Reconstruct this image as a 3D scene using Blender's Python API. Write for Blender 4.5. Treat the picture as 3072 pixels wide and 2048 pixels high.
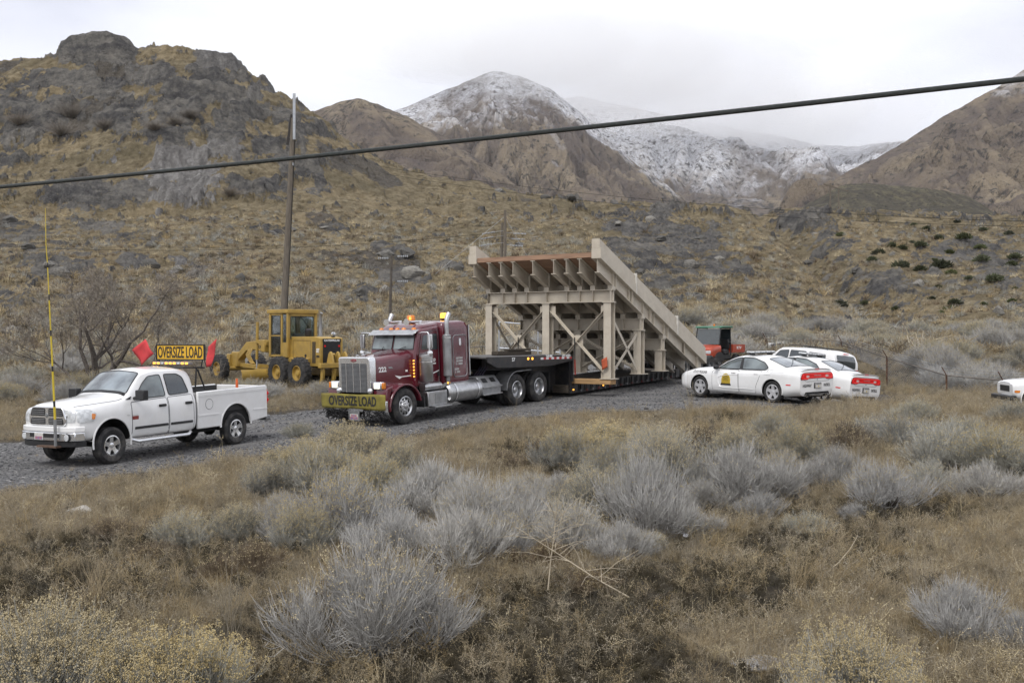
import bpy, bmesh, math, random
import numpy as np
from mathutils import Vector, Matrix
from mathutils.bvhtree import BVHTree

for o in list(bpy.data.objects): bpy.data.objects.remove(o)
scene = bpy.context.scene
C = scene.collection
R = math.radians
# ------------------------------------------------------------------ camera
W_PX, F_PX, HORIZON, CAM_Z = 1024.0, 1083.0, 334.0, 3.0
cam_d = bpy.data.cameras.new('camera'); cam = bpy.data.objects.new('camera', cam_d); C.objects.link(cam)
cam.location = (0, 0, CAM_Z); cam.rotation_euler = (R(90), 0, 0)
cam_d.sensor_width = 36; cam_d.lens = 36*F_PX/W_PX
cam_d.shift_y = -(341.0-HORIZON)/W_PX
cam_d.clip_start = .1; cam_d.clip_end = 20000
scene.camera = cam
# ------------------------------------------------------------------ overcast sky and soft sun
SUN_EL, SUN_AZ = 52, 205      # degrees; azimuth clockwise from +Y
world = bpy.data.worlds.new('World'); scene.world = world; world.use_nodes = True
nt = world.node_tree; nt.nodes.clear()
def N(t, nt_=None, **k):
    n = (nt_ or nt).nodes.new(t)
    for a, b in k.items(): setattr(n, a, b)
    return n
out = N('ShaderNodeOutputWorld'); bg1 = N('ShaderNodeBackground'); bg2 = N('ShaderNodeBackground'); ad = N('ShaderNodeAddShader')
sky = N('ShaderNodeTexSky', sky_type='NISHITA', sun_disc=False)
sky.sun_elevation = R(SUN_EL); sky.sun_rotation = R(SUN_AZ); sky.air_density = 1; sky.dust_density = 5
bg1.inputs['Strength'].default_value = .008      # what little blue comes through the cloud deck
tc = N('ShaderNodeTexCoord'); mp = N('ShaderNodeMapping'); mp.inputs['Scale'].default_value = (1, 1, 2.6)
no = N('ShaderNodeTexNoise'); no.inputs['Scale'].default_value = 2.3; no.inputs['Detail'].default_value = 5; no.inputs['Roughness'].default_value = .5
no.inputs['Distortion'].default_value = .3
cr = N('ShaderNodeValToRGB')
cr.color_ramp.elements[0].position = .30; cr.color_ramp.elements[0].color = (.50, .52, .615, 1)
cr.color_ramp.elements[1].position = .66; cr.color_ramp.elements[1].color = (.87, .88, .90, 1)
e = cr.color_ramp.elements.new(.48); e.color = (.695, .71, .785, 1)
bg2.inputs['Strength'].default_value = 1.0
nt.links.new(tc.outputs['Generated'], mp.inputs['Vector']); nt.links.new(mp.outputs[0], no.inputs['Vector'])
nt.links.new(no.outputs[0], cr.inputs[0]); nt.links.new(cr.outputs[0], bg2.inputs[0])
nt.links.new(sky.outputs[0], bg1.inputs[0]); nt.links.new(bg1.outputs[0], ad.inputs[0]); nt.links.new(bg2.outputs[0], ad.inputs[1])
nt.links.new(ad.outputs[0], out.inputs[0])
sun_d = bpy.data.lights.new('sun', 'SUN'); sun = bpy.data.objects.new('sun', sun_d); C.objects.link(sun)
sun_d.energy = 1.5; sun_d.angle = R(22); sun_d.color = (1, .98, .95)
_az, _el = R(SUN_AZ), R(SUN_EL)
sv = Vector((math.sin(_az)*math.cos(_el), math.cos(_az)*math.cos(_el), math.sin(_el)))
sun.rotation_euler = sv.to_track_quat('Z', 'Y').to_euler()
scene.view_settings.view_transform = 'Standard'; scene.view_settings.look = 'None'
scene.view_settings.exposure = .43; scene.view_settings.gamma = 1; scene.view_settings.use_curve_mapping = False
scene.render.engine = 'CYCLES'; scene.cycles.volume_bounces = 8; scene.cycles.transparent_max_bounces = 8; scene.cycles.max_bounces = 9; scene.cycles.diffuse_bounces = 2; scene.cycles.glossy_bounces = 2; scene.cycles.transmission_bounces = 3
# ------------------------------------------------------------------ helpers
def px_x(px, Y): return (px-512)*Y/F_PX
def px_z(py, Y): return CAM_Z+(HORIZON-py)*Y/F_PX
def px_p(px, py, Y): return Vector((px_x(px, Y), Y, px_z(py, Y)))
MATS = {}
def pm(name, col, rough=.5, metal=0, var=.12, scale=6., bump=0., coat=0., col2=None, spec=.5, emit=None, dirt=None, detail=4, rnd=0, alpha=1, trans=0, bscale=None, stretch=None):
    """procedural Principled: noise tint towards col2 (or darker), optional dirt, bump, per-object random value"""
    if name in MATS: return MATS[name]
    m = bpy.data.materials.new(name); m.use_nodes = True; t = m.node_tree; b = t.nodes['Principled BSDF']
    tc = N('ShaderNodeTexCoord', t); n1 = N('ShaderNodeTexNoise', t); n1.inputs['Scale'].default_value = scale; n1.inputs['Detail'].default_value = detail
    src = tc.outputs['Object']
    if stretch:
        mpn = N('ShaderNodeMapping', t); mpn.inputs['Scale'].default_value = stretch
        t.links.new(src, mpn.inputs[0]); src = mpn.outputs[0]
    t.links.new(src, n1.inputs['Vector'])
    mx = N('ShaderNodeMix', t, data_type='RGBA')
    c2 = col2 or tuple(max(0, c*(1-2.2*var)) for c in col)
    mx.inputs[6].default_value = (*col, 1); mx.inputs[7].default_value = (*c2, 1)
    rp = N('ShaderNodeMapRange', t); rp.inputs[1].default_value = .35; rp.inputs[2].default_value = .68
    t.links.new(n1.outputs[0], rp.inputs[0]); t.links.new(rp.outputs[0], mx.inputs[0])
    last = mx.outputs[2]
    if dirt:                                  # (colour, amount, scale)
        n2 = N('ShaderNodeTexNoise', t); n2.inputs['Scale'].default_value = dirt[2]; n2.inputs['Detail'].default_value = 6; n2.inputs['Roughness'].default_value = .7
        t.links.new(tc.outputs['Object'], n2.inputs['Vector'])
        r2 = N('ShaderNodeMapRange', t); r2.inputs[1].default_value = .45; r2.inputs[2].default_value = .75; r2.inputs[4].default_value = dirt[1]
        t.links.new(n2.outputs[0], r2.inputs[0])
        m2 = N('ShaderNodeMix', t, data_type='RGBA'); m2.inputs[7].default_value = (*dirt[0], 1)
        t.links.new(r2.outputs[0], m2.inputs[0]); t.links.new(last, m2.inputs[6]); last = m2.outputs[2]
    if rnd:
        oi = N('ShaderNodeObjectInfo', t); hs = N('ShaderNodeHueSaturation', t)
        r3 = N('ShaderNodeMapRange', t); r3.inputs[3].default_value = 1-rnd; r3.inputs[4].default_value = 1+rnd
        t.links.new(oi.outputs['Random'], r3.inputs[0]); t.links.new(r3.outputs[0], hs.inputs['Value'])
        t.links.new(last, hs.inputs['Color']); last = hs.outputs[0]
    t.links.new(last, b.inputs['Base Color'])
    b.inputs['Roughness'].default_value = rough; b.inputs['Metallic'].default_value = metal
    b.inputs['Specular IOR Level'].default_value = spec; b.inputs['Coat Weight'].default_value = coat; b.inputs['Coat Roughness'].default_value = .05
    if trans: b.inputs['Transmission Weight'].default_value = trans
    if alpha < 1: b.inputs['Alpha'].default_value = alpha
    if bump:
        bp = N('ShaderNodeBump', t); bp.inputs['Strength'].default_value = bump; bp.inputs['Distance'].default_value = .02
        n3 = N('ShaderNodeTexNoise', t); n3.inputs['Scale'].default_value = bscale or scale*4; n3.inputs['Detail'].default_value = 5
        t.links.new(src, n3.inputs['Vector']); t.links.new(n3.outputs[0], bp.inputs['Height']); t.links.new(bp.outputs[0], b.inputs['Normal'])
    if emit: b.inputs['Emission Color'].default_value = (*emit[0], 1); b.inputs['Emission Strength'].default_value = emit[1]
    MATS[name] = m; return m
def link(o, parent=None):
    C.objects.link(o)
    if parent is not None: o.parent = parent
    return o
def tag(o, label=None, cat=None, group=None, kind=None):
    if label: o['label'] = label
    if cat: o['category'] = cat
    if group: o['group'] = group
    if kind: o['kind'] = kind
    return o
def thing(name, label, cat, mw=None, group=None):
    o = bpy.data.objects.new(name, None); o.empty_display_size = .2; link(o)
    if mw is not None: o.matrix_world = mw
    return tag(o, label, cat, group)
def frame(x, y, z, hx, hy, slope=0, roll=0):
    """matrix: local x = heading (hx,hy) pitched up by slope, y = left, z = up"""
    f = Vector((hx, hy, 0)).normalized(); f = (f+Vector((0, 0, slope))).normalized()
    l = Vector((0, 0, 1)).cross(f).normalized(); l = (l+Vector((0, 0, roll))).normalized(); u = f.cross(l).normalized(); l = u.cross(f)
    m = Matrix.Identity(4)
    for i in range(3): m[i][0], m[i][1], m[i][2] = f[i], l[i], u[i]
    m.translation = (x, y, z); return m
def landmark(px):
    for lim, w in ((75, 'the striped escort pole'), (190, 'the bare tree'), (335, 'the motor grader'), (465, 'the maroon tractor'), (660, 'the steel ramp'), (745, 'the orange buggy'), (835, 'the police sedans'), (965, 'the rusty fence posts')):
        if px < lim: return w
    return 'the white compact pickup'
class MB:
    def __init__(s): s.v, s.f = [], []
    def add(s, v, f):
        b = len(s.v); s.v += [tuple(p) for p in v]; s.f += [tuple(i+b for i in q) for q in f]; return s
    def box(s, x0, x1, y0, y1, z0, z1):
        return s.add([(x, y, z) for x in (x0, x1) for y in (y0, y1) for z in (z0, z1)],
                     [(0, 1, 3, 2), (4, 6, 7, 5), (0, 4, 5, 1), (2, 3, 7, 6), (0, 2, 6, 4), (1, 5, 7, 3)])
    def cyl(s, p0, p1, r0, r1=None, n=12): return s.tube([p0, p1], [r0, r0 if r1 is None else r1], n)
    def tube(s, pts, rs, n=6, cap=True):
        pts = [Vector(p) for p in pts]; rs = rs if hasattr(rs, '__len__') else [rs]*len(pts)
        V = []; ref = None
        for i, p in enumerate(pts):
            d = (pts[min(i+1, len(pts)-1)]-pts[max(i-1, 0)])
            d = d.normalized() if d.length > 1e-9 else Vector((0, 0, 1))
            if ref is None: ref = Vector((0, 0, 1)) if abs(d.z) < .9 else Vector((1, 0, 0))
            a = ref.cross(d).normalized() if ref.cross(d).length > 1e-6 else Vector((1, 0, 0)); b = d.cross(a); ref = b if abs(d.dot(b)) < .9 else ref
            ref = d.cross(a)
            for k in range(n):
                t = 2*math.pi*k/n; V.append(p+(a*math.cos(t)+b*math.sin(t))*rs[i])
        F = [(i*n+k, i*n+(k+1) % n, (i+1)*n+(k+1) % n, (i+1)*n+k) for i in range(len(pts)-1) for k in range(n)]
        if cap: F += [tuple(range(n-1, -1, -1)), tuple(range((len(pts)-1)*n, len(pts)*n))]
        return s.add(V, F)
    def bar(s, p0, p1, w, h, up=(0, 0, 1)):
        """rectangular bar of width w (sideways) and height h from p0 to p1"""
        p0, p1 = Vector(p0), Vector(p1); d = (p1-p0).normalized(); a = d.cross(Vector(up))
        a = a.normalized() if a.length > 1e-6 else Vector((1, 0, 0)); b = a.cross(d)
        V = [p+a*sx*w/2+b*sz*h/2 for p in (p0, p1) for sx in (-1, 1) for sz in (-1, 1)]
        return s.add(V, [(0, 1, 3, 2), (4, 6, 7, 5), (0, 4, 5, 1), (2, 3, 7, 6), (0, 2, 6, 4), (1, 5, 7, 3)])
    def lathe(s, prof, n=24, c=(0, 0, 0), axis='y', closed=True):
        """prof: list of (radius, along-axis)"""
        V = []
        for r, a in prof:
            for k in range(n):
                t = 2*math.pi*k/n; u, w = r*math.cos(t), r*math.sin(t)
                V.append((c[0]+u, c[1]+a, c[2]+w) if axis == 'y' else (c[0]+u, c[1]+w, c[2]+a) if axis == 'z' else (c[0]+a, c[1]+u, c[2]+w))
        m = len(prof); F = [(i*n+k, i*n+(k+1) % n, (i+1)*n+(k+1) % n, (i+1)*n+k) for i in range(m-1) for k in range(n)]
        if closed: F += [tuple(range(n)), tuple(range((m-1)*n, m*n))]
        return s.add(V, F)
    def prism(s, poly, axis, a, b):
        """extrude a 2D polygon along axis from a to b; poly in the two other axes (x,z | x,y | y,z)"""
        def P(q, t): return (q[0], t, q[1]) if axis == 'y' else (q[0], q[1], t) if axis == 'z' else (t, q[0], q[1])
        n = len(poly); V = [P(q, a) for q in poly]+[P(q, b) for q in poly]
        return s.add(V, [tuple(range(n)), tuple(range(2*n-1, n-1, -1))]+[(i, (i+1) % n, n+(i+1) % n, n+i) for i in range(n)])
    def mesh(s, name, fix=True):
        me = bpy.data.meshes.new(name); me.from_pydata(s.v, [], s.f); me.update()
        if fix:
            bm = bmesh.new(); bm.from_mesh(me); bmesh.ops.recalc_face_normals(bm, faces=bm.faces); bm.to_mesh(me); bm.free()
        return me
    def build(s, name, mat, parent=None, smooth=True, bevel=0, angle=38, fix=True, segs=2):
        return obj(name, s.mesh(name, fix), mat, parent, smooth, bevel, angle, segs)
def obj(name, me, mat, parent=None, smooth=True, bevel=0, angle=38, segs=2):
    if mat is not None and not me.materials: me.materials.append(mat)
    o = bpy.data.objects.new(name, me); link(o, parent)
    if smooth:
        me.shade_smooth()
        try: me.set_sharp_from_angle(angle=R(angle))
        except Exception: pass
    if bevel:
        md = o.modifiers.new('bevel', 'BEVEL'); md.width = bevel; md.segments = segs; md.limit_method = 'ANGLE'; md.angle_limit = R(40); md.harden_normals = False
    return o
def children(o): return [c for c in ALLCH.get(o.name, [])]
def copy_tree(o, kids, parent=None):
    c = o.copy(); link(c)
    if parent is not None: c.parent = parent
    for k in kids.get(o.name, ()): copy_tree(k, kids, c)
    return c
def kidmap():
    km = {}
    for o in C.objects:
        if o.parent: km.setdefault(o.parent.name, []).append(o)
    return km
_tcache = {}
def text_mesh(body, size, extrude=.003, bold=0., shear=0., spacing=1.):
    key = (body, size, extrude, bold, shear, spacing)
    if key in _tcache: return _tcache[key].copy()
    cu = bpy.data.curves.new('lettering', 'FONT'); cu.body = body; cu.size = size; cu.extrude = extrude; cu.offset = bold; cu.shear = shear
    cu.space_character = spacing; cu.align_x = 'CENTER'; cu.align_y = 'CENTER'; cu.resolution_u = 3
    o = bpy.data.objects.new('lettering', cu); C.objects.link(o)
    dg = bpy.context.evaluated_depsgraph_get(); me = bpy.data.meshes.new_from_object(o.evaluated_get(dg))
    bpy.data.objects.remove(o); _tcache[key] = me
    return me.copy()
def lettering(body, size, mat, parent, m, name='lettering', width=None, **k):
    """text in its own plane: local x to the reader's right, y up; m places it in the parent's frame"""
    me = text_mesh(body, size, **k)
    if width:
        xs = [v.co.x for v in me.vertices]; sc = width/(max(xs)-min(xs)); me.transform(Matrix.Diagonal((sc, 1, 1, 1)))
    me.transform(m); me.materials.clear(); me.materials.append(mat)
    return obj(name, me, mat, parent, smooth=False)
def basis(o, right, up):
    r, u = Vector(right).normalized(), Vector(up).normalized(); n = r.cross(u).normalized(); u = n.cross(r)
    m = Matrix.Identity(4)
    for i in range(3): m[i][0], m[i][1], m[i][2] = r[i], u[i], n[i]
    m.translation = o; return m
# numpy gradient noise -------------------------------------------------
_rs = np.random.RandomState(7); _perm = np.tile(_rs.permutation(256), 3); _ga = _rs.rand(256)*2*np.pi; _gx, _gy = np.cos(_ga), np.sin(_ga)
def pn(x, y, seed=0):
    x = np.asarray(x, float)+seed*17.31; y = np.asarray(y, float)-seed*9.77
    xi = np.floor(x).astype(int); yi = np.floor(y).astype(int); xf, yf = x-xi, y-yi; xi &= 255; yi &= 255
    u, v = xf*xf*xf*(xf*(xf*6-15)+10), yf*yf*yf*(yf*(yf*6-15)+10)
    def g(ix, iy, dx, dy):
        h = _perm[_perm[ix & 255]+(iy & 255)]; return _gx[h]*dx+_gy[h]*dy
    a, b, c, d = g(xi, yi, xf, yf), g(xi+1, yi, xf-1, yf), g(xi, yi+1, xf, yf-1), g(xi+1, yi+1, xf-1, yf-1)
    return (a+u*(b-a)+v*((c+u*(d-c))-(a+u*(b-a))))*1.4
def fbm(x, y, o=5, gain=.5, seed=0):
    s, a, f = 0, 1., 1.
    for i in range(o): s = s+a*pn(np.asarray(x)*f, np.asarray(y)*f, seed+i); a *= gain; f *= 2.03
    return s
def ridged(x, y, o=5, gain=.5, seed=0):
    s, a, f = 0, 1., 1.
    for i in range(o): s = s+a*(1-2*np.abs(pn(np.asarray(x)*f, np.asarray(y)*f, seed+i))); a *= gain; f *= 2.07
    return s
def sst(a, b, x): t = np.clip((np.asarray(x, float)-a)/(b-a), 0, 1); return t*t*(3-2*t)
# ================================================================== terrain
def softplus(t, k): return k*np.logaddexp(0, np.asarray(t, float)/k)
def near_z(x, y):
    t = .032*(np.asarray(x, float)+8.2)+.033*(np.asarray(y, float)-26.5)
    z = .02+softplus(t, .08); z = z-softplus(z-1.12, .1)
    return z-.6*sst(8.3, 13.5, x)*sst(28, 36, y)
HX = [-420, 0, 150, 300, 420, 520, 620, 720, 820, 920, 1024, 1440]
HY = [58, 68, 80, 95, 115, 140, 165, 190]
HT = [[369, 350, 324, 294, 264, 240, 221, 213], [369, 350, 324, 292, 262, 238, 220, 213], [368, 349, 323, 292, 260, 236, 221, 213],
      [367, 348, 323, 293, 263, 238, 221, 212], [365, 347, 325, 298, 267, 240, 222, 211], [363, 347, 326, 301, 270, 242, 221, 210],
      [361, 346, 327, 303, 271, 242, 222, 209], [357, 343, 328, 308, 278, 247, 223, 209], [354, 341, 329.5, 314, 288, 256, 229, 213],
      [353, 340, 330, 318, 297, 264, 234, 217], [353, 340, 330, 317, 293, 261, 235, 219], [353, 340, 330, 317, 293, 261, 235, 219]]
SKX = [-420, -200, 0, 25, 56, 100, 143, 150, 163, 190, 215, 235, 255, 268, 275, 300, 313, 330, 345, 360, 378, 397, 418, 456, 495, 521, 571, 612, 666, 693, 733, 761, 785, 809, 841, 1024, 1440]
SKY = [86, 66, 58.5, 57, 55, 52, 48, 43, 42, 46, 55, 62, 74, 83, 89, 102, 110, 124, 136, 146, 155, 163, 172, 180, 186, 191, 197, 200.5, 203, 204, 205.5, 211, 208.5, 208, 210, 214, 214]
KNX = [55, 57, 60, 66, 75, 92, 112, 120, 128, 138, 145]; KNY = [55, 50, 42, 41, 39.5, 36, 37, 40, 42, 47, 48]
def bilerp(px, Y):
    cols = np.stack([np.interp(Y, HY, r) for r in HT], -1)           # (...,12)
    px = np.clip(px, HX[0], HX[-1]-1e-3); i = np.clip(np.searchsorted(HX, px, side='right')-1, 0, len(HX)-2)
    hx = np.array(HX, float); t = (px-hx[i])/(hx[i+1]-hx[i]); t = t*t*(3-2*t)
    a = np.take_along_axis(cols, i[..., None], -1)[..., 0]; b = np.take_along_axis(cols, (i+1)[..., None], -1)[..., 0]
    return a+(b-a)*t
# rock outcrops on the hills: photo x, photo y, half width, half height, strength, tone (0 dark slate .. 1 pale grey)
OUT = [(205, 88, 42, 20, 1.2, .1), (180, 100, 26, 22, 1.2, .25), (250, 108, 30, 14, .9, .2), (150, 75, 36, 14, .8, .35), (100, 46, 46, 14, 1.3, .3), (225, 62, 40, 12, .9, .55), (265, 88, 24, 10, .9, .5),
       (190, 165, 36, 24, 1.15, .9), (225, 150, 22, 12, .9, .6), (175, 190, 30, 16, 1.1, .95), (85, 193, 40, 14, 1.2, .3), (130, 190, 26, 10, .9, .35),
       (225, 130, 30, 12, .9, .05), (165, 130, 24, 16, .8, .1), (120, 115, 50, 22, .7, .1), (30, 110, 46, 36, .8, .2), (20, 150, 30, 20, .7, .15), (95, 90, 40, 12, .7, .3), (60, 75, 60, 10, .8, .2),
       (290, 112, 22, 10, .9, .3), (315, 128, 26, 8, .9, .3), (275, 145, 36, 14, .8, .1), (300, 165, 30, 14, .75, .2), (345, 150, 16, 6, .6, .3),
       (255, 182, 34, 12, .85, .05), (310, 190, 22, 9, .7, .1), (30, 230, 40, 12, .9, .2), (100, 228, 26, 7, .9, .15), (270, 228, 30, 6, .7, .1), (330, 226, 34, 5, .8, .15), (60, 262, 50, 16, .85, .25),
       (130, 258, 22, 12, .9, .45), (178, 262, 14, 9, .9, .6), (200, 272, 12, 9, 1, .2), (130, 238, 30, 8, .7, .2), (20, 300, 30, 14, .8, .1), (15, 335, 30, 12, .7, .05), (70, 300, 26, 12, .6, .2),
       (390, 250, 28, 8, .9, .3), (398, 275, 26, 12, 1, .35), (365, 285, 12, 8, .7, .2), (455, 262, 16, 6, .8, .2), (430, 278, 10, 7, .7, .2),
       (640, 225, 34, 13, .9, .4), (690, 240, 40, 14, 1.1, .35), (640, 245, 40, 12, 1.0, .25), (715, 262, 34, 14, .9, .3), (670, 272, 34, 16, .8, .2), (610, 258, 20, 18, .7, .2), (665, 212, 16, 5, .8, .4),
       (800, 222, 30, 9, .9, .3), (840, 240, 22, 10, .8, .15), (815, 250, 16, 7, .6, .1), (880, 282, 36, 16, .8, .2), (960, 248, 50, 18, .8, .35), (1000, 270, 40, 20, .8, .3), (930, 268, 30, 14, .7, .2),
       (970, 300, 50, 12, .6, .2), (850, 262, 24, 10, .5, .2), (690, 300, 40, 16, .55, .25), (840, 322, 60, 6, .7, .1), (760, 290, 24, 8, .5, .2)]
def hill_all(px, Y, detail=True):
    """height and masks of the hillside; px/Y fix the place on the ground (X = (px-512)*Y/F)"""
    px = np.asarray(px, float); Y = np.asarray(Y, float); X = (px-512)*Y/F_PX
    y0 = bilerp(px, Y); sky_y = np.interp(px, SKX, SKY); kn = np.interp(px, KNX, KNY, left=999, right=999)
    y190 = bilerp(px, np.full_like(Y, 190.))
    t = np.clip((Y-178)/72, 0, 1); base178 = bilerp(px, np.minimum(Y, 178.))
    ridge = base178+(sky_y-base178)*(t**.92)
    kt = sst(.88, .93, t); ridge = np.where(kn < 900, ridge+(np.minimum(kn, sky_y)-sky_y)*kt, ridge)
    y = np.where(Y < 178, y0, ridge); y = y+np.clip(Y-250, 0, 1e9)*.14
    z = CAM_Z+(HORIZON-y)*Y/F_PX
    # gully on the right that runs down to the flat
    gx = np.interp(Y, [88, 100, 120, 150, 190, 250], [935, 905, 862, 815, 775, 757])
    gd = np.interp(Y, [86, 100, 150, 220, 260], [0, 3.2, 5.5, 3.5, 0.5]); gw = np.interp(Y, [90, 250], [40, 17])
    q = (px-gx)/gw; z = z-gd*np.exp(-np.abs(q)**1.4)
    # spurs and hollows
    amp = sst(62, 100, Y)
    z = z+amp*(fbm(X/30, Y/30, 4, .5, 3)*1.5)*np.where(Y > 235, .4, 1)
    # masks
    wob = fbm(X/9, Y/9, 4, .55, 11)*6; wob2 = fbm(X/9, Y/9, 4, .55, 12)*5
    rk = np.zeros_like(z); tn = np.zeros_like(z)
    yy = HORIZON-(z-CAM_Z)*F_PX/Y
    for (ox, oy, w, h, s, tone) in OUT:
        e = s*np.exp(-(np.abs((px+wob-ox)/w)**2.6+np.abs((yy+wob2-oy)/h)**2.6)*.9)
        tn = np.where(e > rk, tone, tn); rk = np.maximum(rk, e)
    nz = fbm(X/5, Y/5, 5, .6, 21)
    nf = fbm(X/2.2, Y/2.2, 4, .65, 22)
    m = sst(.32, .66, rk*np.where(Y > 170, .98, .80)+.38*nz+.26*nf)*sst(60, 75, Y)
    scat = sst(.55, .8, fbm(X/3.2, Y/3.2, 4, .65, 31)+.25*fbm(X/40, Y/40, 2, .5, 5))*sst(66, 80, Y)*.8
    scat = np.where((px > 800), np.maximum(scat, .6*sst(.25, .8, fbm(X/3.2, Y/3.2, 4, .65, 31)+.35*sst(205, 300, yy))*sst(86, 95, Y)), scat)
    m = np.maximum(m, scat)
    gold = sst(-.1, .6, fbm(X/14, Y/22, 4, .55, 41))
    scree = sst(.15, .6, fbm(X/18+.3*Y/18, Y/34, 3, .5, 51)-.05)*sst(85, 110, Y)*np.where(px < 420, 1, .55)
    if detail:
        big = sst(150, 200, Y)
        hgt = 1.6+3.6*big
        zt = z/hgt+.25*fbm(X/16, Y/16, 3, .5, 61); fl = np.floor(zt); fr = zt-fl
        ter = (fl+sst(.45, .95, fr)-zt)*hgt
        rough = ridged(X/(3.4+6*big), Y/(3.4+6*big), 5, .46, 71)-.6
        z = z+m*(ter*(.55+.45*big)+rough*(.40+1.3*big)*np.where(Y > 236, .55, 1))
        gul = ridged(X/9+.4*fbm(X/20, Y/20, 3, .5, 62), Y/34, 4, .5, 63); z = z-amp*(1-m)*.55*np.clip(gul-.2, 0, 2)*(1+.6*big)
        z = z+amp*(fbm(X/2.3, Y/2.3, 4, .6, 81)*.12+ridged(X/7, Y/7, 3, .5, 91)*.12*(1+big))
    return X, z, m, tn, gold, scree
def ground_z(x, y):
    """final height of the walkable ground (also low hillside)"""
    x = np.atleast_1d(np.asarray(x, float)); y = np.atleast_1d(np.asarray(y, float))
    zn = near_z(x, y); b = sst(46, 60, y)
    if np.any(b > 0):
        yc = np.maximum(y, 58.); px = 512+x*F_PX/y
        zh = hill_all(px, yc)[1]
        z58 = zh
        zn = zn*(1-b)+z58*b
    zn = zn+bumps(x, y)
    return zn
ROAD_NEAR = [(-60, 497), (0, 490), (52, 484), (130, 474), (200, 464), (262, 455), (330, 447), (400, 437), (470, 424), (540, 416), (600, 411), (690, 409), (780, 408), (850, 404), (880, 400)]
ROAD_FAR = [(885, 395), (850, 393), (810, 391), (760, 384), (700, 373), (620, 368), (540, 371), (470, 380), (400, 393), (330, 408), (270, 414), (180, 424), (60, 437), (10, 442), (-60, 446)]
def ray_ground(px, py, zfun=near_z):
    lo, hi = 4., 58.
    for _ in range(40):
        m = (lo+hi)/2
        if px_z(py, m) > float(zfun(px_x(px, m), m)): lo = m
        else: hi = m
    return px_x(px, lo), lo
ROAD = [ray_ground(*p) for p in ROAD_NEAR+ROAD_FAR]
_ra = np.array(ROAD)
def road_dist(x, y):
    """signed distance to the gravel outline: > 0 inside"""
    x = np.asarray(x, float); y = np.asarray(y, float); best = np.full(x.shape, 1e9); ins = np.zeros(x.shape, bool); n = len(_ra)
    for i in range(n):
        ax, ay = _ra[i]; bx, by = _ra[(i+1) % n]; dx, dy = bx-ax, by-ay
        t = np.clip(((x-ax)*dx+(y-ay)*dy)/(dx*dx+dy*dy), 0, 1); best = np.minimum(best, np.hypot(x-ax-t*dx, y-ay-t*dy))
        c = (ay > y) != (by > y); xi = ax+(y-ay)*dx/(dy if abs(dy) > 1e-9 else 1e-9); ins ^= c & (x < xi)
    return np.where(ins, best, -best)
def bumps(x, y):
    d = sst(0.2, 1.6, -road_dist(x, y))
    return d*(.10*fbm(x/2.6, y/2.6, 3, .5, 101)+.05*fbm(x/.6, y/.6, 3, .5, 111))+.012*fbm(np.asarray(x)/.9, np.asarray(y)/.9, 3, .5, 121)*(1-d)
def build_terrain():
    pxs = np.concatenate([np.arange(-420, -60, 6.), np.arange(-60, 1084, 1.3), np.arange(1084, 1441, 6.)])
    ys = np.concatenate([np.geomspace(2.5, 30, 130)[:-1], np.linspace(30, 58, 110)[:-1], np.linspace(58, 178, 300)[:-1], np.linspace(178, 256, 210)[:-1], np.linspace(256, 330, 20)])
    P, Y = np.meshgrid(pxs, ys); X, z, m, tn, gold, scree = hill_all(P, np.maximum(Y, 58.))
    X = (P-512)*Y/F_PX
    near = Y < 60.5
    zn = near_z(X, Y); b = sst(46, 60, Y); z = np.where(near, zn*(1-b)+z*b, z)
    bm_ = np.zeros_like(z); k = Y < 64; bm_[k] = bumps(X[k], Y[k]); z = z+bm_
    m = m*b
    ny, nx = z.shape; split = int(np.searchsorted(ys, 57.9))
    def patch(name, r0, r1, mat):
        sl = slice(r0, r1+1); V = np.stack([X[sl], Y[sl], z[sl]], -1).reshape(-1, 3); h = r1-r0+1
        ii = np.arange(h*nx).reshape(h, nx); F = np.stack([ii[:-1, :-1], ii[:-1, 1:], ii[1:, 1:], ii[1:, :-1]], -1).reshape(-1, 4)
        me = bpy.data.meshes.new(name); me.vertices.add(len(V)); me.vertices.foreach_set('co', V.ravel().astype(np.float32))
        me.loops.add(F.size); me.loops.foreach_set('vertex_index', F.ravel().astype(np.int32)); me.polygons.add(len(F))
        me.polygons.foreach_set('loop_start', np.arange(0, F.size, 4, dtype=np.int32)); me.polygons.foreach_set('loop_total', np.full(len(F), 4, np.int32))
        me.update(calc_edges=True)
        for nm, ar in (('rock', m), ('tone', tn), ('gold', gold), ('scree', scree), ('road', None)):
            if ar is None:
                ar = np.full_like(z, -5.); kk = Y < 60; ar[kk] = road_dist(X[kk], Y[kk])
            at = me.attributes.new(nm, 'FLOAT', 'POINT'); at.data.foreach_set('value', ar[sl].ravel().astype(np.float32))
        return tag(obj(name, me, mat, smooth=True, angle=180), kind='structure')
    patch('ground', 0, split, ground_mat()); patch('hillside', split, ny-1, hill_mat())
def att(t, n): a = N('ShaderNodeAttribute', t); a.attribute_name = n; return a.outputs['Fac']
def noise_n(t, src, scale, detail=5, rough=.6, stretch=None, dist=0):
    if stretch:
        mpn = N('ShaderNodeMapping', t); mpn.inputs['Scale'].default_value = stretch; t.links.new(src, mpn.inputs[0]); src = mpn.outputs[0]
    n = N('ShaderNodeTexNoise', t); n.inputs['Scale'].default_value = scale; n.inputs['Detail'].default_value = detail; n.inputs['Roughness'].default_value = rough; n.inputs['Distortion'].default_value = dist
    t.links.new(src, n.inputs['Vector']); return n.outputs[0]
def ramp_n(t, src, stops):
    r = N('ShaderNodeValToRGB', t); e = r.color_ramp.elements
    while len(e) < len(stops): e.new(.5)
    for q, (p, c) in zip(e, stops): q.position = p; q.color = (*c, 1)
    t.links.new(src, r.inputs[0]); return r.outputs[0]
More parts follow.
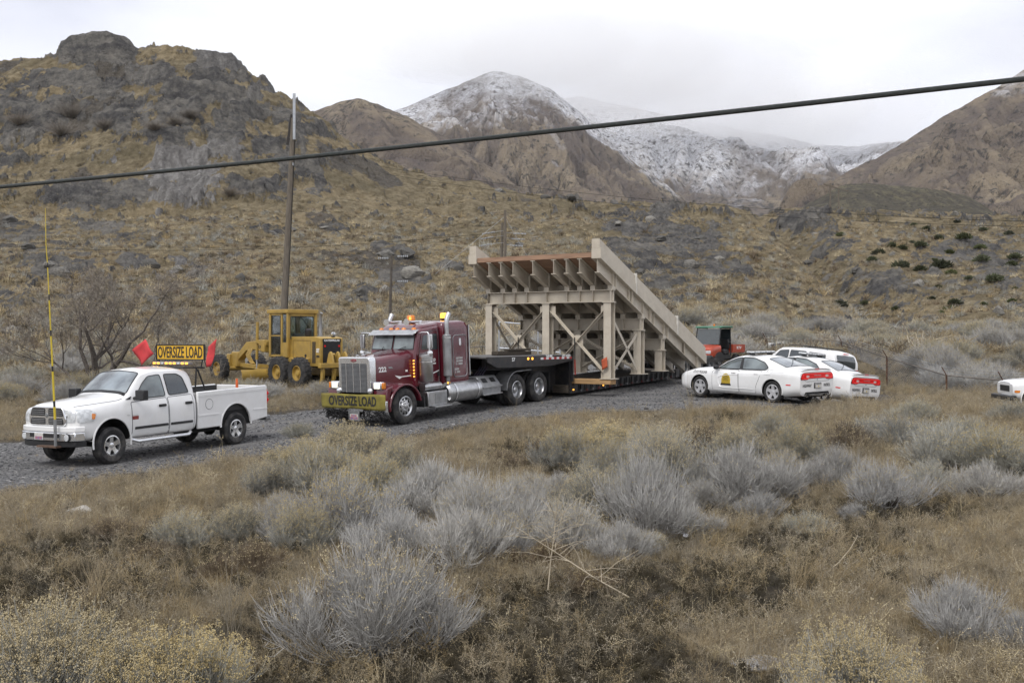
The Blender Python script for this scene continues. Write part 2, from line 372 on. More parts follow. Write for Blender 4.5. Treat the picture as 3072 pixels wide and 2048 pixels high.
def mix_n(t, f, a, b):
    m = N('ShaderNodeMix', t, data_type='RGBA')
    for s, i in ((f, 0), (a, 6), (b, 7)):
        if isinstance(s, (int, float)): m.inputs[i].default_value = s
        elif isinstance(s, tuple): m.inputs[i].default_value = (*s, 1)
        else: t.links.new(s, m.inputs[i])
    return m.outputs[2]
def math_n(t, op, a, b=0., clamp=False):
    m = N('ShaderNodeMath', t, operation=op, use_clamp=clamp)
    for s, i in ((a, 0), (b, 1)):
        if isinstance(s, (int, float)): m.inputs[i].default_value = s
        else: t.links.new(s, m.inputs[i])
    return m.outputs[0]
def range_n(t, v, a, b, c=0., d=1.):
    r = N('ShaderNodeMapRange', t); t.links.new(v, r.inputs[0])
    for i, q in zip((1, 2, 3, 4), (a, b, c, d)): r.inputs[i].default_value = q
    return r.outputs[0]
def bump_n(t, b, h, strength, dist, prev=None):
    bp = N('ShaderNodeBump', t); bp.inputs['Strength'].default_value = strength; bp.inputs['Distance'].default_value = dist
    t.links.new(h, bp.inputs['Height'])
    if prev is not None: t.links.new(prev, bp.inputs['Normal'])
    t.links.new(bp.outputs[0], b.inputs['Normal']); return bp.outputs[0]
def new_mat(name, rough=.95, spec=.2):
    m = bpy.data.materials.new(name); m.use_nodes = True; t = m.node_tree; b = t.nodes['Principled BSDF']
    b.inputs['Roughness'].default_value = rough; b.inputs['Specular IOR Level'].default_value = spec
    return m, t, b, N('ShaderNodeTexCoord', t).outputs['Object']
def rock_cols(t, co):
    nz = noise_n(t, co, .55, 5, .75); fine = noise_n(t, co, 2.4, 4, .75); streak = noise_n(t, co, .8, 5, .6, (1, 1, .18))
    bigv = noise_n(t, co, .11, 4, .6, (1, 1, 2.2))
    dark = ramp_n(t, math_n(t, 'ADD', math_n(t, 'MULTIPLY', nz, .55), math_n(t, 'MULTIPLY', bigv, .45)), [(.34, (.048, .047, .049)), (.46, (.10, .096, .093)), (.54, (.165, .156, .14)), (.66, (.27, .25, .22))])
    pale = ramp_n(t, streak, [(.3, (.12, .115, .11)), (.5, (.21, .20, .19)), (.68, (.34, .33, .315))])
    return dark, pale, fine
def hill_mat():
    m, t, b, co = new_mat('dry grass and rock hillside', .95, .15)
    n_big = noise_n(t, co, .05, 5, .6, (1, 1, 3)); n_mid = noise_n(t, co, .5, 5, .65, (1, .7, 1.5)); n_f = noise_n(t, co, 2.6, 4, .75)
    g1 = ramp_n(t, n_mid, [(.28, (.112, .090, .056)), (.45, (.190, .154, .095)), (.6, (.275, .228, .145)), (.75, (.37, .32, .22))])
    g2 = ramp_n(t, n_mid, [(.28, (.16, .127, .072)), (.5, (.27, .215, .13)), (.72, (.39, .325, .21))])
    gr = mix_n(t, att(t, 'gold'), g1, g2)
    gr = mix_n(t, range_n(t, n_big, .5, .72, 0, .6), gr, (.118, .10, .06))
    tuft = noise_n(t, co, 1.5, 4, .7, (1, 1, .6)); gr = mix_n(t, range_n(t, tuft, .54, .68, 0, .55), gr, (.085, .07, .045))
    gr = mix_n(t, range_n(t, n_f, .55, .72, 0, .5), gr, (.36, .31, .215))
    sc = ramp_n(t, n_f, [(.3, (.052, .048, .046)), (.55, (.10, .093, .088)), (.75, (.20, .19, .18))])
    sf = math_n(t, 'MULTIPLY', range_n(t, math_n(t, 'ADD', att(t, 'scree'), math_n(t, 'MULTIPLY', math_n(t, 'SUBTRACT', n_mid, .5), 1.4)), .42, .6), .8)
    gr = mix_n(t, sf, gr, sc)
    dark, pale, fine = rock_cols(t, co)
    rc = mix_n(t, range_n(t, math_n(t, 'ADD', att(t, 'tone'), math_n(t, 'MULTIPLY', math_n(t, 'SUBTRACT', fine, .5), .9)), .3, .8), dark, pale)
    rc = mix_n(t, range_n(t, fine, .6, .72, 0, .5), rc, (.27, .26, .24))
    geo = N('ShaderNodeNewGeometry', t); sx = N('ShaderNodeSeparateXYZ', t); t.links.new(geo.outputs['Normal'], sx.inputs[0])
    rf = math_n(t, 'ADD', att(t, 'rock'), math_n(t, 'MULTIPLY', math_n(t, 'SUBTRACT', n_f, .5), 1.5))
    rf = math_n(t, 'SUBTRACT', rf, range_n(t, sx.outputs[2], .80, .95, 0, .55))     # grass on the ledges
    col = mix_n(t, range_n(t, rf, .24, .46), gr, rc)
    t.links.new(col, b.inputs['Base Color'])
    p = bump_n(t, b, noise_n(t, co, .35, 4, .65), 1., 2.2, None); p = bump_n(t, b, n_f, 1., .6, p); bump_n(t, b, noise_n(t, co, 7, 3, .7), .8, .12, p)
    return m
def ground_mat():
    m, t, b, co = new_mat('soil litter and dark gravel', .95, .2)
    a = noise_n(t, co, 1.1, 6, .65); f = noise_n(t, co, 14, 5, .75); vf = noise_n(t, co, 60, 3, .8)
    soil = ramp_n(t, a, [(.3, (.030, .026, .020)), (.5, (.060, .050, .037)), (.7, (.12, .10, .07))])
    soil = mix_n(t, range_n(t, f, .52, .68, 0, .7), soil, (.24, .19, .115))
    soil = mix_n(t, range_n(t, vf, .58, .7, 0, .5), soil, (.03, .026, .02))
    vo = N('ShaderNodeTexVoronoi', t); vo.inputs['Scale'].default_value = 22; t.links.new(co, vo.inputs['Vector'])
    st = N('ShaderNodeSeparateColor', t); t.links.new(vo.outputs['Color'], st.inputs[0])
    grv = ramp_n(t, st.outputs[0], [(0, (.07, .069, .069)), (.5, (.132, .13, .128)), (.86, (.20, .197, .193)), (1, (.40, .39, .38))])
    grv = mix_n(t, range_n(t, a, .4, .7, 0, .5), grv, (.105, .103, .104))
    track = noise_n(t, co, .35, 4, .6); grv = mix_n(t, range_n(t, track, .5, .7, 0, .45), grv, (.16, .153, .145))
    ra_ = math_n(t, 'ADD', att(t, 'road'), math_n(t, 'MULTIPLY', math_n(t, 'SUBTRACT', track, .5), 1.2)); tr_ = math_n(t, 'MULTIPLY', math_n(t, 'SINE', math_n(t, 'MULTIPLY', ra_, 3.3)), range_n(t, att(t, 'road'), .5, 1.2)); grv = mix_n(t, range_n(t, tr_, .3, .95, 0, .5), grv, (.21, .20, .19))
    rf = range_n(t, math_n(t, 'ADD', att(t, 'road'), math_n(t, 'MULTIPLY', math_n(t, 'SUBTRACT', a, .5), 2.4)), -.15, .35)
    t.links.new(mix_n(t, rf, soil, grv), b.inputs['Base Color'])
    p = bump_n(t, b, f, .8, .06); bump_n(t, b, vo.outputs['Distance'], .7, .03, p)
    return m
build_terrain()
# big low plain that carries the ground on past the modelled slopes
pl = MB()
for k in range(48):
    a0, a1 = 2*math.pi*k/48, 2*math.pi*(k+1)/48
    pl.add([(0, 0, -.6), (7000*math.cos(a0), 7000*math.sin(a0), -.6), (7000*math.cos(a1), 7000*math.sin(a1), -.6)], [(0, 1, 2)])
tag(pl.build('plain', pm('plain grass', (.16, .125, .075), .95, var=.2, scale=.05), smooth=False), kind='structure')
# ------------------------------------------------------------------ far mountains
def mountain(name, xs, ys_ridge, Y0, Y1, ybase, seed, mat, spur=1., nx=520, ny=210, back=400, px0=None, px1=None, pw=1.15, gul=1.):
    """mountain front from foot (Y0) to ridge (Y1): big spurs plus gullies that run down the slope"""
    px0 = px0 if px0 is not None else xs[0]; px1 = px1 if px1 is not None else xs[-1]
    p = np.linspace(px0, px1, nx); t = np.concatenate([np.linspace(0, 1, ny), 1+np.linspace(.03, 1, 14)])
    P, T = np.meshgrid(p, t); Yd = np.where(T <= 1, Y0+(Y1-Y0)*T, Y1+back*(T-1))
    X = (P-512)*Yd/F_PX; ridge = np.interp(P, xs, ys_ridge)+.8*fbm(P/14., P*0, 4, .55, seed+3); yb = np.interp(P, [px0, px1], ybase if hasattr(ybase, '__len__') else [ybase, ybase])
    yy = np.where(T <= 1, yb+(ridge-yb)*np.clip(T, 0, 1)**pw, ridge+(T-1)*60)
    z = CAM_Z+(HORIZON-yy)*Yd/F_PX
    L = (Y1-Y0)*.42; env = np.sin(np.pi*np.clip(T, 0, 1))**.7*sst(px0, px0+40, P)*sst(px1, px1-40, P)
    wx = X+.25*L*fbm(X/L, Yd/L, 3, .5, seed+11); wy = Yd
    big = ridged(wx/(L*.9), wy/(L*2.2), 3, .5, seed); g = ridged(wx/(L*.22), wy/(L*1.1), 5, .55, seed+5); g2 = ridged(wx/(L*.07), wy/(L*.3), 4, .55, seed+6)
    z = z+env*spur*L*(.15*(big-.5)-gul*.035*np.clip(g-.1, 0, 2)-gul*.008*np.clip(g2, 0, 2))+.010*L*fbm(X/(L*.12), Yd/(L*.12), 4, .6, seed+7)*np.clip(1.3-T, .3, 1)
    gl = np.clip((g+.5*g2-.3)/1.6, 0, 1)
    V = np.stack([X, Yd, z], -1).reshape(-1, 3); h = len(t); ii = np.arange(h*nx).reshape(h, nx)
    F = np.stack([ii[:-1, :-1], ii[:-1, 1:], ii[1:, 1:], ii[1:, :-1]], -1).reshape(-1, 4)
    me = bpy.data.meshes.new(name); me.from_pydata(V.tolist(), [], F.tolist()); me.update(); at = me.attributes.new('gully', 'FLOAT', 'POINT'); at.data.foreach_set('value', gl.ravel().astype(np.float32))
    return tag(obj(name, me, mat, smooth=True, angle=180), kind='structure')
def mountain_mat(name, snow_lo=None, snow_hi=None, s=1., tint=(1, 1, 1), smax=.9):
    m, t, b, co = new_mat(name, .95, .1)
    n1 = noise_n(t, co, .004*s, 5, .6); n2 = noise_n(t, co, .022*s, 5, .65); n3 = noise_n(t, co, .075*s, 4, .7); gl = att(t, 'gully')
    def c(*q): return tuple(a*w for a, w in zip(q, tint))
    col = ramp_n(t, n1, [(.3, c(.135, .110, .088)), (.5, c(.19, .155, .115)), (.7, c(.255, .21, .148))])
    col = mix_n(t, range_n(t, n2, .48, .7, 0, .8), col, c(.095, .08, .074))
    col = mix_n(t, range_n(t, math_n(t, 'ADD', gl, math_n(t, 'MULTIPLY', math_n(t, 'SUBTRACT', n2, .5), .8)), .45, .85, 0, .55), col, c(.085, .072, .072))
    brush = range_n(t, math_n(t, 'ADD', n3, math_n(t, 'MULTIPLY', math_n(t, 'SUBTRACT', n1, .5), .35)), .56, .63, 0, .85); col = mix_n(t, brush, col, c(.05, .047, .044))
    if snow_lo is not None:
        sx = N('ShaderNodeSeparateXYZ', t); t.links.new(co, sx.inputs[0])
        h = range_n(t, sx.outputs[2], snow_lo, snow_hi)
        v = math_n(t, 'ADD', h, math_n(t, 'MULTIPLY', math_n(t, 'SUBTRACT', n2, .5), 1.0)); v = math_n(t, 'ADD', v, math_n(t, 'MULTIPLY', math_n(t, 'SUBTRACT', n1, .5), 1.6)); v = math_n(t, 'SUBTRACT', v, math_n(t, 'MULTIPLY', gl, .22))
        sn = range_n(t, v, .36, .82, 0, smax); sn = math_n(t, 'MULTIPLY', sn, math_n(t, 'SUBTRACT', 1., math_n(t, 'MULTIPLY', range_n(t, n3, .50, .64), .92)))
        sn = math_n(t, 'MULTIPLY', sn, range_n(t, noise_n(t, co, .2*s, 3, .7), .35, .6, .45, 1.))
        col = mix_n(t, sn, col, (.70, .715, .76))
    t.links.new(col, b.inputs['Base Color']); bump_n(t, b, n3, 1., 9/s)
    return m
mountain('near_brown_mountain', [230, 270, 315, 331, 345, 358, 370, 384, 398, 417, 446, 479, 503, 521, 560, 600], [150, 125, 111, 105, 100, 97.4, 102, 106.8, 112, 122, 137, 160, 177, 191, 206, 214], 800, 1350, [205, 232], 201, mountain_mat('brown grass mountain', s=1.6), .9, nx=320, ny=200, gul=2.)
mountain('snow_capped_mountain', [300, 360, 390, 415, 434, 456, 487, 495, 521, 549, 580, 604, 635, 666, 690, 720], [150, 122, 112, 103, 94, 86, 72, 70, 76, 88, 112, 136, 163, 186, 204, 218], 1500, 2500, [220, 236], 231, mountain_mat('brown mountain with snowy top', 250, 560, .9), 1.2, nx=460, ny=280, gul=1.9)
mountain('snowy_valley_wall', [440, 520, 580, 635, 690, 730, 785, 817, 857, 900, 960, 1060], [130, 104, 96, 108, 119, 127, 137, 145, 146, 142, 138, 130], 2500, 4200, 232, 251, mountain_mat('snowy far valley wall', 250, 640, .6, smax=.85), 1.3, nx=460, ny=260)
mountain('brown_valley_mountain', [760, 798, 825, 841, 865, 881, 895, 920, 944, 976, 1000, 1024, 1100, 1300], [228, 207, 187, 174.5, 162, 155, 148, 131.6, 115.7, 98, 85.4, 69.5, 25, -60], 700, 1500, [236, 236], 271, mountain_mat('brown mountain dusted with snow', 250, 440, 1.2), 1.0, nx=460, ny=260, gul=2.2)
mountain('rocky_knoll', [795, 812, 825, 834, 842, 852, 865, 888, 912, 944, 965, 981, 990, 1010], [212, 201, 195, 189, 185, 183.5, 183, 185, 187, 190.4, 195, 203, 210, 218], 330, 395, 222, 291, mountain_mat('rocky knoll ground', s=11, tint=(.62, .68, .64)), .45, nx=230, ny=90, back=40, pw=.6)
# ------------------------------------------------------------------ low cloud on the summits, and thin haze
def vol_mat(name, d, col=(1, 1, 1), an=0.):
    m = bpy.data.materials.new(name); m.use_nodes = True; t = m.node_tree; t.nodes.clear(); o = N('ShaderNodeOutputMaterial', t); v = N('ShaderNodeVolumePrincipled', t)
    v.inputs['Color'].default_value = (*col, 1); v.inputs['Density'].default_value = d; v.inputs['Anisotropy'].default_value = an; t.links.new(v.outputs[0], o.inputs['Volume']); return m
def clouds():
    L = [(420, 56, 110, 30, 2450, .0014), (505, 44, 130, 46, 2480, .0038), (600, 58, 130, 58, 2700, .0034), (690, 80, 120, 60, 3500, .0034), (770, 104, 110, 52, 3900, .0034), (850, 116, 100, 46, 4000, .0032), (640, 100, 70, 26, 3300, .0016), (735, 122, 80, 26, 3900, .0018), (560, 82, 80, 26, 2400, .0024), (1040, 40, 90, 40, 1560, .0020)]
    for i, (cx, cy, rx, ry, Y, den) in enumerate(L):
        bm = bmesh.new(); bmesh.ops.create_icosphere(bm, subdivisions=4, radius=1); k = Y/F_PX
        for v in bm.verts:
            n = float(fbm(np.array([v.co.x*1.3+i*3.1+v.co.z]), np.array([v.co.y*1.3+v.co.z*1.7]), 3, .5, 301)[0]); v.co = Vector((v.co.x*rx*k, v.co.y*rx*k*.45, v.co.z*ry*k))*(1+.28*n)
        me = bpy.data.meshes.new('cloud'); bm.to_mesh(me); bm.free(); o = obj('cloud', me, vol_mat('cloud mist %d' % i, den), smooth=False); o.location = px_p(cx, cy, Y); tag(o, 'low cloud bank clinging to the snowy summits', 'cloud', 'clouds on the summits', kind='stuff')
clouds()
hz = MB().box(-5200, 5200, -300, 5000, -1.6, 1150).build('haze', vol_mat('thin cool haze', .000032, (.93, .96, 1.0)), smooth=False); tag(hz, 'thin cool haze filling the valley air', 'haze', kind='stuff')
# ================================================================== vegetation
rng = np.random.RandomState(11); rd = random.Random(5)
def ribbons(paths, widths):
    """paths: (n,k,3) array, widths: (n,k); flat tapered ribbons turned at random"""
    n, k, _ = paths.shape; d = paths[:, -1]-paths[:, 0]; r = rng.randn(n, 3); s = np.cross(d, r); s /= np.linalg.norm(s, axis=1)[:, None]+1e-9
    L = paths-s[:, None]*widths[..., None]/2; Rr = paths+s[:, None]*widths[..., None]/2
    V = np.stack([L, Rr], 2).reshape(-1, 3); b = (np.arange(n)*2*k)[:, None]+(np.arange(k-1)*2)[None]
    F = np.stack([b, b+1, b+3, b+2], -1).reshape(-1, 4); return V, F
def np_mesh(name, parts):
    V = np.concatenate([p[0] for p in parts]); off = np.cumsum([0]+[len(p[0]) for p in parts[:-1]]); F = np.concatenate([p[1]+o for p, o in zip(parts, off)])
    me = bpy.data.meshes.new(name); k = F.shape[1]
    me.vertices.add(len(V)); me.vertices.foreach_set('co', V.ravel().astype(np.float32)); me.loops.add(F.size); me.loops.foreach_set('vertex_index', F.ravel().astype(np.int32))
    me.polygons.add(len(F)); me.polygons.foreach_set('loop_start', np.arange(0, F.size, k, dtype=np.int32)); me.polygons.foreach_set('loop_total', np.full(len(F), k, np.int32)); me.update(calc_edges=True)
    return me
def blobs(c, r, seed=0):
    """small irregular octahedra at points c"""
    rs = np.random.RandomState(seed); n = len(c); o = np.array([(1, 0, 0), (-1, 0, 0), (0, 1, 0), (0, -1, 0), (0, 0, 1), (0, 0, -1)], float)
    V = (c[:, None]+o[None]*(r[:, None, None]*(.6+.8*rs.rand(n, 6, 1)))).reshape(-1, 3)
    f = np.array([(0, 2, 4), (2, 1, 4), (1, 3, 4), (3, 0, 4), (2, 0, 5), (1, 2, 5), (3, 1, 5), (0, 3, 5)]); F = (np.arange(n)[:, None, None]*6+f[None]).reshape(-1, 3); return V, F
def veg_mat(name, lo, mid, hi, rnd=.2, sat=.0, trans=.25):
    """leaf/stem material: colour by fine noise, per-plant brightness, light coming through"""
    m = bpy.data.materials.new(name); m.use_nodes = True; t = m.node_tree; t.nodes.clear()
    o = N('ShaderNodeOutputMaterial', t); df = N('ShaderNodeBsdfDiffuse', t); tr = N('ShaderNodeBsdfTranslucent', t); mx = N('ShaderNodeMixShader', t); mx.inputs[0].default_value = trans
    tc = N('ShaderNodeTexCoord', t); oi = N('ShaderNodeObjectInfo', t)
    n = noise_n(t, tc.outputs['Object'], 9, 3, .7); c = ramp_n(t, n, [(.3, lo), (.5, mid), (.7, hi)])
    hs = N('ShaderNodeHueSaturation', t); t.links.new(c, hs.inputs['Color']); t.links.new(range_n(t, oi.outputs['Random'], 0, 1, 1-rnd, 1+rnd), hs.inputs['Value'])
    rr = math_n(t, 'FRACT', math_n(t, 'MULTIPLY', oi.outputs['Random'], 7.3)); t.links.new(range_n(t, rr, 0, 1, 1-sat, 1+sat), hs.inputs['Saturation'])
    t.links.new(hs.outputs[0], df.inputs[0]); t.links.new(hs.outputs[0], tr.inputs[0]); t.links.new(df.outputs[0], mx.inputs[1]); t.links.new(tr.outputs[0], mx.inputs[2]); t.links.new(mx.outputs[0], o.inputs[0])
    return m
M_stem = veg_mat('grey rabbitbrush stems', (.265, .255, .24), (.40, .388, .365), (.56, .545, .51), .14, .25, .08)
M_stem2 = veg_mat('grey green sage stems', (.235, .23, .20), (.345, .337, .295), (.47, .455, .405), .16, .3, .08)
M_brown = veg_mat('brown dead stems', (.12, .095, .068), (.195, .155, .112), (.29, .235, .175), .2, .2)
M_flower = veg_mat('pale yellow seed heads', (.42, .335, .18), (.56, .465, .275), (.70, .61, .41), .12, .15)
M_wood = pm('dark shrub wood', (.075, .062, .05), .95, var=.2, scale=20)
M_straw = veg_mat('straw grass', (.22, .182, .125), (.37, .315, .222), (.54, .475, .35), .28, .25, .3)
M_gold = veg_mat('golden grass', (.235, .182, .108), (.38, .305, .19), (.55, .46, .31), .22, .2, .3)
M_weed = veg_mat('dark brown weeds', (.058, .05, .036), (.115, .099, .071), (.205, .178, .13), .3, .25, .2)
M_olive = veg_mat('olive green undergrowth', (.05, .047, .026), (.085, .079, .044), (.14, .125, .075), .25, .2, .25)
M_green = veg_mat('dull green juniper leaves', (.045, .052, .03), (.09, .10, .055), (.15, .155, .09), .35, .3, .2)
M_pale = veg_mat('pale bleached stalks', (.38, .31, .19), (.52, .44, .29), (.66, .58, .42), .15, .15, .2)
M_twig = veg_mat('grey bare twigs', (.13, .115, .10), (.215, .19, .16), (.32, .29, .25), .15, .1, .05)
def bush_meshes(seed, Rr=.8, H=.95, n=300, flowers=1., lobes=7, twig=13, w=.0045, low=.12):
    """rounded broom shrub: several uneven lobes; stems fan from a woody base, short twigs crowd the lobe surfaces and turn upward"""
    rs = np.random.RandomState(seed); lob = []
    for i in range(lobes):
        a = 2*np.pi*i/lobes+rs.uniform(-.5, .5); r = rs.uniform(.42, .78)*Rr; lob.append((math.cos(a)*r, math.sin(a)*r, H*rs.uniform(.30, .50), rs.uniform(.24, .42)*Rr, H*rs.uniform(.24, .40)))
    for i in range(3): lob.append((rs.uniform(-.25, .25)*Rr, rs.uniform(-.25, .25)*Rr, H*rs.uniform(.52, .66), rs.uniform(.34, .46)*Rr, H*rs.uniform(.30, .40)))
    A = np.array(lob); li = rs.choice(len(A), n, p=(A[:, 3]**1.5)/np.sum(A[:, 3]**1.5)); A = A[li]
    d = rs.randn(n, 3); d /= np.linalg.norm(d, axis=1)[:, None]; d[:, 2] = np.abs(d[:, 2])*.9+.05*rs.randn(n)
    out = A[:, :3]/np.array([Rr, Rr, H]); d += out*np.array([.5, .5, .1]); d /= np.linalg.norm(d, axis=1)[:, None]
    rad = rs.uniform(.55, 1.08, n)[:, None]; tip = A[:, :3]+d*rad*np.stack([A[:, 3], A[:, 3], A[:, 4]], 1); tip[:, 2] = np.maximum(tip[:, 2], low*H)
    b = np.concatenate([A[:, :2]*.30+rs.randn(n, 2)*Rr*.05, np.zeros((n, 1))], 1); mid = b*.45+tip*.55; mid[:, 2] -= H*.06; mid += rs.randn(n, 3)*.02
    paths = np.stack([b, mid, tip], 1); parts = [ribbons(paths, np.tile(np.array([w*1.6, w*1.2, w]), (n, 1)))]
    m = n*twig; t = rs.uniform(.15, 1, m)[:, None]; st = np.repeat(mid, twig, 0)*(1-t)+np.repeat(tip, twig, 0)*t; dv = np.repeat(d, twig, 0)*np.array([.75, .75, .6])+rs.randn(m, 3)*.38; dv[:, 2] += .45; dv /= np.linalg.norm(dv, axis=1)[:, None]
    ln = H*rs.uniform(.10, .26, m); md = st+dv*(ln*.5)[:, None]+rs.randn(m, 3)*.006; dv2 = dv+np.array([0, 0, .5]); dv2 /= np.linalg.norm(dv2, axis=1)[:, None]; en = md+dv2*(ln*.5)[:, None]+rs.randn(m, 3)*.008
    parts.append(ribbons(np.stack([st, md, en], 1), np.tile(np.array([w, w, w*.55]), (m, 1))))
    stems = np_mesh('stems', parts); top = en[(en[:, 2] > H*.45) & (rs.rand(m) < .42*flowers*np.clip((en[:, 2]/H-.4)*2.2, .1, 1))]; fl = None
    if len(top):
        c = np.repeat(top, 5, 0)+rs.randn(len(top)*5, 3)*np.array([.016, .016, .009]); fl = np_mesh('seed_heads', [blobs(c, rs.uniform(.0035, .0085, len(c))*(1.15 if flowers > 2 else .85), seed)])
    wm = MB()
    for k in range(12):
        a = rs.uniform(0, 6.28); r0 = Rr*rs.uniform(.3, .5); wm.tube([(0, 0, -.05), (r0*.5*math.cos(a), r0*.5*math.sin(a), H*.12), (r0*1.3*math.cos(a), r0*1.3*math.sin(a), H*.36)], [.024, .016, .006], 5)
    return stems, fl, wm.mesh('woody_base')
BUSH = {}
def bush_kind(key, mstem, **k):
    s, f, w = bush_meshes(**k); s.materials.append(mstem); w.materials.append(M_wood)
    if f: f.materials.append(M_flower)
    BUSH[key] = (s, f, w)
bush_kind('a', M_stem, seed=1, n=420, Rr=.92, H=1.0, flowers=.5)
bush_kind('b', M_stem, seed=2, n=400, Rr=.95, H=.88, lobes=8, flowers=1.0)
bush_kind('c', M_stem2, seed=3, n=380, Rr=.85, H=.9, lobes=6, flowers=1.7)
bush_kind('d', M_stem, seed=4, n=380, Rr=.85, H=.85, lobes=6, flowers=.07)
bush_kind('e', M_stem2, seed=5, n=340, Rr=.95, H=.8, flowers=.45)
bush_kind('f', M_brown, seed=6, n=260, Rr=.75, H=.65, lobes=6, flowers=.3, w=.004)
bush_kind('y', M_stem2, seed=8, n=420, Rr=.95, H=.85, lobes=9, flowers=3.4)
def bush(key, x, y, sc, rot=None, h=1., label=None, group=None, name='rabbitbrush', cat='shrub', sink=.04):
    z = float(ground_z(x, y)[0])
    t = bpy.data.objects.new(name, None); link(t); t.location = (x, y, z-sink); t.rotation_euler = (0, 0, rd.uniform(0, 6.28) if rot is None else rot); t.scale = (sc, sc, sc*h); t.empty_display_size = .1
    tag(t, label, cat, group); s, f, w = BUSH[key]
    link(bpy.data.objects.new('stems', s), t); link(bpy.data.objects.new('woody_base', w), t)
    if f: tag(link(bpy.data.objects.new('seed_heads', f), t), kind='stuff')
    return t
def gnear(px, py): return ray_ground(px, py, lambda x, y: near_z(x, y))
# the large foreground shrubs: kind, photo x of centre, photo y of foot, width in photo px, height factor, label
FG = [('a', 372, 660, 196, 1.0, 'largest ragged pale grey rabbitbrush with faint yellow tips, beside the tall straw tuft'),
      ('y', 62, 716, 200, 1.1, 'grey rabbitbrush thickly topped with tan seed heads, left of the tall straw grass tuft'),
      ('y', 175, 712, 170, 1.05, 'tan-topped rabbitbrush merging with its tan-topped neighbour, right beside the tall straw grass tuft'),
      ('d', 462, 572, 112, 1.0, 'wide silver-grey brush just behind the largest ragged rabbitbrush'),
      ('d', 395, 566, 90, 1.1, 'silver-grey brush wedged between the seed-topped brush by the road and the largest ragged one'),
      ('c', 300, 560, 80, 1.0, 'brown-shadowed grey brush at the foot of the seed-topped brush nearest the tractor wheel'),
      ('c', 185, 548, 78, .9, 'lone seed-topped grey brush standing in brown weeds near the white boulder'),
      ('c', 330, 498, 112, .82, 'seed-topped rabbitbrush at the road edge below the tractor bumper'),
      ('b', 285, 520, 60, 1.0, 'small seed-topped brush against the flank of the road-edge brush below the tractor bumper'),
      ('b', 572, 556, 90, .95, 'rounded grey brush with tan tips at the fallen bleached branch'),
      ('d', 648, 540, 104, 1.25, 'tall smooth silver brush fanning up beside the tan-tipped one at the fallen branch'),
      ('a', 520, 520, 56, 1.2, 'upright grey brush on a bare leaning stem behind the fallen branch'),
      ('d', 560, 496, 46, .9, 'small low silver brush behind the upright one on a bare leaning stem'),
      ('y', 595, 460, 92, .62, 'dark-based rabbitbrush with golden seed heads near the trailer flank'),
      ('c', 660, 500, 86, 1.1, 'grey brush with pale tips right of the golden-headed one near the trailer flank'),
      ('d', 640, 480, 60, 1., 'silver brush hugging the back of the pale-tipped one near the trailer flank'),
      ('d', 742, 506, 96, 1.0, 'spreading silver brush, the left of the row below the police sedans'),
      ('d', 715, 496, 60, .8, 'low silver brush at the left end of the row below the police sedans'),
      ('b', 785, 488, 60, 1.1, 'silver brush in the middle of the row below the police sedans'),
      ('d', 836, 488, 66, 1.05, 'silver brush at the right end of the row below the police sedans'),
      ('c', 775, 440, 54, .85, 'small tan-tipped brush just below the rear tyre of the nearer police sedan'),
      ('a', 885, 512, 80, .9, 'pale silver brush alone in dry grass with a low pale twin beside it'),
      ('d', 855, 520, 44, .6, 'low pale twin of the silver brush that stands alone in dry grass'),
      ('e', 806, 538, 56, .85, 'small dull grey brush amid brown weeds'),
      ('e', 945, 474, 100, .9, 'big dark-bellied grey sage mound by the dry ditch'),
      ('c', 1000, 482, 100, .75, 'tall tan-tipped sage right of the big dark-bellied mound'),
      ('e', 915, 424, 56, .8, 'grey sage growing behind the big dark-bellied mound'),
      ('e', 1014, 424, 52, .75, 'dark grey sage hiding the lower flank of the white compact truck'),
      ('y', 848, 722, 130, 1.25, 'pale yellow-crowned rabbitbrush growing against the flat grey stone slab'),
      ('d', 960, 645, 96, 1.0, 'round silver brush with a dark hollow below, right of the flat slab'),
      ('d', 1030, 655, 80, 1.0, 'silver brush touching the round one with a dark hollow below'),
      ('f', 120, 540, 66, .8, 'brown leafless shrub beside the white boulder'),
      ('f', 150, 560, 70, .8, 'dark brown twiggy shrub in front of the lone seed-topped brush'),
      ('f', 292, 470, 60, .8, 'dark brown shrub on the verge beside the tractor tyre'),
      ('f', 250, 580, 90, .9, 'dark brown shrub shaded by the brown-shadowed grey brush'),
      ('f', 510, 466, 50, .7, 'low dark brown shrub on the verge beside the drive wheels'),
      ('f', 545, 455, 46, .7, 'small dark shrub next to the golden-headed rabbitbrush'),
      ('e', 300, 436, 40, .8, 'low grey brush at the road edge between pickup and tractor'),
      ('f', 690, 460, 70, .8, 'brown shrub under the nose of the nearer police sedan'),
      ('f', 850, 455, 66, .9, 'brown shrub below the farther police sedan'),
      ('b', 478, 620, 44, .7, 'small round tan brush tucked against the largest ragged rabbitbrush'),
      ('c', 652, 556, 40, .9, 'small yellow-tipped brush at the foot of the tall smooth silver one'),
      ('f', 582, 590, 70, .7, 'dark leafless brush under the fallen bleached branch'),
      ('f', 540, 570, 70, .7, 'dark twiggy brush in the hollow left of the fallen branch'),
      ('f', 330, 600, 60, .7, 'dark brown brush behind the largest ragged rabbitbrush')]
WID = {'a': 1.85, 'b': 1.9, 'c': 1.7, 'd': 1.7, 'e': 1.9, 'f': 1.5, 'y': 1.9}
for i, (k, px, py, w, h, lab) in enumerate(FG):
    x, y = ray_ground(px, min(py, 700)) if py <= 700 else (px_x(px, 8.7-(py-700)*.025), 8.7-(py-700)*.025)
    s = w*y/F_PX/WID[k]; bush(k, x, y, s*(1.2 if px > 480 else 1.1), 1.3*i, h*(1.2 if px > 480 else 1.1), lab, None)
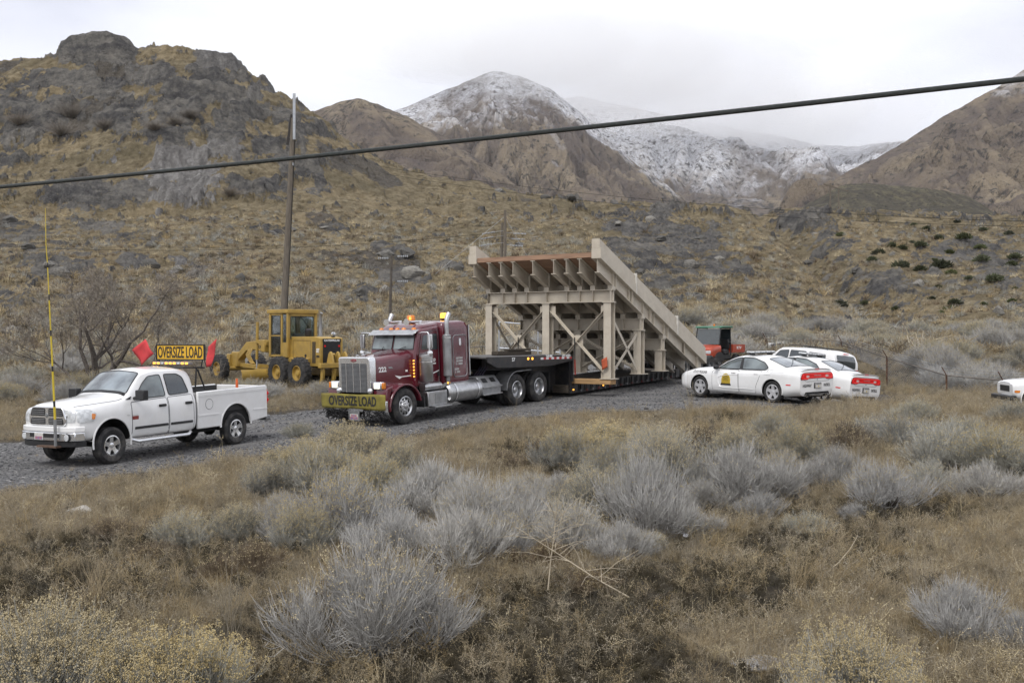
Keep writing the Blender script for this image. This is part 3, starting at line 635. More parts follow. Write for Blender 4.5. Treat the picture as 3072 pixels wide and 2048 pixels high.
MORE = [('d', 432, 522, 90), ('a', 482, 548, 100), ('b', 345, 548, 110), ('c', 368, 520, 80), ('b', 290, 548, 70), ('b', 505, 562, 70), ('d', 540, 540, 60), ('c', 600, 530, 90), ('d', 622, 562, 60), ('d', 692, 538, 50), ('c', 610, 492, 70), ('c', 652, 470, 74), ('d', 682, 492, 60), ('c', 732, 472, 70), ('d', 772, 502, 60),
        ('c', 802, 468, 60), ('d', 700, 512, 60), ('e', 902, 450, 70), ('e', 962, 444, 56), ('e', 930, 492, 60), ('d', 985, 502, 60), ('y', 300, 472, 66), ('y', 352, 462, 60), ('c', 270, 497, 60), ('c', 235, 540, 60), ('b', 530, 500, 50), ('d', 455, 498, 50), ('c', 560, 470, 60), ('e', 870, 440, 50), ('d', 760, 520, 50), ('c', 395, 482, 50)]
for i, (k, px, py, w) in enumerate(MORE):
    x, y = ray_ground(px, py); s = w*y/F_PX/WID[k]; ds = ('wide ' if w >= 80 else 'small ' if w < 60 else 'mid-sized ')+{'a': 'ragged grey', 'b': 'tan-flecked grey', 'c': 'pale-tipped', 'd': 'plain silver', 'e': 'dull olive-grey', 'y': 'golden-headed'}[k]; zl = 'upper' if py < 500 else 'lower'; lm = landmark(px); bush(k, x, y, s*1.25, 2.3*i, rd.uniform(1.0, 1.25), '%s rabbitbrush in the %s thicket downslope of %s' % (ds, zl, lm), '%s rabbitbrush, %s thicket below %s' % (ds, zl, lm))
# sagebrush flats behind the yard and on the slope foot: look-alikes
for i in range(210):
    r = rd.random()
    if r < .62: px, Y = rd.uniform(690, 1090), rd.uniform(43, 82)
    elif r < .8: px, Y = rd.uniform(-40, 320), rd.uniform(42, 66)
    else: px, Y = rd.uniform(300, 700), rd.uniform(60, 76)
    x = px_x(px, Y)
    if road_dist(np.array([x]), np.array([Y]))[0] > -.9: continue
    if px > 755 and Y < np.interp(px, [755, 841, 887, 946, 1003, 1100], [63, 61.5, 51, 46, 44.5, 44]): continue
    if -17 < x < -7.5 and 44 < Y < 55: continue
    if 4 < x < 13 and 36 < Y < 52: continue
    far = px > 690
    sz = rd.uniform(.8, 1.9) if far else rd.uniform(.75, 1.5); kd = rd.choice('acde'); ds = ('big ' if sz > 1.35 else 'small ' if sz < 1.0 else 'middling ')+{'a': 'silver-grey', 'c': 'seed-topped', 'd': 'plain grey', 'e': 'dull olive-grey'}[kd]
    lm = landmark(px); bush(kd, x, Y, sz, None, rd.uniform(.7, 1.0), ds+' sagebrush on the dry flat behind '+lm, ds+' sagebrush behind '+lm, name='sagebrush')
for (px, Y, s, k) in [(232, 40, 1.5, 'e'), (250, 42, 1.3, 'c'), (318, 41, 1.0, 'b'), (8, 44, 1.2, 'c'), (20, 52, 1.6, 'e'), (200, 39, .9, 'c')]:
    bush(k, px_x(px, Y), Y, s, None, .8, 'grey sagebrush in tall dry grass between the motor grader and the road', 'sagebrush near the grader', name='sagebrush')
# green junipers on the right slope
def juniper_mesh(seed):
    rs = np.random.RandomState(seed); n = 420; d = rs.randn(n, 3); d /= np.linalg.norm(d, axis=1)[:, None]; d[:, 2] = np.abs(d[:, 2])
    lump = 1+.25*np.sin(3*np.arctan2(d[:, 1], d[:, 0])+seed); c = d*(rs.rand(n, 1)**.4)*np.stack([lump, lump, .75*np.ones(n)], 1)*.7
    p0 = c; p1 = c+d*.22+rs.randn(n, 3)*.08; p1[:, 2] += .05; me = np_mesh('crown', [ribbons(np.stack([p0, (p0+p1)/2, p1], 1), np.tile([.07, .12, .02], (n, 1)))]); me.materials.append(M_green); return me
JM = [juniper_mesh(40+i) for i in range(4)]; jt = MB().tube([(0, 0, -.1), (.03, .02, .35)], [.06, .03], 5).mesh('trunk'); jt.materials.append(M_wood)
JUN = [(768, 345, 1), (845, 308, 1), (868, 308, .9), (890, 313, 1), (1004, 330, 1), (960, 300, 1.3), (948, 312, 1), (878, 262, 1.1), (905, 264, 1.4), (922, 270, .8), (940, 268, 1.5), (950, 274, 1), (1000, 280, 1), (985, 262, 1.2), (1010, 268, 1), (966, 282, 1.2), (980, 300, .9), (1018, 300, .9), (900, 252, 1), (925, 248, .9), (892, 245, .8), (910, 240, .8), (938, 240, .9), (955, 250, 1), (875, 250, .8), (965, 236, .9), (985, 246, .8), (842, 237, 1.2), (935, 258, .8), (930, 228, .7), (912, 225, .7), (990, 228, .7), (960, 222, .6), (1015, 255, .9), (1012, 235, .7), (1020, 285, 1), (800, 340, .7), (860, 333, .7), (720, 335, .7), (945, 290, .8), (925, 300, .9)]
def hill_point(px, py, lo=60, hi=260):
    ys = np.linspace(lo, hi, 900); z = hill_all(np.full(900, float(px)), ys)[1]; yy = HORIZON-(z-CAM_Z)*F_PX/ys
    k = np.argmax(yy <= py); k = k if yy[k] <= py else 0
    return px_x(px, ys[k]), ys[k], float(z[k])
for i, (px, py, s) in enumerate(JUN):
    x, y, z = hill_point(px+rd.uniform(-7, 7), py+rd.uniform(-4, 4)); s *= rd.uniform(.5, 1.35); t = bpy.data.objects.new('juniper', None); link(t); t.location = (x, y, z-.1); t.rotation_euler = (0, 0, i*1.7); s *= (y/130*1.1+.25)*.72; t.scale = (s, s, s*.95)
    jz = 'spreading' if s > 1.0 else 'tiny' if s < .6 else 'rounded'; jh = 'high on' if py < 250 else 'halfway up' if py < 285 else 'at the foot of'; jl = landmark(px); tag(t, '%s dull green juniper %s the gravelly slope above %s' % (jz, jh, jl), 'shrub', '%s junipers %s the slope above %s' % (jz, jh, jl))
    link(bpy.data.objects.new('crown', JM[i % 4]), t); link(bpy.data.objects.new('trunk', jt), t)
# ------------------------------------------------------------------ grass: instanced tufts
def tuft(name, mat, n, h, r, lean, w, seed, heads=0, k=3):
    rs = np.random.RandomState(seed); b = np.concatenate([rs.randn(n, 2)*r*.4, np.zeros((n, 1))-.02], 1); a = rs.rand(n)*2*np.pi; l = np.abs(rs.randn(n))*lean; hh = h*rs.uniform(.45, 1.1, n)
    ts = np.linspace(0, 1, k); P = b[:, None]+np.stack([(np.cos(a)*l*hh)[:, None]*ts**1.8, (np.sin(a)*l*hh)[:, None]*ts**1.8, hh[:, None]*ts*(1-.25*l[:, None]*ts)], -1)
    P[:, 1:] += rs.randn(n, k-1, 3)*.02*h
    parts = [ribbons(P, np.tile(np.linspace(w, w*.25, k), (n, 1)))]
    me = np_mesh(name, parts); me.materials.append(mat); o = bpy.data.objects.new(name, me)
    return o
def weed(name, mat, n, h, seed, mhead=None):
    """branching weed stalk with little seed lumps"""
    rs = np.random.RandomState(seed); paths, w = [], []; tips = []
    for i in range(n):
        a = rs.uniform(0, 6.28); l = rs.uniform(.1, .5); H = h*rs.uniform(.6, 1.1); b = rs.randn(2)*.06; dx = np.array([math.cos(a), math.sin(a)])*l*H
        p = [np.array([*(b+dx*t**1.5), H*t]) for t in (0, .5, 1)]; paths.append(p); w.append([.006, .005, .003])
        for j in range(7):
            t = rs.uniform(.3, 1); q = p[0]+(p[1]-p[0])*min(1, 2*t) if t < .5 else p[1]+(p[2]-p[1])*(2*t-1); e = q+np.array([*(rs.randn(2)*.09*h*1.6), rs.uniform(.03, .16)*h*1.4]); paths.append([q, (q+e)/2+rs.randn(3)*.008, e]); w.append([.004, .004, .002]); tips += [e, (q+e)/2]
    tips = np.array(tips); tips = np.repeat(tips, 2, 0)+rs.randn(len(tips)*2, 3)*.015
    V1 = ribbons(np.array(paths), np.array(w)); V2 = blobs(tips, rs.uniform(.004, .010, len(tips)), seed)
    V1 = (V1[0], np.concatenate([V1[1][:, [0, 1, 2]], V1[1][:, [0, 2, 3]]]))
    me = np_mesh(name, [V1, V2]); me.materials.append(mat); return bpy.data.objects.new(name, me)
def scatter(name, protos, pts, rots, scl, idx, kind='stuff', label=None):
    pc = bpy.data.collections.new(name+' forms')
    for i, p in enumerate(protos): p.name = '%s_form_%02d' % (name, i); pc.objects.link(p)
    me = bpy.data.meshes.new(name); me.vertices.add(len(pts)); me.vertices.foreach_set('co', np.asarray(pts, np.float32).ravel())
    a = me.attributes.new('rot', 'FLOAT_VECTOR', 'POINT'); a.data.foreach_set('vector', np.asarray(rots, np.float32).ravel())
    a = me.attributes.new('scl', 'FLOAT_VECTOR', 'POINT'); a.data.foreach_set('vector', np.asarray(scl, np.float32).ravel())
    a = me.attributes.new('idx', 'INT', 'POINT'); a.data.foreach_set('value', np.asarray(idx, np.int32))
    o = bpy.data.objects.new(name, me); link(o)
    g = bpy.data.node_groups.new(name, 'GeometryNodeTree'); g.interface.new_socket('Geometry', in_out='INPUT', socket_type='NodeSocketGeometry'); g.interface.new_socket('Geometry', in_out='OUTPUT', socket_type='NodeSocketGeometry')
    gi, go = N('NodeGroupInput', g), N('NodeGroupOutput', g); ci = N('GeometryNodeCollectionInfo', g); ci.inputs['Collection'].default_value = pc; ci.inputs['Separate Children'].default_value = True; ci.inputs['Reset Children'].default_value = True
    ip = N('GeometryNodeInstanceOnPoints', g); ip.inputs['Pick Instance'].default_value = True
    def na(nm, ty): n = N('GeometryNodeInputNamedAttribute', g, data_type=ty); n.inputs[0].default_value = nm; return n.outputs[0]
    e2r = N('FunctionNodeEulerToRotation', g); g.links.new(na('rot', 'FLOAT_VECTOR'), e2r.inputs[0])
    mp_ = N('GeometryNodeMeshToPoints', g)
    g.links.new(gi.outputs[0], mp_.inputs[0]); g.links.new(mp_.outputs[0], ip.inputs['Points']); g.links.new(ci.outputs[0], ip.inputs['Instance']); g.links.new(e2r.outputs[0], ip.inputs['Rotation']); g.links.new(na('scl', 'FLOAT_VECTOR'), ip.inputs['Scale']); g.links.new(na('idx', 'INT'), ip.inputs['Instance Index'])
    g.links.new(ip.outputs[0], go.inputs[0]); md = o.modifiers.new('scatter', 'NODES'); md.node_group = g
    tag(o, label, 'grass' if 'grass' in name else 'stones', kind=kind); return o
protos = [tuft('t', M_straw, 46, .34, .16, .55, .007, 1), tuft('t', M_gold, 40, .42, .14, .7, .007, 2), tuft('t', M_straw, 60, .22, .2, .9, .006, 3), tuft('t', M_weed, 50, .26, .18, .6, .008, 4),
          weed('t', M_weed, 9, .34, 5), weed('t', M_straw, 6, .42, 6), tuft('t', M_olive, 50, .16, .2, .7, .008, 7), weed('t', M_gold, 4, .55, 8), tuft('t', M_straw, 9, .85, .12, .45, .006, 9), weed('t', M_weed, 10, .25, 10), weed('t', M_pale, 3, .60, 31), tuft('t', M_pale, 16, .62, .14, .6, .007, 32)]
def grass_field():
    n = 150000; Y = 5.5+(60-5.5)*rng.rand(n)**1.55; px = rng.uniform(-110, 1134, n); X = px_x(px, Y)
    keep = rng.rand(n) < np.clip(.95-.011*Y, .3, 1)*np.clip(px_x(1134, Y)*2/16, .25, 1)
    X, Y, px = X[keep], Y[keep], px[keep]; rdist = road_dist(X, Y)+.5*fbm(X/.8, Y/.8, 3, .6, 140)
    dens = sst(-.10, .6, -rdist)*(.40+.60*sst(-.35, .35, fbm(X/1.3, Y/1.3, 3, .55, 150)))
    k = rng.rand(len(X)) < dens+.004; X, Y, px, rdist = X[k], Y[k], px[k], rdist[k]; n = len(X)
    zone = fbm(X/4.5, Y/4.5, 3, .55, 160); z2 = fbm(X/2.2, Y/2.2, 3, .55, 170); r = rng.rand(n); verge = sst(7, 1, -rdist)
    dry = sst(-.35, .45, zone+.95*verge+.35*sst(30, 45, Y)-.38*sst(14, 8, Y)+.12+.4*sst(620, 1000, px)*sst(10, 13, Y)); idx = np.zeros(n, int)
    dryset = np.array([0, 1, 2, 0, 5, 1, 2, 0]); dkset = np.array([3, 4, 6, 9, 3, 4, 9, 5, 9, 6, 3, 7])
    isdry = r < dry; idx[isdry] = dryset[rng.randint(0, len(dryset), isdry.sum())]; idx[~isdry] = dkset[rng.randint(0, len(dkset), (~isdry).sum())]
    tall = rng.rand(n) < np.where(Y < 24, .05, .012); idx[tall] = np.array([8, 10, 11, 10])[rng.randint(0, 4, tall.sum())]
    s = rng.uniform(.45, .95, n)*(1+.4*sst(-.2, .6, z2))*np.clip(.75+.010*Y, .75, 1.3)*np.where(isdry, 1.0, .78)*np.where(Y < 20, .85, 1.); s = s*(1-.55*sst(-2.2, -.2, rdist))
    rots = np.stack([rng.randn(n)*.12, rng.randn(n)*.12, rng.rand(n)*6.28], 1); scl = np.stack([s*1.05, s*1.05, s*rng.uniform(.75, 1.15, n)], 1)
    scatter('dry_grass', protos, np.stack([X, Y, ground_z(X, Y)], 1), rots, scl, idx, label='dry straw and brown grass covering the ground either side of the gravel road')
grass_field()
# bunch grass and stones on the hillside
def hill_scatter():
    n = 85000; Y = 58+rng.rand(n)**1.3*125; px = rng.uniform(-60, 1084, n); X, z, m, tn, gold, scree = hill_all(px, Y); k = (m < .25) & (rng.rand(n) < (.35+.65*sst(-.2, .5, fbm(X/8, Y/8, 3, .5, 180)))*np.clip(1.25-Y/190, .2, 1)); k &= rng.rand(n) < (1-.7*scree)
    X, Y, z = X[k], Y[k], z[k]; n = len(X); s = np.exp(rng.randn(n)*.32)*1.25; pr = [tuft('t', M_straw, 34, .36, .22, .8, .03, 21), tuft('t', M_gold, 34, .34, .22, .9, .03, 22), tuft('t', M_weed, 34, .3, .25, .9, .03, 23), tuft('t', M_stem2, 44, .4, .24, .8, .025, 24), tuft('t', M_pale, 30, .34, .2, .9, .03, 25), tuft('t', M_brown, 40, .36, .26, .9, .03, 26)]
    idx = np.array([0, 0, 1, 1, 5, 2, 3, 4, 1, 3, 4, 5])[rng.randint(0, 12, n)]
    scatter('bunch_grass', pr, np.stack([X, Y, z], 1), np.stack([rng.randn(n)*.1, rng.randn(n)*.1, rng.rand(n)*6.28], 1), np.stack([s, s, s*.9], 1), idx, label='dry bunch grass dotted over the rocky hillside')
    print('bunch', n)
hill_scatter()
# ------------------------------------------------------------------ rocks
M_rock = None
def rock_mat():
    m, t, b, co = new_mat('slate boulder', .92, .2); dark, pale, fine = rock_cols(t, co); oi = N('ShaderNodeObjectInfo', t)
    n2 = noise_n(t, co, 3.5, 6, .7, (1, 1, 3)); c = mix_n(t, range_n(t, math_n(t, 'ADD', n2, math_n(t, 'MULTIPLY', math_n(t, 'SUBTRACT', oi.outputs['Random'], .6), .35)), .42, .7), (.10, .096, .088), (.27, .255, .225))
    c = mix_n(t, range_n(t, fine, .6, .75, 0, .6), c, (.16, .13, .075)); t.links.new(c, b.inputs['Base Color']); p = bump_n(t, b, n2, .8, .12); bump_n(t, b, noise_n(t, co, 14, 5, .7), .6, .03, p); return m
M_rock = rock_mat()
def rock_mesh(seed, slab=1., sub=3):
    rs = np.random.RandomState(seed); bm = bmesh.new(); bmesh.ops.create_icosphere(bm, subdivisions=sub, radius=1)
    pl_ = [(Vector(rs.randn(3)).normalized(), rs.uniform(.55, .9)) for _ in range(13)]; ph = rs.rand(3)*10
    for v in bm.verts:
        p = v.co.copy()
        for nrm, d in pl_:
            q = p.dot(nrm)
            if q > d: p -= nrm*(q-d)*.92
        q = math.floor(p.z*5+ph[0])/5.; p.x *= 1+.10*math.sin(q*23+ph[1]); p.y *= 1+.10*math.sin(q*31+ph[2])
        p += Vector(rs.randn(3))*.025; p.z *= slab; v.co = p
    me = bpy.data.meshes.new('rock'); bm.to_mesh(me); bm.free(); me.materials.append(M_rock); me.shade_smooth(); me.set_sharp_from_angle(angle=R(32)); return me
RM = [rock_mesh(60+i, s) for i, s in enumerate((.6, .7, .45, .8, .5, .65))]
ROCKS = [(385, 252, 22, 9), (407, 250, 20, 8), (384, 285, 15, 13), (412, 270, 22, 9), (400, 290, 14, 9), (362, 290, 12, 9), (455, 265, 20, 8), (433, 285, 11, 9), (460, 285, 12, 8), (434, 302, 10, 8), (420, 312, 9, 8), (455, 305, 10, 6), (493, 292, 12, 8), (520, 243, 16, 4), (535, 236, 14, 3), (150, 262, 18, 9), (178, 266, 14, 8), (198, 272, 13, 10), (240, 276, 12, 9), (128, 268, 14, 9), (80, 292, 16, 10), (62, 270, 15, 9), (230, 255, 9, 7), (222, 260, 8, 5), (205, 238, 10, 4), (290, 228, 16, 4), (325, 226, 18, 4), (150, 243, 8, 5), (50, 262, 14, 8), (30, 245, 16, 7), (10, 330, 20, 10), (46, 325, 12, 7), (640, 268, 14, 7), (690, 262, 16, 8), (720, 256, 13, 6), (662, 236, 14, 6), (700, 236, 14, 7), (745, 278, 11, 6), (618, 222, 12, 5), (650, 218, 12, 5), (706, 284, 9, 6), (735, 300, 9, 5), (918, 282, 12, 8), (998, 308, 14, 8), (815, 232, 9, 4), (782, 222, 9, 4), (808, 260, 10, 6), (855, 268, 10, 6), (760, 258, 10, 5), (955, 212, 12, 5), (498, 188, 17, 8, 1), (545, 196, 11, 4), (571, 197, 11, 6, 1), (12, 217, 18, 8), (355, 262, 9, 6), (272, 232, 12, 4), (350, 300, 8, 5), (310, 300, 9, 5), (108, 305, 10, 6)]
for i, r_ in enumerate(ROCKS):
    px, py, w, h = r_[:4]; x, y, z = hill_point(px, py+h*.4, 60, 249); t = obj('boulder', RM[i % 6], None, smooth=False) if False else link(bpy.data.objects.new('boulder', RM[i % 6]))
    s = w*y/F_PX*.55; hz = h*y/F_PX*.75/(.6 if i % 6 else .5); t.location = (x, y, z-hz*.12); t.scale = (s, s*.8, hz); t.rotation_euler = (0, 0, i*2.1)
    if len(r_) > 4: tag(t, 'blocky boulder standing up on the skyline of the grassy bench', 'boulder', 'boulders on the skyline bench')
    else: rz = 'large' if w >= 15 else 'small' if w < 10 else 'medium'; rh = 'flat' if h < w*.45 else 'chunky'; rp_ = 'high on' if py < 240 else 'midway up' if py < 275 else 'low on'; rl = landmark(px); tag(t, '%s %s grey boulder %s the grassy hillside above %s' % (rz, rh, rp_, rl), 'boulder', '%s %s boulders %s the hillside above %s' % (rz, rh, rp_, rl))
M_white = pm('pale boulder', (.52, .50, .46), .9, var=.15, scale=5, bump=.5)
def one_rock(name, px, py, w, h, lab, mat, i=0, slab=1):
    x, y = ray_ground(px, py); me = RM[i].copy(); me.materials.clear(); me.materials.append(mat); o = link(bpy.data.objects.new(name, me)); s = w*y/F_PX/2
    o.location = (x, y, float(ground_z(x, y)[0])+.02); o.scale = (s, s*.8, h*y/F_PX/.55); return tag(o, lab, 'rock')
one_rock('boulder', 81, 516, 30, 7, 'whitish rounded boulder half buried in brown grass', M_white, 0)
sl = one_rock('stone_slab', 765, 664, 70, 7, 'flat grey stone slab beside the yellow-crowned rabbitbrush', pm('grey slab stone', (.34, .33, .32), .9, var=.15, scale=7, bump=.5), 2)
for (px, py, w, h) in [(648, 424, 16, 7), (632, 427, 14, 6), (668, 426, 15, 6), (688, 428, 12, 5), (642, 418, 10, 4)]: 
    o = one_rock('slate_slab', px, py, w, h, 'dark slate slab in a loose heap on the verge below the trailer', M_rock, 2); o['group'] = 'slate heap on the verge'
# gravel stones on the road
def gravel():
    n = 26000; Y = 22+rng.rand(n)*28; px = rng.uniform(-80, 960, n); X = px_x(px, Y); d = road_dist(X, Y); k = d > -.25; X, Y, d = X[k], Y[k], d[k]; n = len(X)
    pr = []
    for i, c in enumerate([(.075, .075, .078), (.12, .118, .115), (.28, .27, .26)]):
        me = rock_mesh(90+i, .6, 1); me.materials.clear(); me.materials.append(pm('gravel stone %d' % i, c, .9, var=.2, scale=3)); pr.append(bpy.data.objects.new('s', me))
    s = np.exp(rng.randn(n)*.45)*.022; s = np.where((d < .8) & (rng.rand(n) < .2), s*2, s); idx = np.array([0, 0, 1, 1, 0, 2, 1, 0])[rng.randint(0, 8, n)]
    scatter('gravel_stones', pr, np.stack([X, Y, ground_z(X, Y)+.004], 1), rng.rand(n, 3)*6.28*np.array([.05, .05, 1]), np.stack([s, s*rng.uniform(.7, 1.2, n), s], 1), idx, label='loose dark gravel stones on the road')
gravel()
# ------------------------------------------------------------------ bare tree behind the pickup
def bare_tree(x, y, H, seed, label):
    rs = random.Random(seed); limbs, twigs = MB(), []
    trunk = MB()
    def grow(p, d, L, r, lev):
        pts, rr = [p], [r]; q = p.copy(); dd = d.copy(); n = 5
        for i in range(n):
            dd = (dd+Vector((rs.gauss(0, .16), rs.gauss(0, .16), rs.gauss(.03, .12)))).normalized(); q = q+dd*L/n; pts.append(q.copy()); rr.append(max(r*(1-.75*(i+1)/n), .004))
        if lev >= 3: twigs.append(pts)
        else: (trunk if lev == 0 else limbs).tube(pts, rr, 6 if lev < 2 else 4, cap=False)
        if lev < 5:
            for c in range([4, 5, 6, 6, 4][lev]):
                t = rs.uniform(.3, 1); i = min(int(t*n), n-1); s = pts[i].lerp(pts[i+1], t*n-i); v = Vector((rs.gauss(0, 1), rs.gauss(0, 1), rs.gauss(.25, .6))).normalized()
                nd = (dd*.75+v*.85).normalized(); grow(s, nd, L*rs.uniform(.42, .68), max(rr[i]*.62, .004), lev+1)
    g = float(ground_z(x, y)[0])
    for d, L, r in ((Vector((.10, 0, 1)), H*.42, .19), (Vector((.5, -.1, .8)), H*.5, .15), (Vector((-.45, .1, .85)), H*.48, .13), (Vector((.75, .2, .35)), H*.42, .09), (Vector((-.8, -.1, .4)), H*.4, .09)):
        grow(Vector((rs.uniform(-.15, .15), 0, -.1)), d.normalized(), L, r, 0)
    t = thing('bare_tree', label, 'tree', Matrix.Translation((x, y, g)))
    mb = pm('dark tree bark', (.075, .062, .052), .95, var=.25, scale=14, bump=.5, col2=(.15, .13, .115)); trunk.build('trunk', mb, t); limbs.build('branches', mb, t)
    P = np.array([[list(p[i]) for i in (0, 2, 3, 5)] for p in twigs]); P = P.reshape(len(twigs), 4, 3); me = np_mesh('twigs', [ribbons(P, np.tile([.014, .011, .009, .004], (len(P), 1)))]); me.materials.append(M_twig); link(bpy.data.objects.new('twigs', me), t)
    print('twigs', len(twigs))
tx = px_x(99, 45); bare_tree(tx, 45, 8.2, 12, 'leafless spreading tree with dark branches standing behind the white pickup')
for i, (px, py, h) in enumerate([(105, 130, 3), (175, 125, 2.5), (190, 118, 2.6), (155, 130, 2.4), (72, 118, 4.5), (62, 135, 4), (20, 125, 3.6), (230, 196, 2.2)]):   # leafless brush high on the left hill
    x, y, z = hill_point(px, py, 150, 249); n = 800; rs = np.random.RandomState(300+i); e = rs.randn(n, 3)*np.array([.45, .4, .22])*h; e[:, 2] = np.abs(e[:, 2])+h*.35
    me = np_mesh('stems', [ribbons(np.stack([e*.05, e*.5+rs.randn(n, 3)*.08, e], 1), np.tile([.03, .03, .018], (n, 1)))]); me.materials.append(M_twig); o = link(bpy.data.objects.new('leafless_thicket', me)); o.location = (x, y, z-.2)
    tag(o, 'grey leafless thicket clinging to the rocky left hill', 'shrub', 'leafless thickets on the rocky hill')
# tall straw tufts and stalks in the foreground
def stalks(name, px, py, n, h, seed, lab, mat=M_straw, lean=.3, w=.006, cat='grass tuft', r=.1):
    x, y = ray_ground(px, py); o = tuft(name, mat, n, h, r, lean, w, seed, k=5); link(o); o.location = (x, y, float(ground_z(x, y)[0])); tag(o, lab, cat); return o
stalks('grass_tuft', 232, 645, 46, 1.05, 401, 'tall straw grass tuft left of the largest ragged rabbitbrush', lean=.25)
stalks('grass_tuft', 95, 610, 120, .75, 402, 'golden wispy grass tuft in the weeds below the white boulder', M_gold, .4)
stalks('grass_tuft', 515, 420, 12, 1.1, 403, 'tall pale stalks beside the tractor fuel tank', lean=.35)
stalks('grass_tuft', 690, 418, 20, 1.5, 404, 'tall bleached stalks in front of the trailer rear', lean=.3, w=.01)
stalks('grass_tuft', 640, 440, 90, .7, 405, 'flattened bleached stalks sprawling on the verge below the trailer rear', lean=1.3, w=.008)
stalks('grass_tuft', 800, 600, 60, .7, 406, 'fine golden grass tuft right of the dull grey brush', M_gold, .5)
def dead_branch(px, py, pts, lab, seed):
    rs = random.Random(seed); x, y = ray_ground(px, py); m = MB(); pts = [Vector(p) for p in pts]; m.tube(pts, [.009, .007, .005, .003], 5)
    for k in range(22 if seed < 3 else 0):
        t = rs.uniform(.25, 1)*(len(pts)-1.001); i = int(t); s = pts[i].lerp(pts[i+1], t-i); d = Vector((rs.gauss(0, .25), rs.gauss(0, .2), abs(rs.gauss(0, .2)))); m.tube([s, s+d*.5+Vector((0, 0, .03)), s+d], [.004, .003, .0015], 4)
    o = m.build('dead_branch', pm('bleached wood', (.48, .41, .30), .9, var=.15, scale=9)); o.location = (x, y, float(ground_z(x, y)[0])+.12); tag(o, lab, 'branch')
dead_branch(630, 610, [(0, 0, .05), (-.35, .25, .2), (-.8, .5, .45), (-1.25, .7, .7)], 'fallen bleached branch leaning on the tan-tipped grey brush', 1)
dead_branch(548, 596, [(0, 0, 0), (.03, .05, .3), (.07, .08, .6), (.1, .1, .9)], 'upright bleached branch standing by the small round tan brush', 2)
dead_branch(825, 575, [(0, 0, .0), (.2, .1, .12), (.38, .2, .28), (.5, .3, .42)], 'pale broken stick lying in the dry grass', 3)
# ================================================================== vehicle toolkit
M_white_paint = pm('white car paint', (.80, .80, .79), .25, var=.02, scale=2, coat=.6, dirt=((.45, .41, .35), .20, 2.2))
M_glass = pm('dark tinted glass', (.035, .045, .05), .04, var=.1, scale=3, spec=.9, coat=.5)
M_glass_s = pm('glass with painted sky reflection', (.27, .31, .33), .05, var=.35, scale=1.6, spec=.9, coat=.6)  # sky reflection painted into the pale grey base colour
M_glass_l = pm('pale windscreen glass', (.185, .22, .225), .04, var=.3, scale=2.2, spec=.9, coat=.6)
M_black = pm('black trim', (.018, .018, .019), .5, var=.1); M_rubber = pm('tyre rubber', (.026, .026, .027), .85, var=.2, scale=12, dirt=((.16, .145, .125), .55, 5), bump=.3)
M_chrome = pm('chrome', (.80, .81, .82), .2, .85, var=.05, scale=4); M_alu = pm('brushed aluminium', (.60, .605, .61), .34, 1, var=.1, scale=7, dirt=((.30, .28, .25), .35, 6))
M_steel = pm('dull grey steel', (.36, .365, .37), .45, .6, var=.15, scale=5, dirt=((.22, .20, .17), .4, 4))
M_silver = pm('silver wheel paint', (.66, .66, .67), .3, .45, var=.06); M_under = pm('underbody black', (.013, .013, .013), .9, var=.2)
M_red = pm('red lamp lens', (.55, .012, .018), .15, var=.1, coat=.5, emit=((1, .03, .02), .12)); M_amber = pm('amber lens', (.75, .23, .02), .2, var=.1, coat=.5)
M_amber_on = pm('lit amber lamp', (.9, .35, .04), .3, emit=((1, .42, .06), 1.6)); M_lens = pm('clear lamp lens', (.66, .68, .69), .08, var=.15, scale=14, coat=.5, spec=.8)
M_head_on = pm('lit headlamp', (.9, .87, .75), .2, emit=((1, .93, .74), 1.1)); M_white_t = pm('white lettering', (.82, .82, .80), .5, var=.03); M_black_t = pm('black lettering', (.02, .02, .022), .5, var=.05)
M_gap = pm('panel gap', (.10, .10, .105), .8, var=.05); M_plate = pm('number plate', (.62, .60, .56), .4, var=.1, scale=20); M_redblue = pm('plate print', (.50, .16, .10), .4, var=.25, scale=20, col2=(.12, .16, .40))
def pchip(x, y, q):
    x = np.asarray(x, float); y = np.asarray(y, float); h = np.diff(x); d = np.diff(y)/h; m = np.zeros(len(x)); m[0], m[-1] = d[0], d[-1]
    for i in range(1, len(x)-1):
        if d[i-1]*d[i] > 0: w1, w2 = 2*h[i]+h[i-1], h[i]+2*h[i-1]; m[i] = (w1+w2)/(w1/d[i-1]+w2/d[i])
    i = np.clip(np.searchsorted(x, q, side='right')-1, 0, len(h)-1); t = (q-x[i])/h[i]; t2, t3 = t*t, t*t*t
    return (2*t3-3*t2+1)*y[i]+(t3-2*t2+t)*h[i]*m[i]+(-2*t3+3*t2)*y[i+1]+(t3-t2)*h[i]*m[i+1]
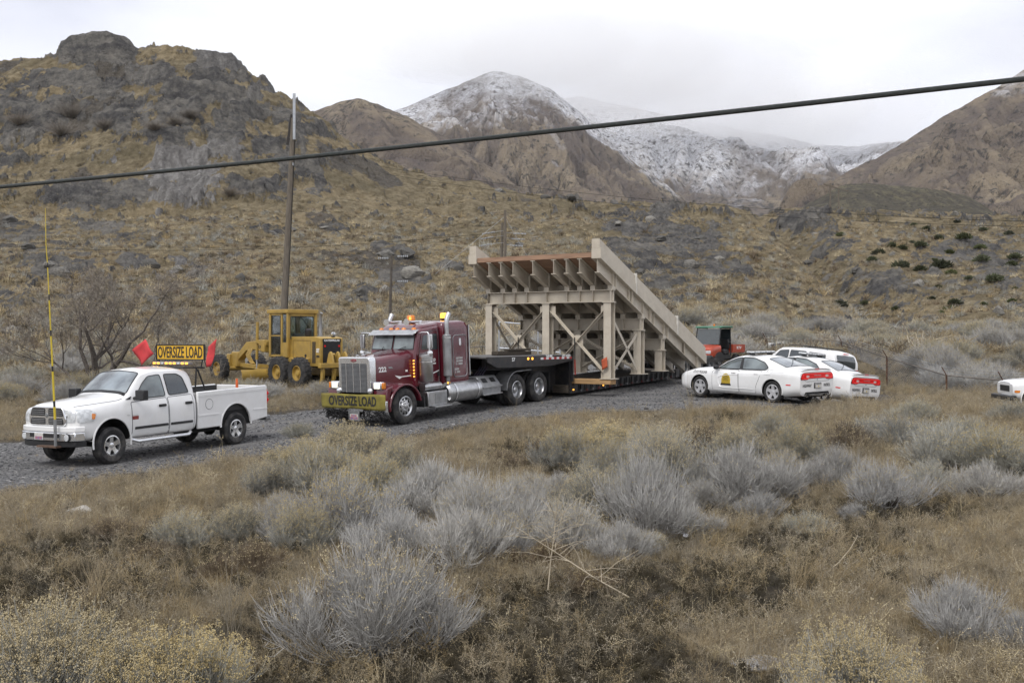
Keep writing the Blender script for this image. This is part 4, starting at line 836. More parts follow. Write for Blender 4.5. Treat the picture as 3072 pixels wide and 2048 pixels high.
def loft(st, nx=64, sub=4):
    """st: list of (x, half section [(y,z)...] from bottom centre to top centre), x ascending; closed smooth body"""
    st = sorted(st, key=lambda s: s[0]); xs = [s[0] for s in st]; m = len(st[0][1]); q = np.unique(np.concatenate([np.linspace(xs[0], xs[-1], nx), xs]))
    Yc = np.stack([pchip(xs, [s[1][j][0] for s in st], q) for j in range(m)], 1); Zc = np.stack([pchip(xs, [s[1][j][1] for s in st], q) for j in range(m)], 1)
    u = np.linspace(0, m-1, (m-1)*sub+1); Yd = np.stack([pchip(np.arange(m), r, u) for r in Yc]); Zd = np.stack([pchip(np.arange(m), r, u) for r in Zc]); k = len(u)
    ring_y = np.concatenate([Yd, -Yd[:, -2:0:-1]], 1); ring_z = np.concatenate([Zd, Zd[:, -2:0:-1]], 1); n = ring_y.shape[1]
    V = np.stack([np.repeat(q[:, None], n, 1), ring_y, ring_z], -1).reshape(-1, 3).tolist(); F = [(i*n+j, i*n+(j+1) % n, (i+1)*n+(j+1) % n, (i+1)*n+j) for i in range(len(q)-1) for j in range(n)]
    F += [tuple(range(n)), tuple(range((len(q)-1)*n, len(q)*n))]
    b = MB(); b.v, b.f = [tuple(v) for v in V], F; return b
def S(zb, ws, zm, wm, zs, wsh, zbelt, wb, zr, wr, cr=.02): return [(0, zb), (ws*.8, zb), (ws, zb+.07), (wm, zm), (wsh, zs), (wb, zbelt), (wr+.03, zr-.05), (wr*.8, zr), (0, zr+cr)]
def cut(me, cutters, cmat):
    """boolean-subtract meshes; the cut faces take cmat"""
    o = bpy.data.objects.new('cutting', me); C.objects.link(o); tmp = [o]
    if cmat.name not in [m.name for m in me.materials if m]: me.materials.append(cmat)
    for c in cutters:
        cm = c.mesh('cutter'); cm.materials.append(cmat); co = bpy.data.objects.new('cutter', cm); C.objects.link(co); tmp.append(co)
        md = o.modifiers.new('b', 'BOOLEAN'); md.operation = 'DIFFERENCE'; md.object = co; md.solver = 'EXACT'
        try: md.material_mode = 'TRANSFER'
        except Exception: pass
    bpy.context.view_layer.update(); dg = bpy.context.evaluated_depsgraph_get(); r = bpy.data.meshes.new_from_object(o.evaluated_get(dg))
    for t in tmp: bpy.data.objects.remove(t)
    return r
def bvh(me): return BVHTree.FromPolygons([v.co for v in me.vertices], [tuple(p.vertices) for p in me.polygons])
def rpoly(p, r=.03, n=3):
    out = []; m = len(p)
    for i in range(m):
        a, b, c = Vector(p[i-1]), Vector(p[i]), Vector(p[(i+1) % m]); d1, d2 = (a-b), (c-b); rr = min(r, d1.length*.45, d2.length*.45); s, e = b+d1.normalized()*rr, b+d2.normalized()*rr
        for k in range(n+1): t = k/n; out.append(tuple(s*(1-t)**2+b*2*t*(1-t)+e*t*t))
    return out
def panel(tree, poly, axis, side, off, mat, name, parent, grid=.09, far=6., me_in=None, thick=.004):
    """a thin skin laid on the body: polygon in the view along axis, dropped onto the surface and lifted by off"""
    bm = bmesh.new(); ax = {'y': (0, 2, 1), 'x': (1, 2, 0), 'z': (0, 1, 2)}[axis]
    if me_in is None:
        def P(q): v = [0, 0, 0]; v[ax[0]], v[ax[1]] = q; return v
        bm.faces.new([bm.verts.new(P(q)) for q in poly])
        for a in (0, 1):
            lo, hi = min(q[a] for q in poly), max(q[a] for q in poly); nrm = [0, 0, 0]; nrm[ax[a]] = 1
            for k in range(1, int((hi-lo)/grid)+1):
                c = [0, 0, 0]; c[ax[a]] = lo+(hi-lo)*k/(int((hi-lo)/grid)+1); bmesh.ops.bisect_plane(bm, geom=bm.verts[:]+bm.edges[:]+bm.faces[:], plane_co=c, plane_no=nrm, dist=1e-5)
    else: bm.from_mesh(me_in)
    d = [0, 0, 0]; d[ax[2]] = -side; d = Vector(d)
    for v in bm.verts:
        o = v.co.copy(); o[ax[2]] = side*far; h = tree.ray_cast(o, d)
        if h[0] is None: h = tree.find_nearest(Vector([v.co[i] if i != ax[2] else side*1. for i in range(3)])); v.co[ax[2]] = h[0][ax[2]]+side*off
        else: v.co[ax[2]] = h[0][ax[2]]+side*off
    if thick:
        g = bmesh.ops.extrude_edge_only(bm, edges=[e for e in bm.edges if e.is_boundary]); 
        for v in g['geom']:
            if isinstance(v, bmesh.types.BMVert): v.co[ax[2]] -= side*thick
    bmesh.ops.recalc_face_normals(bm, faces=bm.faces); me = bpy.data.meshes.new(name); bm.to_mesh(me); bm.free()
    return obj(name, me, mat, parent, angle=50)
def outline(tree, poly, axis, side, off, mat, name, parent, w=.012, closed=True):
    """thin line (seam, trim) along a polyline laid on the body"""
    m = MB(); ax = {'y': (0, 2, 1), 'x': (1, 2, 0), 'z': (0, 1, 2)}[axis]; d = [0, 0, 0]; d[ax[2]] = -side; pts = []
    P = list(poly)+([poly[0]] if closed else [])
    for i in range(len(P)-1):
        a, b = Vector(P[i]), Vector(P[i+1]); n = max(1, int((b-a).length/.08))
        for k in range(n): pts.append(a.lerp(b, k/n))
    pts.append(Vector(P[-1])); Q = []
    for p in pts:
        o = [0, 0, 0]; o[ax[0]], o[ax[1]], o[ax[2]] = p[0], p[1], side*6.; h = tree.ray_cast(Vector(o), Vector(d))
        if h[0] is None: continue
        q = h[0].copy(); q[ax[2]] += side*off; Q.append(q)
    if len(Q) > 1: m.tube(Q, w/2, 4)
    return m.build(name, mat, parent)
def flat_text(tree, body, size, cx, cz, side, mat, parent, axis='y', off=.006, width=None, **k):
    me = text_mesh(body, size, extrude=0, **k)
    if width: xs = [v.co.x for v in me.vertices]; me.transform(Matrix.Diagonal((width/(max(xs)-min(xs)), 1, 1, 1)))
    if axis == 'y': m = basis((cx, 0, cz), (-side, 0, 0), (0, 0, 1))     # left side (+y): reader's right is -x
    else: m = basis((0, cx, cz), (0, side, 0), (0, 0, 1))
    me.transform(m); me.materials.clear(); return panel(tree, None, axis, side, off, mat, 'lettering', parent, me_in=me, thick=0)
def wheel(parent, x, y, r, w, side, rim_r, style, rim_mat, name='wheel', tread=0, tyre_mat=None):
    """wheel part with tyre, rim and hub below it; side +1 = outer face towards +y"""
    e = bpy.data.objects.new(name, None); e.empty_display_size = .1; link(e, parent); e.location = (x, y, r)
    t = MB(); hw = w/2; sr = r-.035
    t.lathe([(rim_r, -hw*.80), (rim_r+.03, -hw*.95), (r*.86, -hw*1.02), (sr, -hw*.86), (r, -hw*.62), (r, hw*.62), (sr, hw*.86), (r*.86, hw*1.02), (rim_r+.03, hw*.95), (rim_r, hw*.80), (rim_r, -hw*.80)], 40, closed=False)
    if tread:
        for k in range(tread):
            a = 2*math.pi*k/tread
            for s2 in (-1, 1):
                c = Vector((math.cos(a), 0, math.sin(a))); tn = Vector((-math.sin(a), 0, math.cos(a))); p0 = c*r*.995+Vector((0, s2*hw*.05, 0)); p1 = c*r*.985+tn*r*.16+Vector((0, s2*hw*.85, 0)); t.bar(p0, p1, .05*r*1.3, .06*r, up=c)
    t.build('tyre', tyre_mat or M_rubber, e)
    m = MB(); o = side*hw
    if style == 'spoke5':
        m.lathe([(rim_r, o*.82), (rim_r-.025, o*.84), (rim_r-.03, o*.5), (rim_r-.03, -o*.5)], 36, closed=False)
        for k in range(5):
            a = 2*math.pi*k/5+.3; c = Vector((math.cos(a), 0, math.sin(a))); tn = Vector((-math.sin(a), 0, math.cos(a)))
            V = []
            for (rr, hw_, yy) in ((rim_r*.20, .055, .66), (rim_r*.62, .045, .70), (rim_r*.93, .062, .78)):
                for s2 in (-1, 1): V += [c*rr+tn*s2*hw_*rim_r/.23+Vector((0, o*yy, 0)), c*rr+tn*s2*hw_*rim_r/.23*1.1+Vector((0, o*(yy-.25), 0))]
            F = []
            for i in (0, 4): F += [(i, i+2, i+6, i+4), (i, i+4, i+5, i+1), (i+2, i+3, i+7, i+6)]
            m.add(V, F)
        m.lathe([(rim_r*.27, o*.5), (rim_r*.27, o*.68), (rim_r*.2, o*.72), (.0, o*.73)], 16, closed=False)
        rm = m.build('rim', rim_mat, e); MB().lathe([(rim_r-.02, o*.30), (0, o*.30)], 24, closed=False).build('brake_disc', M_under, e)
    elif style == 'holes':
        m.lathe([(rim_r, o*.85), (rim_r-.02, o*.9), (rim_r-.05, o*.72), (rim_r-.06, o*.55), (rim_r*.55, o*.62), (rim_r*.5, o*.8), (rim_r*.28, o*.86), (rim_r*.26, o*1.05), (rim_r*.2, o*1.1), (0, o*1.1)], 36, closed=False); rm = m.build('rim', rim_mat, e)
        h = MB()
        for k in range(10): a = 2*math.pi*k/10; h.lathe([(.036, o*.60), (.036, o*.645), (0, o*.645)], 10, c=(math.cos(a)*rim_r*.72, 0, math.sin(a)*rim_r*.72), closed=False)
        tag(h.build('hand_holes', M_under, e), kind='stuff')
        n = MB()
        for k in range(10): a = 2*math.pi*(k+.5)/10; n.lathe([(.018, o*.7), (.018, o*.92), (0, o*.94)], 6, c=(math.cos(a)*rim_r*.4, 0, math.sin(a)*rim_r*.4), closed=False)
        tag(n.build('lug_nuts', M_chrome, e), kind='stuff')
    elif style == 'dish':
        m.lathe([(rim_r, o*.85), (rim_r-.02, o*.9), (rim_r-.045, o*.6), (rim_r-.05, -o*.25), (rim_r*.62, -o*.35), (rim_r*.45, -o*.3), (rim_r*.36, -o*.15), (rim_r*.34, o*.35), (rim_r*.25, o*.55), (0, o*.58)], 36, closed=False); m.build('rim', rim_mat, e)
        n = MB()
        for k in range(10): a = 2*math.pi*(k+.5)/10; n.lathe([(.02, -o*.3), (.02, -o*.08), (0, -o*.06)], 6, c=(math.cos(a)*rim_r*.52, 0, math.sin(a)*rim_r*.52), closed=False)
        tag(n.build('lug_nuts', M_chrome, e), kind='stuff')
    else:  # deep industrial rim
        m.lathe([(rim_r, o*.8), (rim_r-.03, o*.85), (rim_r-.05, o*.35), (rim_r*.7, o*.2), (rim_r*.62, o*.3), (rim_r*.42, o*.36), (rim_r*.36, o*.62), (rim_r*.2, o*.7), (0, o*.7)], 28, closed=False); m.build('rim', rim_mat, e)
        n = MB()
        for k in range(8): a = 2*math.pi*k/8; n.lathe([(.03, o*.3), (.03, o*.46), (0, o*.47)], 6, c=(math.cos(a)*rim_r*.52, 0, math.sin(a)*rim_r*.52), closed=False)
        tag(n.build('lug_nuts', rim_mat, e), kind='stuff')
    return e
def on_ground(x, y, hx, hy, L0, L1, half):
    """frame resting on the ground: origin (x,y), axles at L0 and L1 along the heading"""
    h = Vector((hx, hy)).normalized(); l = Vector((-h.y, h.x)); g = lambda a, b: float(near_z(x+h.x*a+l.x*b, y+h.y*a+l.y*b))
    zf, zr = (g(L0, half)+g(L0, -half))/2, (g(L1, half)+g(L1, -half))/2; sl = (zf-zr)/(L0-L1); ro = ((g(L0, half)+g(L1, half))-(g(L0, -half)+g(L1, -half)))/(4*half)
    return frame(x, y, zf-sl*L0+.005, h.x, h.y, sl, ro)
def circ(cx, cz, r, a0=0, a1=360, n=16): return [(cx+r*math.cos(R(a0+(a1-a0)*k/n)), cz+r*math.sin(R(a0+(a1-a0)*k/n))) for k in range(n+1)]
# ================================================================== white crew-cab pickup with oversize-load sign
def pickup():
    h = Vector((-.48, -.877)).normalized(); l = Vector((-h.y, h.x)); c = Vector((-9.08, 24.7))-l*.98
    T = thing('pickup_truck', 'white crew-cab escort pickup with oversize load sign, red flags and tall striped pole', 'truck', on_ground(c.x, c.y, h.x, h.y, 0, -4.08, .85))
    b = loft([(.95, S(.66, .66, .82, .78, 1.12, .78, 1.26, .70, 1.335, .55, .03)), (.86, S(.62, .86, .86, .93, 1.12, .92, 1.28, .82, 1.385, .62, .03)), (.4, S(.56, .94, .86, .99, 1.14, .985, 1.34, .88, 1.44, .64, .04)),
              (-.30, S(.50, .95, .86, 1.0, 1.18, .99, 1.40, .90, 1.50, .70, .04)), (-.46, S(.50, .95, .86, 1.0, 1.18, .99, 1.43, .905, 1.535, .76, .03)), (-.80, S(.50, .95, .86, 1.0, 1.18, .99, 1.44, .91, 1.80, .76, .03)),
              (-1.12, S(.50, .95, .86, 1.0, 1.18, .99, 1.44, .91, 2.02, .715, .04)), (-1.5, S(.50, .95, .86, 1.0, 1.18, .99, 1.45, .91, 2.075, .71, .05)), (-2.2, S(.50, .95, .86, 1.0, 1.18, .99, 1.45, .91, 2.07, .71, .05)),
              (-2.5, S(.50, .95, .86, 1.0, 1.18, .99, 1.45, .91, 2.03, .72, .04)), (-2.62, S(.52, .94, .86, .99, 1.18, .98, 1.45, .90, 1.90, .74, .03)), (-2.66, S(.56, .92, .86, .97, 1.18, .96, 1.43, .88, 1.80, .74, .02))], 70)
    me = b.mesh('body'); me.materials.append(M_white_paint)
    cs = [MB().lathe([(.545, s*.45), (.545, s*1.3)], 40, c=(0, 0, .50)) for s in (1, -1)]; me = cut(me, cs, M_under)
    obj('body', me, None, T, angle=32); tr = bvh(me)
    for s in (1, -1):
        # doors with window, seam and handle
        for nm, dp, wp, hx in (('front_door', [(-.58, .53), (-.58, 1.36), (-1.70, 1.40), (-1.72, .53)], [(-.72, 1.42), (-1.02, 1.76), (-1.24, 1.93), (-1.62, 1.955), (-1.69, 1.44)], -1.52), ('rear_door', [(-1.75, .53), (-1.735, 1.40), (-2.55, 1.42), (-2.56, .53)], [(-1.80, 1.45), (-1.745, 1.955), (-2.16, 1.945), (-2.33, 1.86), (-2.46, 1.47)], -2.38)):
            d = panel(tr, rpoly(dp, .05), 'y', s, .006, M_white_paint, nm, T); outline(tr, rpoly(dp, .05), 'y', s, .002, M_gap, 'door_seam', d, .018)
            dt = bvh(d.data); panel(tr, rpoly([(a+(.025 if a > -1.7 else .02)*(0), z) for a, z in wp], .06), 'y', s, .008, M_glass if nm == 'rear_door' else M_glass_l, 'window', d); outline(tr, rpoly(wp, .06), 'y', s, .01, M_black, 'window_trim', d, .022)
            z0 = 1.22; m = MB(); yv = s*1.005; m.box(hx-.11, hx+.11, yv-.02, yv+.03, z0-.03, z0+.035); m.build('handle', M_black, d, bevel=.015)
            mo = MB(); a0, a1 = (-.66, -1.69) if nm == 'front_door' else (-1.78, -2.50); mo.box(a1, a0, s*.985, s*1.022, .725, .785); mo.build('side_moulding', M_black, d, bevel=.012)
        panel(tr, rpoly([(-.45, 1.43), (-.60, 1.43), (-.66, 1.50)], .02), 'y', s, .012, M_black, 'mirror_base', T)
        mi = MB(); mi.tube([(-.72, s*.90, 1.44), (-.70, s*1.06, 1.46)], .045, 6); mi.box(-.80, -.64, s*1.03, s*1.32, 1.40, 1.64); mi.build('wing_mirror', M_black, T, bevel=.05, segs=3)
        hl = panel(tr, rpoly([(.90, 1.00), (.90, 1.30), (.62, 1.30), (.42, 1.20), (.50, 1.02)], .06), 'y', s, .012, M_lens, 'headlight', T, grid=.05)
        panel(tr, rpoly([(.58, 1.07), (.56, 1.20), (.46, 1.18), (.50, 1.06)], .03), 'y', s, .017, M_amber, 'turn_signal', hl, grid=.05)
        panel(tr, [(s*(.50+.36*a), z) for a, z in rpoly([(.1, 1.02), (.1, 1.29), (1, 1.27), (1, 1.02)], .1)], 'x', 1, .012, M_lens, 'headlight', T, grid=.05)
        for k, yy in enumerate((.60, .76)): MB().lathe([(.085, .0), (.08, .03), (.05, .055), (0, .06)], 16, c=(.915-.06*k, s*yy, 1.16), axis='x', closed=False).build('lamp_bowl', M_chrome, T)
        st = MB(); st.tube([(-.55, s*1.0, .50), (-.68, s*1.06, .455), (-2.3, s*1.06, .455), (-2.42, s*1.0, .50)], .042, 8); st.build('side_step', M_chrome, T)
        # wheel arch lip
        MB().tube([(x, s*.985, z) for x, z in circ(0, .50, .55, -12, 192, 20)], .022, 5).build('arch_lip', M_white_paint, T)
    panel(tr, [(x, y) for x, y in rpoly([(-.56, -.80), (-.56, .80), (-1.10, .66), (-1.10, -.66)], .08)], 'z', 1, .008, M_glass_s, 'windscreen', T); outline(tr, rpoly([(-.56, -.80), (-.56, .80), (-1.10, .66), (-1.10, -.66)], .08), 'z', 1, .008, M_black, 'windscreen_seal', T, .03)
    panel(tr, rpoly([(-.50, -.80), (-.50, .80), (-.57, .80), (-.57, -.80)], .02), 'z', 1, .010, M_black, 'cowl', T)
    for yy in (.45, -.25): MB().tube([(-.53, yy+.3, 1.565), (-.60, yy, 1.62), (-.68, yy-.45, 1.66)], .013, 5).build('wiper', M_black, T)
    outline(tr, [(.80, .66), (.3, .76), (-.3, .84), (-.42, .84)], 'z', 1, .002, M_gap, 'bonnet_seam', T, .016, False); outline(tr, [(.80, -.66), (.3, -.76), (-.3, -.84), (-.42, -.84)], 'z', 1, .002, M_gap, 'bonnet_seam', T, .016, False)
    # grille: chrome surround with a cross, black slats
    g = MB(); P = rpoly([(-.60, .93), (-.64, 1.10), (-.52, 1.36), (.52, 1.36), (.64, 1.10), (.60, .93)], .09); g.prism(P, 'x', .955, 1.0); gs = g.build('grille_surround', M_chrome, T, bevel=.02)
    for s in (1, -1):
        for z0, z1 in ((.965, 1.105), (1.15, 1.325)): MB().prism(rpoly([(s*.055, z0), (s*.055, z1), (s*(.50 if z0 > 1 else .545), z1), (s*.565, z0)], .04), 'x', .99, 1.004).build('grille_mesh', M_black, gs)
    g = MB()
    for s in (1, -1):
        for z in (1.0, 1.04, 1.075, 1.19, 1.235, 1.28): g.box(1.004, 1.010, s*.30-.22, s*.30+.22, z-.007, z+.007)
    tag(g.build('grille_slats', M_steel, gs, smooth=False), kind='stuff'); MB().lathe([(.05, 0), (.045, .02), (0, .025)], 12, c=(1.0, 0, 1.17), axis='x', closed=False).build('emblem', M_steel, gs)
    # bumper: white top cap, chrome bar, black valance, plate, fog lamps
    def bump(z0, z1, x, w, mat, nm, e=.30):
        m = MB(); pr = [(x, -.0), (x, w*.62), (x-.10, w*.9), (x-e, w), (x-e, w-.06), (x-.16, w*.84), (x-.12, w*.6), (x-.12, 0)]; full = pr[:4]+pr[4:]; full = [(a, b) for a, b in pr]+[(a, -b) for a, b in pr[::-1] if b > 0]; m.prism(full, 'z', z0, z1); return m.build(nm, mat, T, bevel=.02)
    bump(.80, .925, 1.06, 1.0, M_white_paint, 'bumper_cap'); bump(.605, .795, 1.08, 1.01, M_chrome, 'bumper_bar'); bump(.47, .60, 1.05, .97, M_black, 'valance', .34)
    MB().box(1.075, 1.085, -.50, .50, .68, .765).build('bumper_slot', M_black, T)
    pl = MB().box(1.086, 1.095, -.33, -.03, .62, .775).build('number_plate', M_plate, T, bevel=.004); MB().box(1.096, 1.098, -.30, -.06, .635, .70).build('plate_band', M_redblue, pl)
    for s in (1, -1): MB().lathe([(.075, -.01), (.075, .012), (.06, .016), (0, .01)], 16, c=(1.055, s*.72, .69), axis='x', closed=False).build('fog_lamp', M_lens, T); MB().lathe([(.095, -.02), (.095, .006), (.075, .008)], 16, c=(1.05, s*.72, .69), axis='x', closed=False).build('fog_lamp_bezel', M_black, T)
    flat_text(tr, '2500', .05, -.67, 1.005, 1, M_steel, T, width=.17); flat_text(tr, 'TURBO DIESEL', .03, -.67, 1.06, 1, M_steel, T, width=.2); panel(tr, [(-.57, .955), (-.57, 1.04), (-.77, 1.04), (-.77, .955)], 'y', 1, .007, pm('badge red black', (.30, .04, .03), .4, var=.3, scale=30), 'badge', T); flat_text(tr, 'Heavy', .04, -.47, 1.07, 1, M_steel, T, width=.09)
    # cargo bed
    B = bpy.data.objects.new('cargo_bed', None); link(B, T)
    for s in (1, -1):
        x0, x1 = -2.70, -5.30; arch = [(-4.08+.56*math.cos(R(a)), .52+.56*math.sin(R(a))) for a in range(0, 181, 9)]; arch = [p for p in arch if p[1] > .53]
        poly = [(x0, .53), (x0, 1.46), (x1+.06, 1.485), (x1, 1.45), (x1, .62), (-4.08-.56, .54)]+arch[::-1][0:]+[(-4.08+.56, .53)]
        m = MB(); m.prism([(p[0], p[1]) for p in poly], 'y', s*.90, s*.985); m.build('bed_side', M_white_paint, B, bevel=.03, segs=3)
        MB().bar((-2.72, s*.982, .86), (-3.45, s*.982, .86), .03, .03).build('crease', M_white_paint, B); MB().bar((-4.72, s*.982, .86), (-5.28, s*.982, .86), .03, .03).build('crease', M_white_paint, B); MB().bar((-2.72, s*.978, 1.36), (-5.26, s*.978, 1.38), .03, .05).build('shoulder_line', M_white_paint, B)
        MB().tube([(x, s*.975, z) for x, z in circ(-4.08, .52, .57, -2, 182, 20)], .026, 5).build('arch_lip', M_white_paint, B); MB().prism([(-4.08+.62*math.cos(R(a)), .5+.60*math.sin(R(a))) for a in range(0, 181, 12)], 'y', s*.55, s*.895).build('wheel_house', M_under, B)
        MB().box(-5.28, -2.72, s*.86, s*.899, .9, 1.455).build('bed_liner', M_black, B); t = MB(); t.box(-5.33, -5.295, s*.80, s*.97, .98, 1.36); tl = t.build('tail_lamp', M_red, B, bevel=.015)
        for z in (1.08, 1.26): MB().lathe([(.06, -.03), (.05, -.065), (0, -.07)], 12, c=(-5.30, s*.93, z), axis='x', closed=False).build('lamp_bulge', M_red, tl)
    MB().box(-5.28, -2.72, -.86, .86, .80, .84).build('bed_floor', M_black, B); MB().box(-2.74, -2.70, -.88, .88, .80, 1.44).build('bed_front', M_white_paint, B); MB().box(-5.31, -5.26, -.88, .88, .68, 1.465).build('tailgate', M_white_paint, B, bevel=.02)
    MB().box(-5.50, -5.32, -.92, .92, .52, .66).build('rear_bumper', M_steel, T, bevel=.03); outline(bvh(B.children[0].data) if False else tr, [(-2.655, .6), (-2.655, 1.4)], 'y', 1, .0, M_gap, 'cab_gap', T, .03, False)
    MB().lathe([(.13, 0), (.13, .004), (0, .006)], 24, c=(-3.10, .985, 1.13), closed=False).build('fuel_flap', M_white_paint, B); MB().tube([(x, .988, z) for x, z in circ(-3.10, 1.13, .13, 0, 360, 20)], .006, 4).build('flap_seam', M_gap, B)
    # chassis and wheels
    ch = MB()
    for s in (1, -1): ch.box(-5.2, .7, s*.40-.05, s*.40+.05, .52, .68)
    ch.cyl((0, -.8, .42), (0, .8, .42), .06); ch.cyl((-4.08, -.8, .42), (-4.08, .8, .42), .07); ch.box(-3.6, -2.6, .1, .75, .42, .66); ch.lathe([(.05, -.15), (.2, -.05), (.2, .05), (.05, .15)], 14, c=(-4.08, 0, .42)); ch.build('chassis', M_under, T)
    for x in (0, -4.08):
        for s in (1, -1): wheel(T, x, s*.86, .42, .28, s, .235, 'spoke5', M_chrome)
    # sign rack behind the cab, light bar, sign, flags
    rk = MB()
    for s in (1, -1): rk.tube([(-2.80, s*.80, 1.46), (-2.86, s*.80, 2.045)], .022, 6); rk.tube([(-3.16, s*.80, 1.48), (-2.90, s*.80, 2.015)], .022, 6); rk.tube([(-3.14, s*.80, 1.475), (-2.74, s*.80, 1.475)], .025, 6)
    rk.tube([(-3.1, -.84, 2.045), (-3.1, .84, 2.045)], .022, 6); rk.tube([(-2.4, -.78, 2.075), (-3.1, -.78, 2.055)], .02, 6); rk.tube([(-2.4, .78, 2.075), (-3.1, .78, 2.055)], .02, 6); rk.tube([(-2.4, -.84, 2.075), (-2.4, .84, 2.075)], .02, 6)
    for s in (1, -1): rk.tube([(-3.08, s*.74, 2.035), (-3.10, s*.80, 2.315)], .018, 6)
    rk.build('sign_rack', M_black, T)
    lb = MB().box(-2.90, -2.74, -.64, .64, 2.135, 2.200).build('light_bar', M_steel, T, bevel=.02)
    for k in range(9):
        y = -.58+k*.145; MB().box(-2.745, -2.725, y-.045, y+.045, 2.143, 2.193).build('lamp', M_amber_on if k % 4 != 2 else M_lens, lb, bevel=.006)
    sg = MB().box(-3.110, -3.080, -.84, .84, 2.255, 2.615).build('oversize_load_sign', pm('sign yellow', (.72, .42, .03), .55, var=.05), T, bevel=.006); fr = MB()
    for z in (2.245, 2.625): fr.box(-3.120, -3.065, -.87, .87, z-.012, z+.012)
    for y in (-.86, .86): fr.box(-3.120, -3.065, y-.012, y+.012, 2.245, 2.625)
    fr.build('sign_frame', M_black, sg, smooth=False); lettering('OVERSIZE LOAD', .40, M_black_t, sg, basis((-3.074, 0, 2.420), (0, 1, 0), (0, 0, 1)), width=1.6, bold=.006)
    def flag(p0, pts, nm):
        V, F = [], []; nx_, nz_ = 7, 7
        for i in range(nx_+1):
            for j in range(nz_+1):
                u, v = i/nx_, j/nz_; a = Vector(pts[0]).lerp(Vector(pts[1]), u); b_ = Vector(pts[3]).lerp(Vector(pts[2]), u); q = a.lerp(b_, v); q.x += .03*math.sin(5*u+3*v); V.append(q)
        F = [(i*(nz_+1)+j, (i+1)*(nz_+1)+j, (i+1)*(nz_+1)+j+1, i*(nz_+1)+j+1) for i in range(nx_) for j in range(nz_)]
        f = MB().add(V, F).build('flag', pm('red flag cloth', (.62, .055, .06), .8, var=.12, scale=5), T, angle=180); md = f.modifiers.new('s', 'SOLIDIFY'); md.thickness = .006; md.offset = 0
        MB().tube([p0, pts[0]], .012, 5).build('flag_stick', M_black, T)
    flag((-3.100, -.84, 2.215), [(-3.100, -.98, 2.395), (-3.080, -1.30, 2.775), (-3.100, -1.78, 2.495), (-3.120, -1.48, 2.085)], 'f'); flag((-3.100, .84, 2.255), [(-3.100, .92, 2.055), (-3.100, .96, 2.575), (-3.080, 1.34, 2.775), (-3.120, 1.06, 2.085)], 'f')
    # height pole on the front bumper
    pr = [(1.16, .48, .50), (1.16, .48, 1.10)]; MB().tube(pr, .035, 8).build('pole_socket', M_steel, T); bk = MB().box(1.06, 1.2, -.12, .54, .47, .51).build('pole_bracket', pm('rusty bracket', (.16, .10, .07), .9, var=.3), T)
    M_py = pm('yellow pole', (.62, .47, .035), .5, var=.06); base = Vector((1.16, .48, 1.10)); dirp = Vector((.02, -.015, 1)); z = 0.; segs_ = [(.28, 0), (.13, 1), (.65, 0), (.12, 1), (.66, 0), (.13, 1), (.66, 0), (.13, 1), (.59, 0), (.11, 1)]; k = 0
    for ln, c in segs_: MB().tube([base+dirp*z, base+dirp*(z+ln)], .027-.002*k, 8).build('height_pole_band', M_black if c else M_py, T); z += ln; k += 1
    p = base+dirp*z; MB().tube([p, p+Vector((.02, -.01, .4)), p+Vector((.0, -.03, .8)), p+Vector((-.03, -.07, 1.2))], [.011, .009, .007, .004], 5).build('pole_whip', M_py, T)
    MB().lathe([(.04, 0), (.035, .16), (.03, .17), (.03, .24), (0, .24)], 10, c=(-4.9, .25, 1.42), axis='z').build('marker_post_cap', pm('orange cap', (.75, .14, .03), .5), T)
    T.scale = (.985, .97, 1)
    return T
pickup()
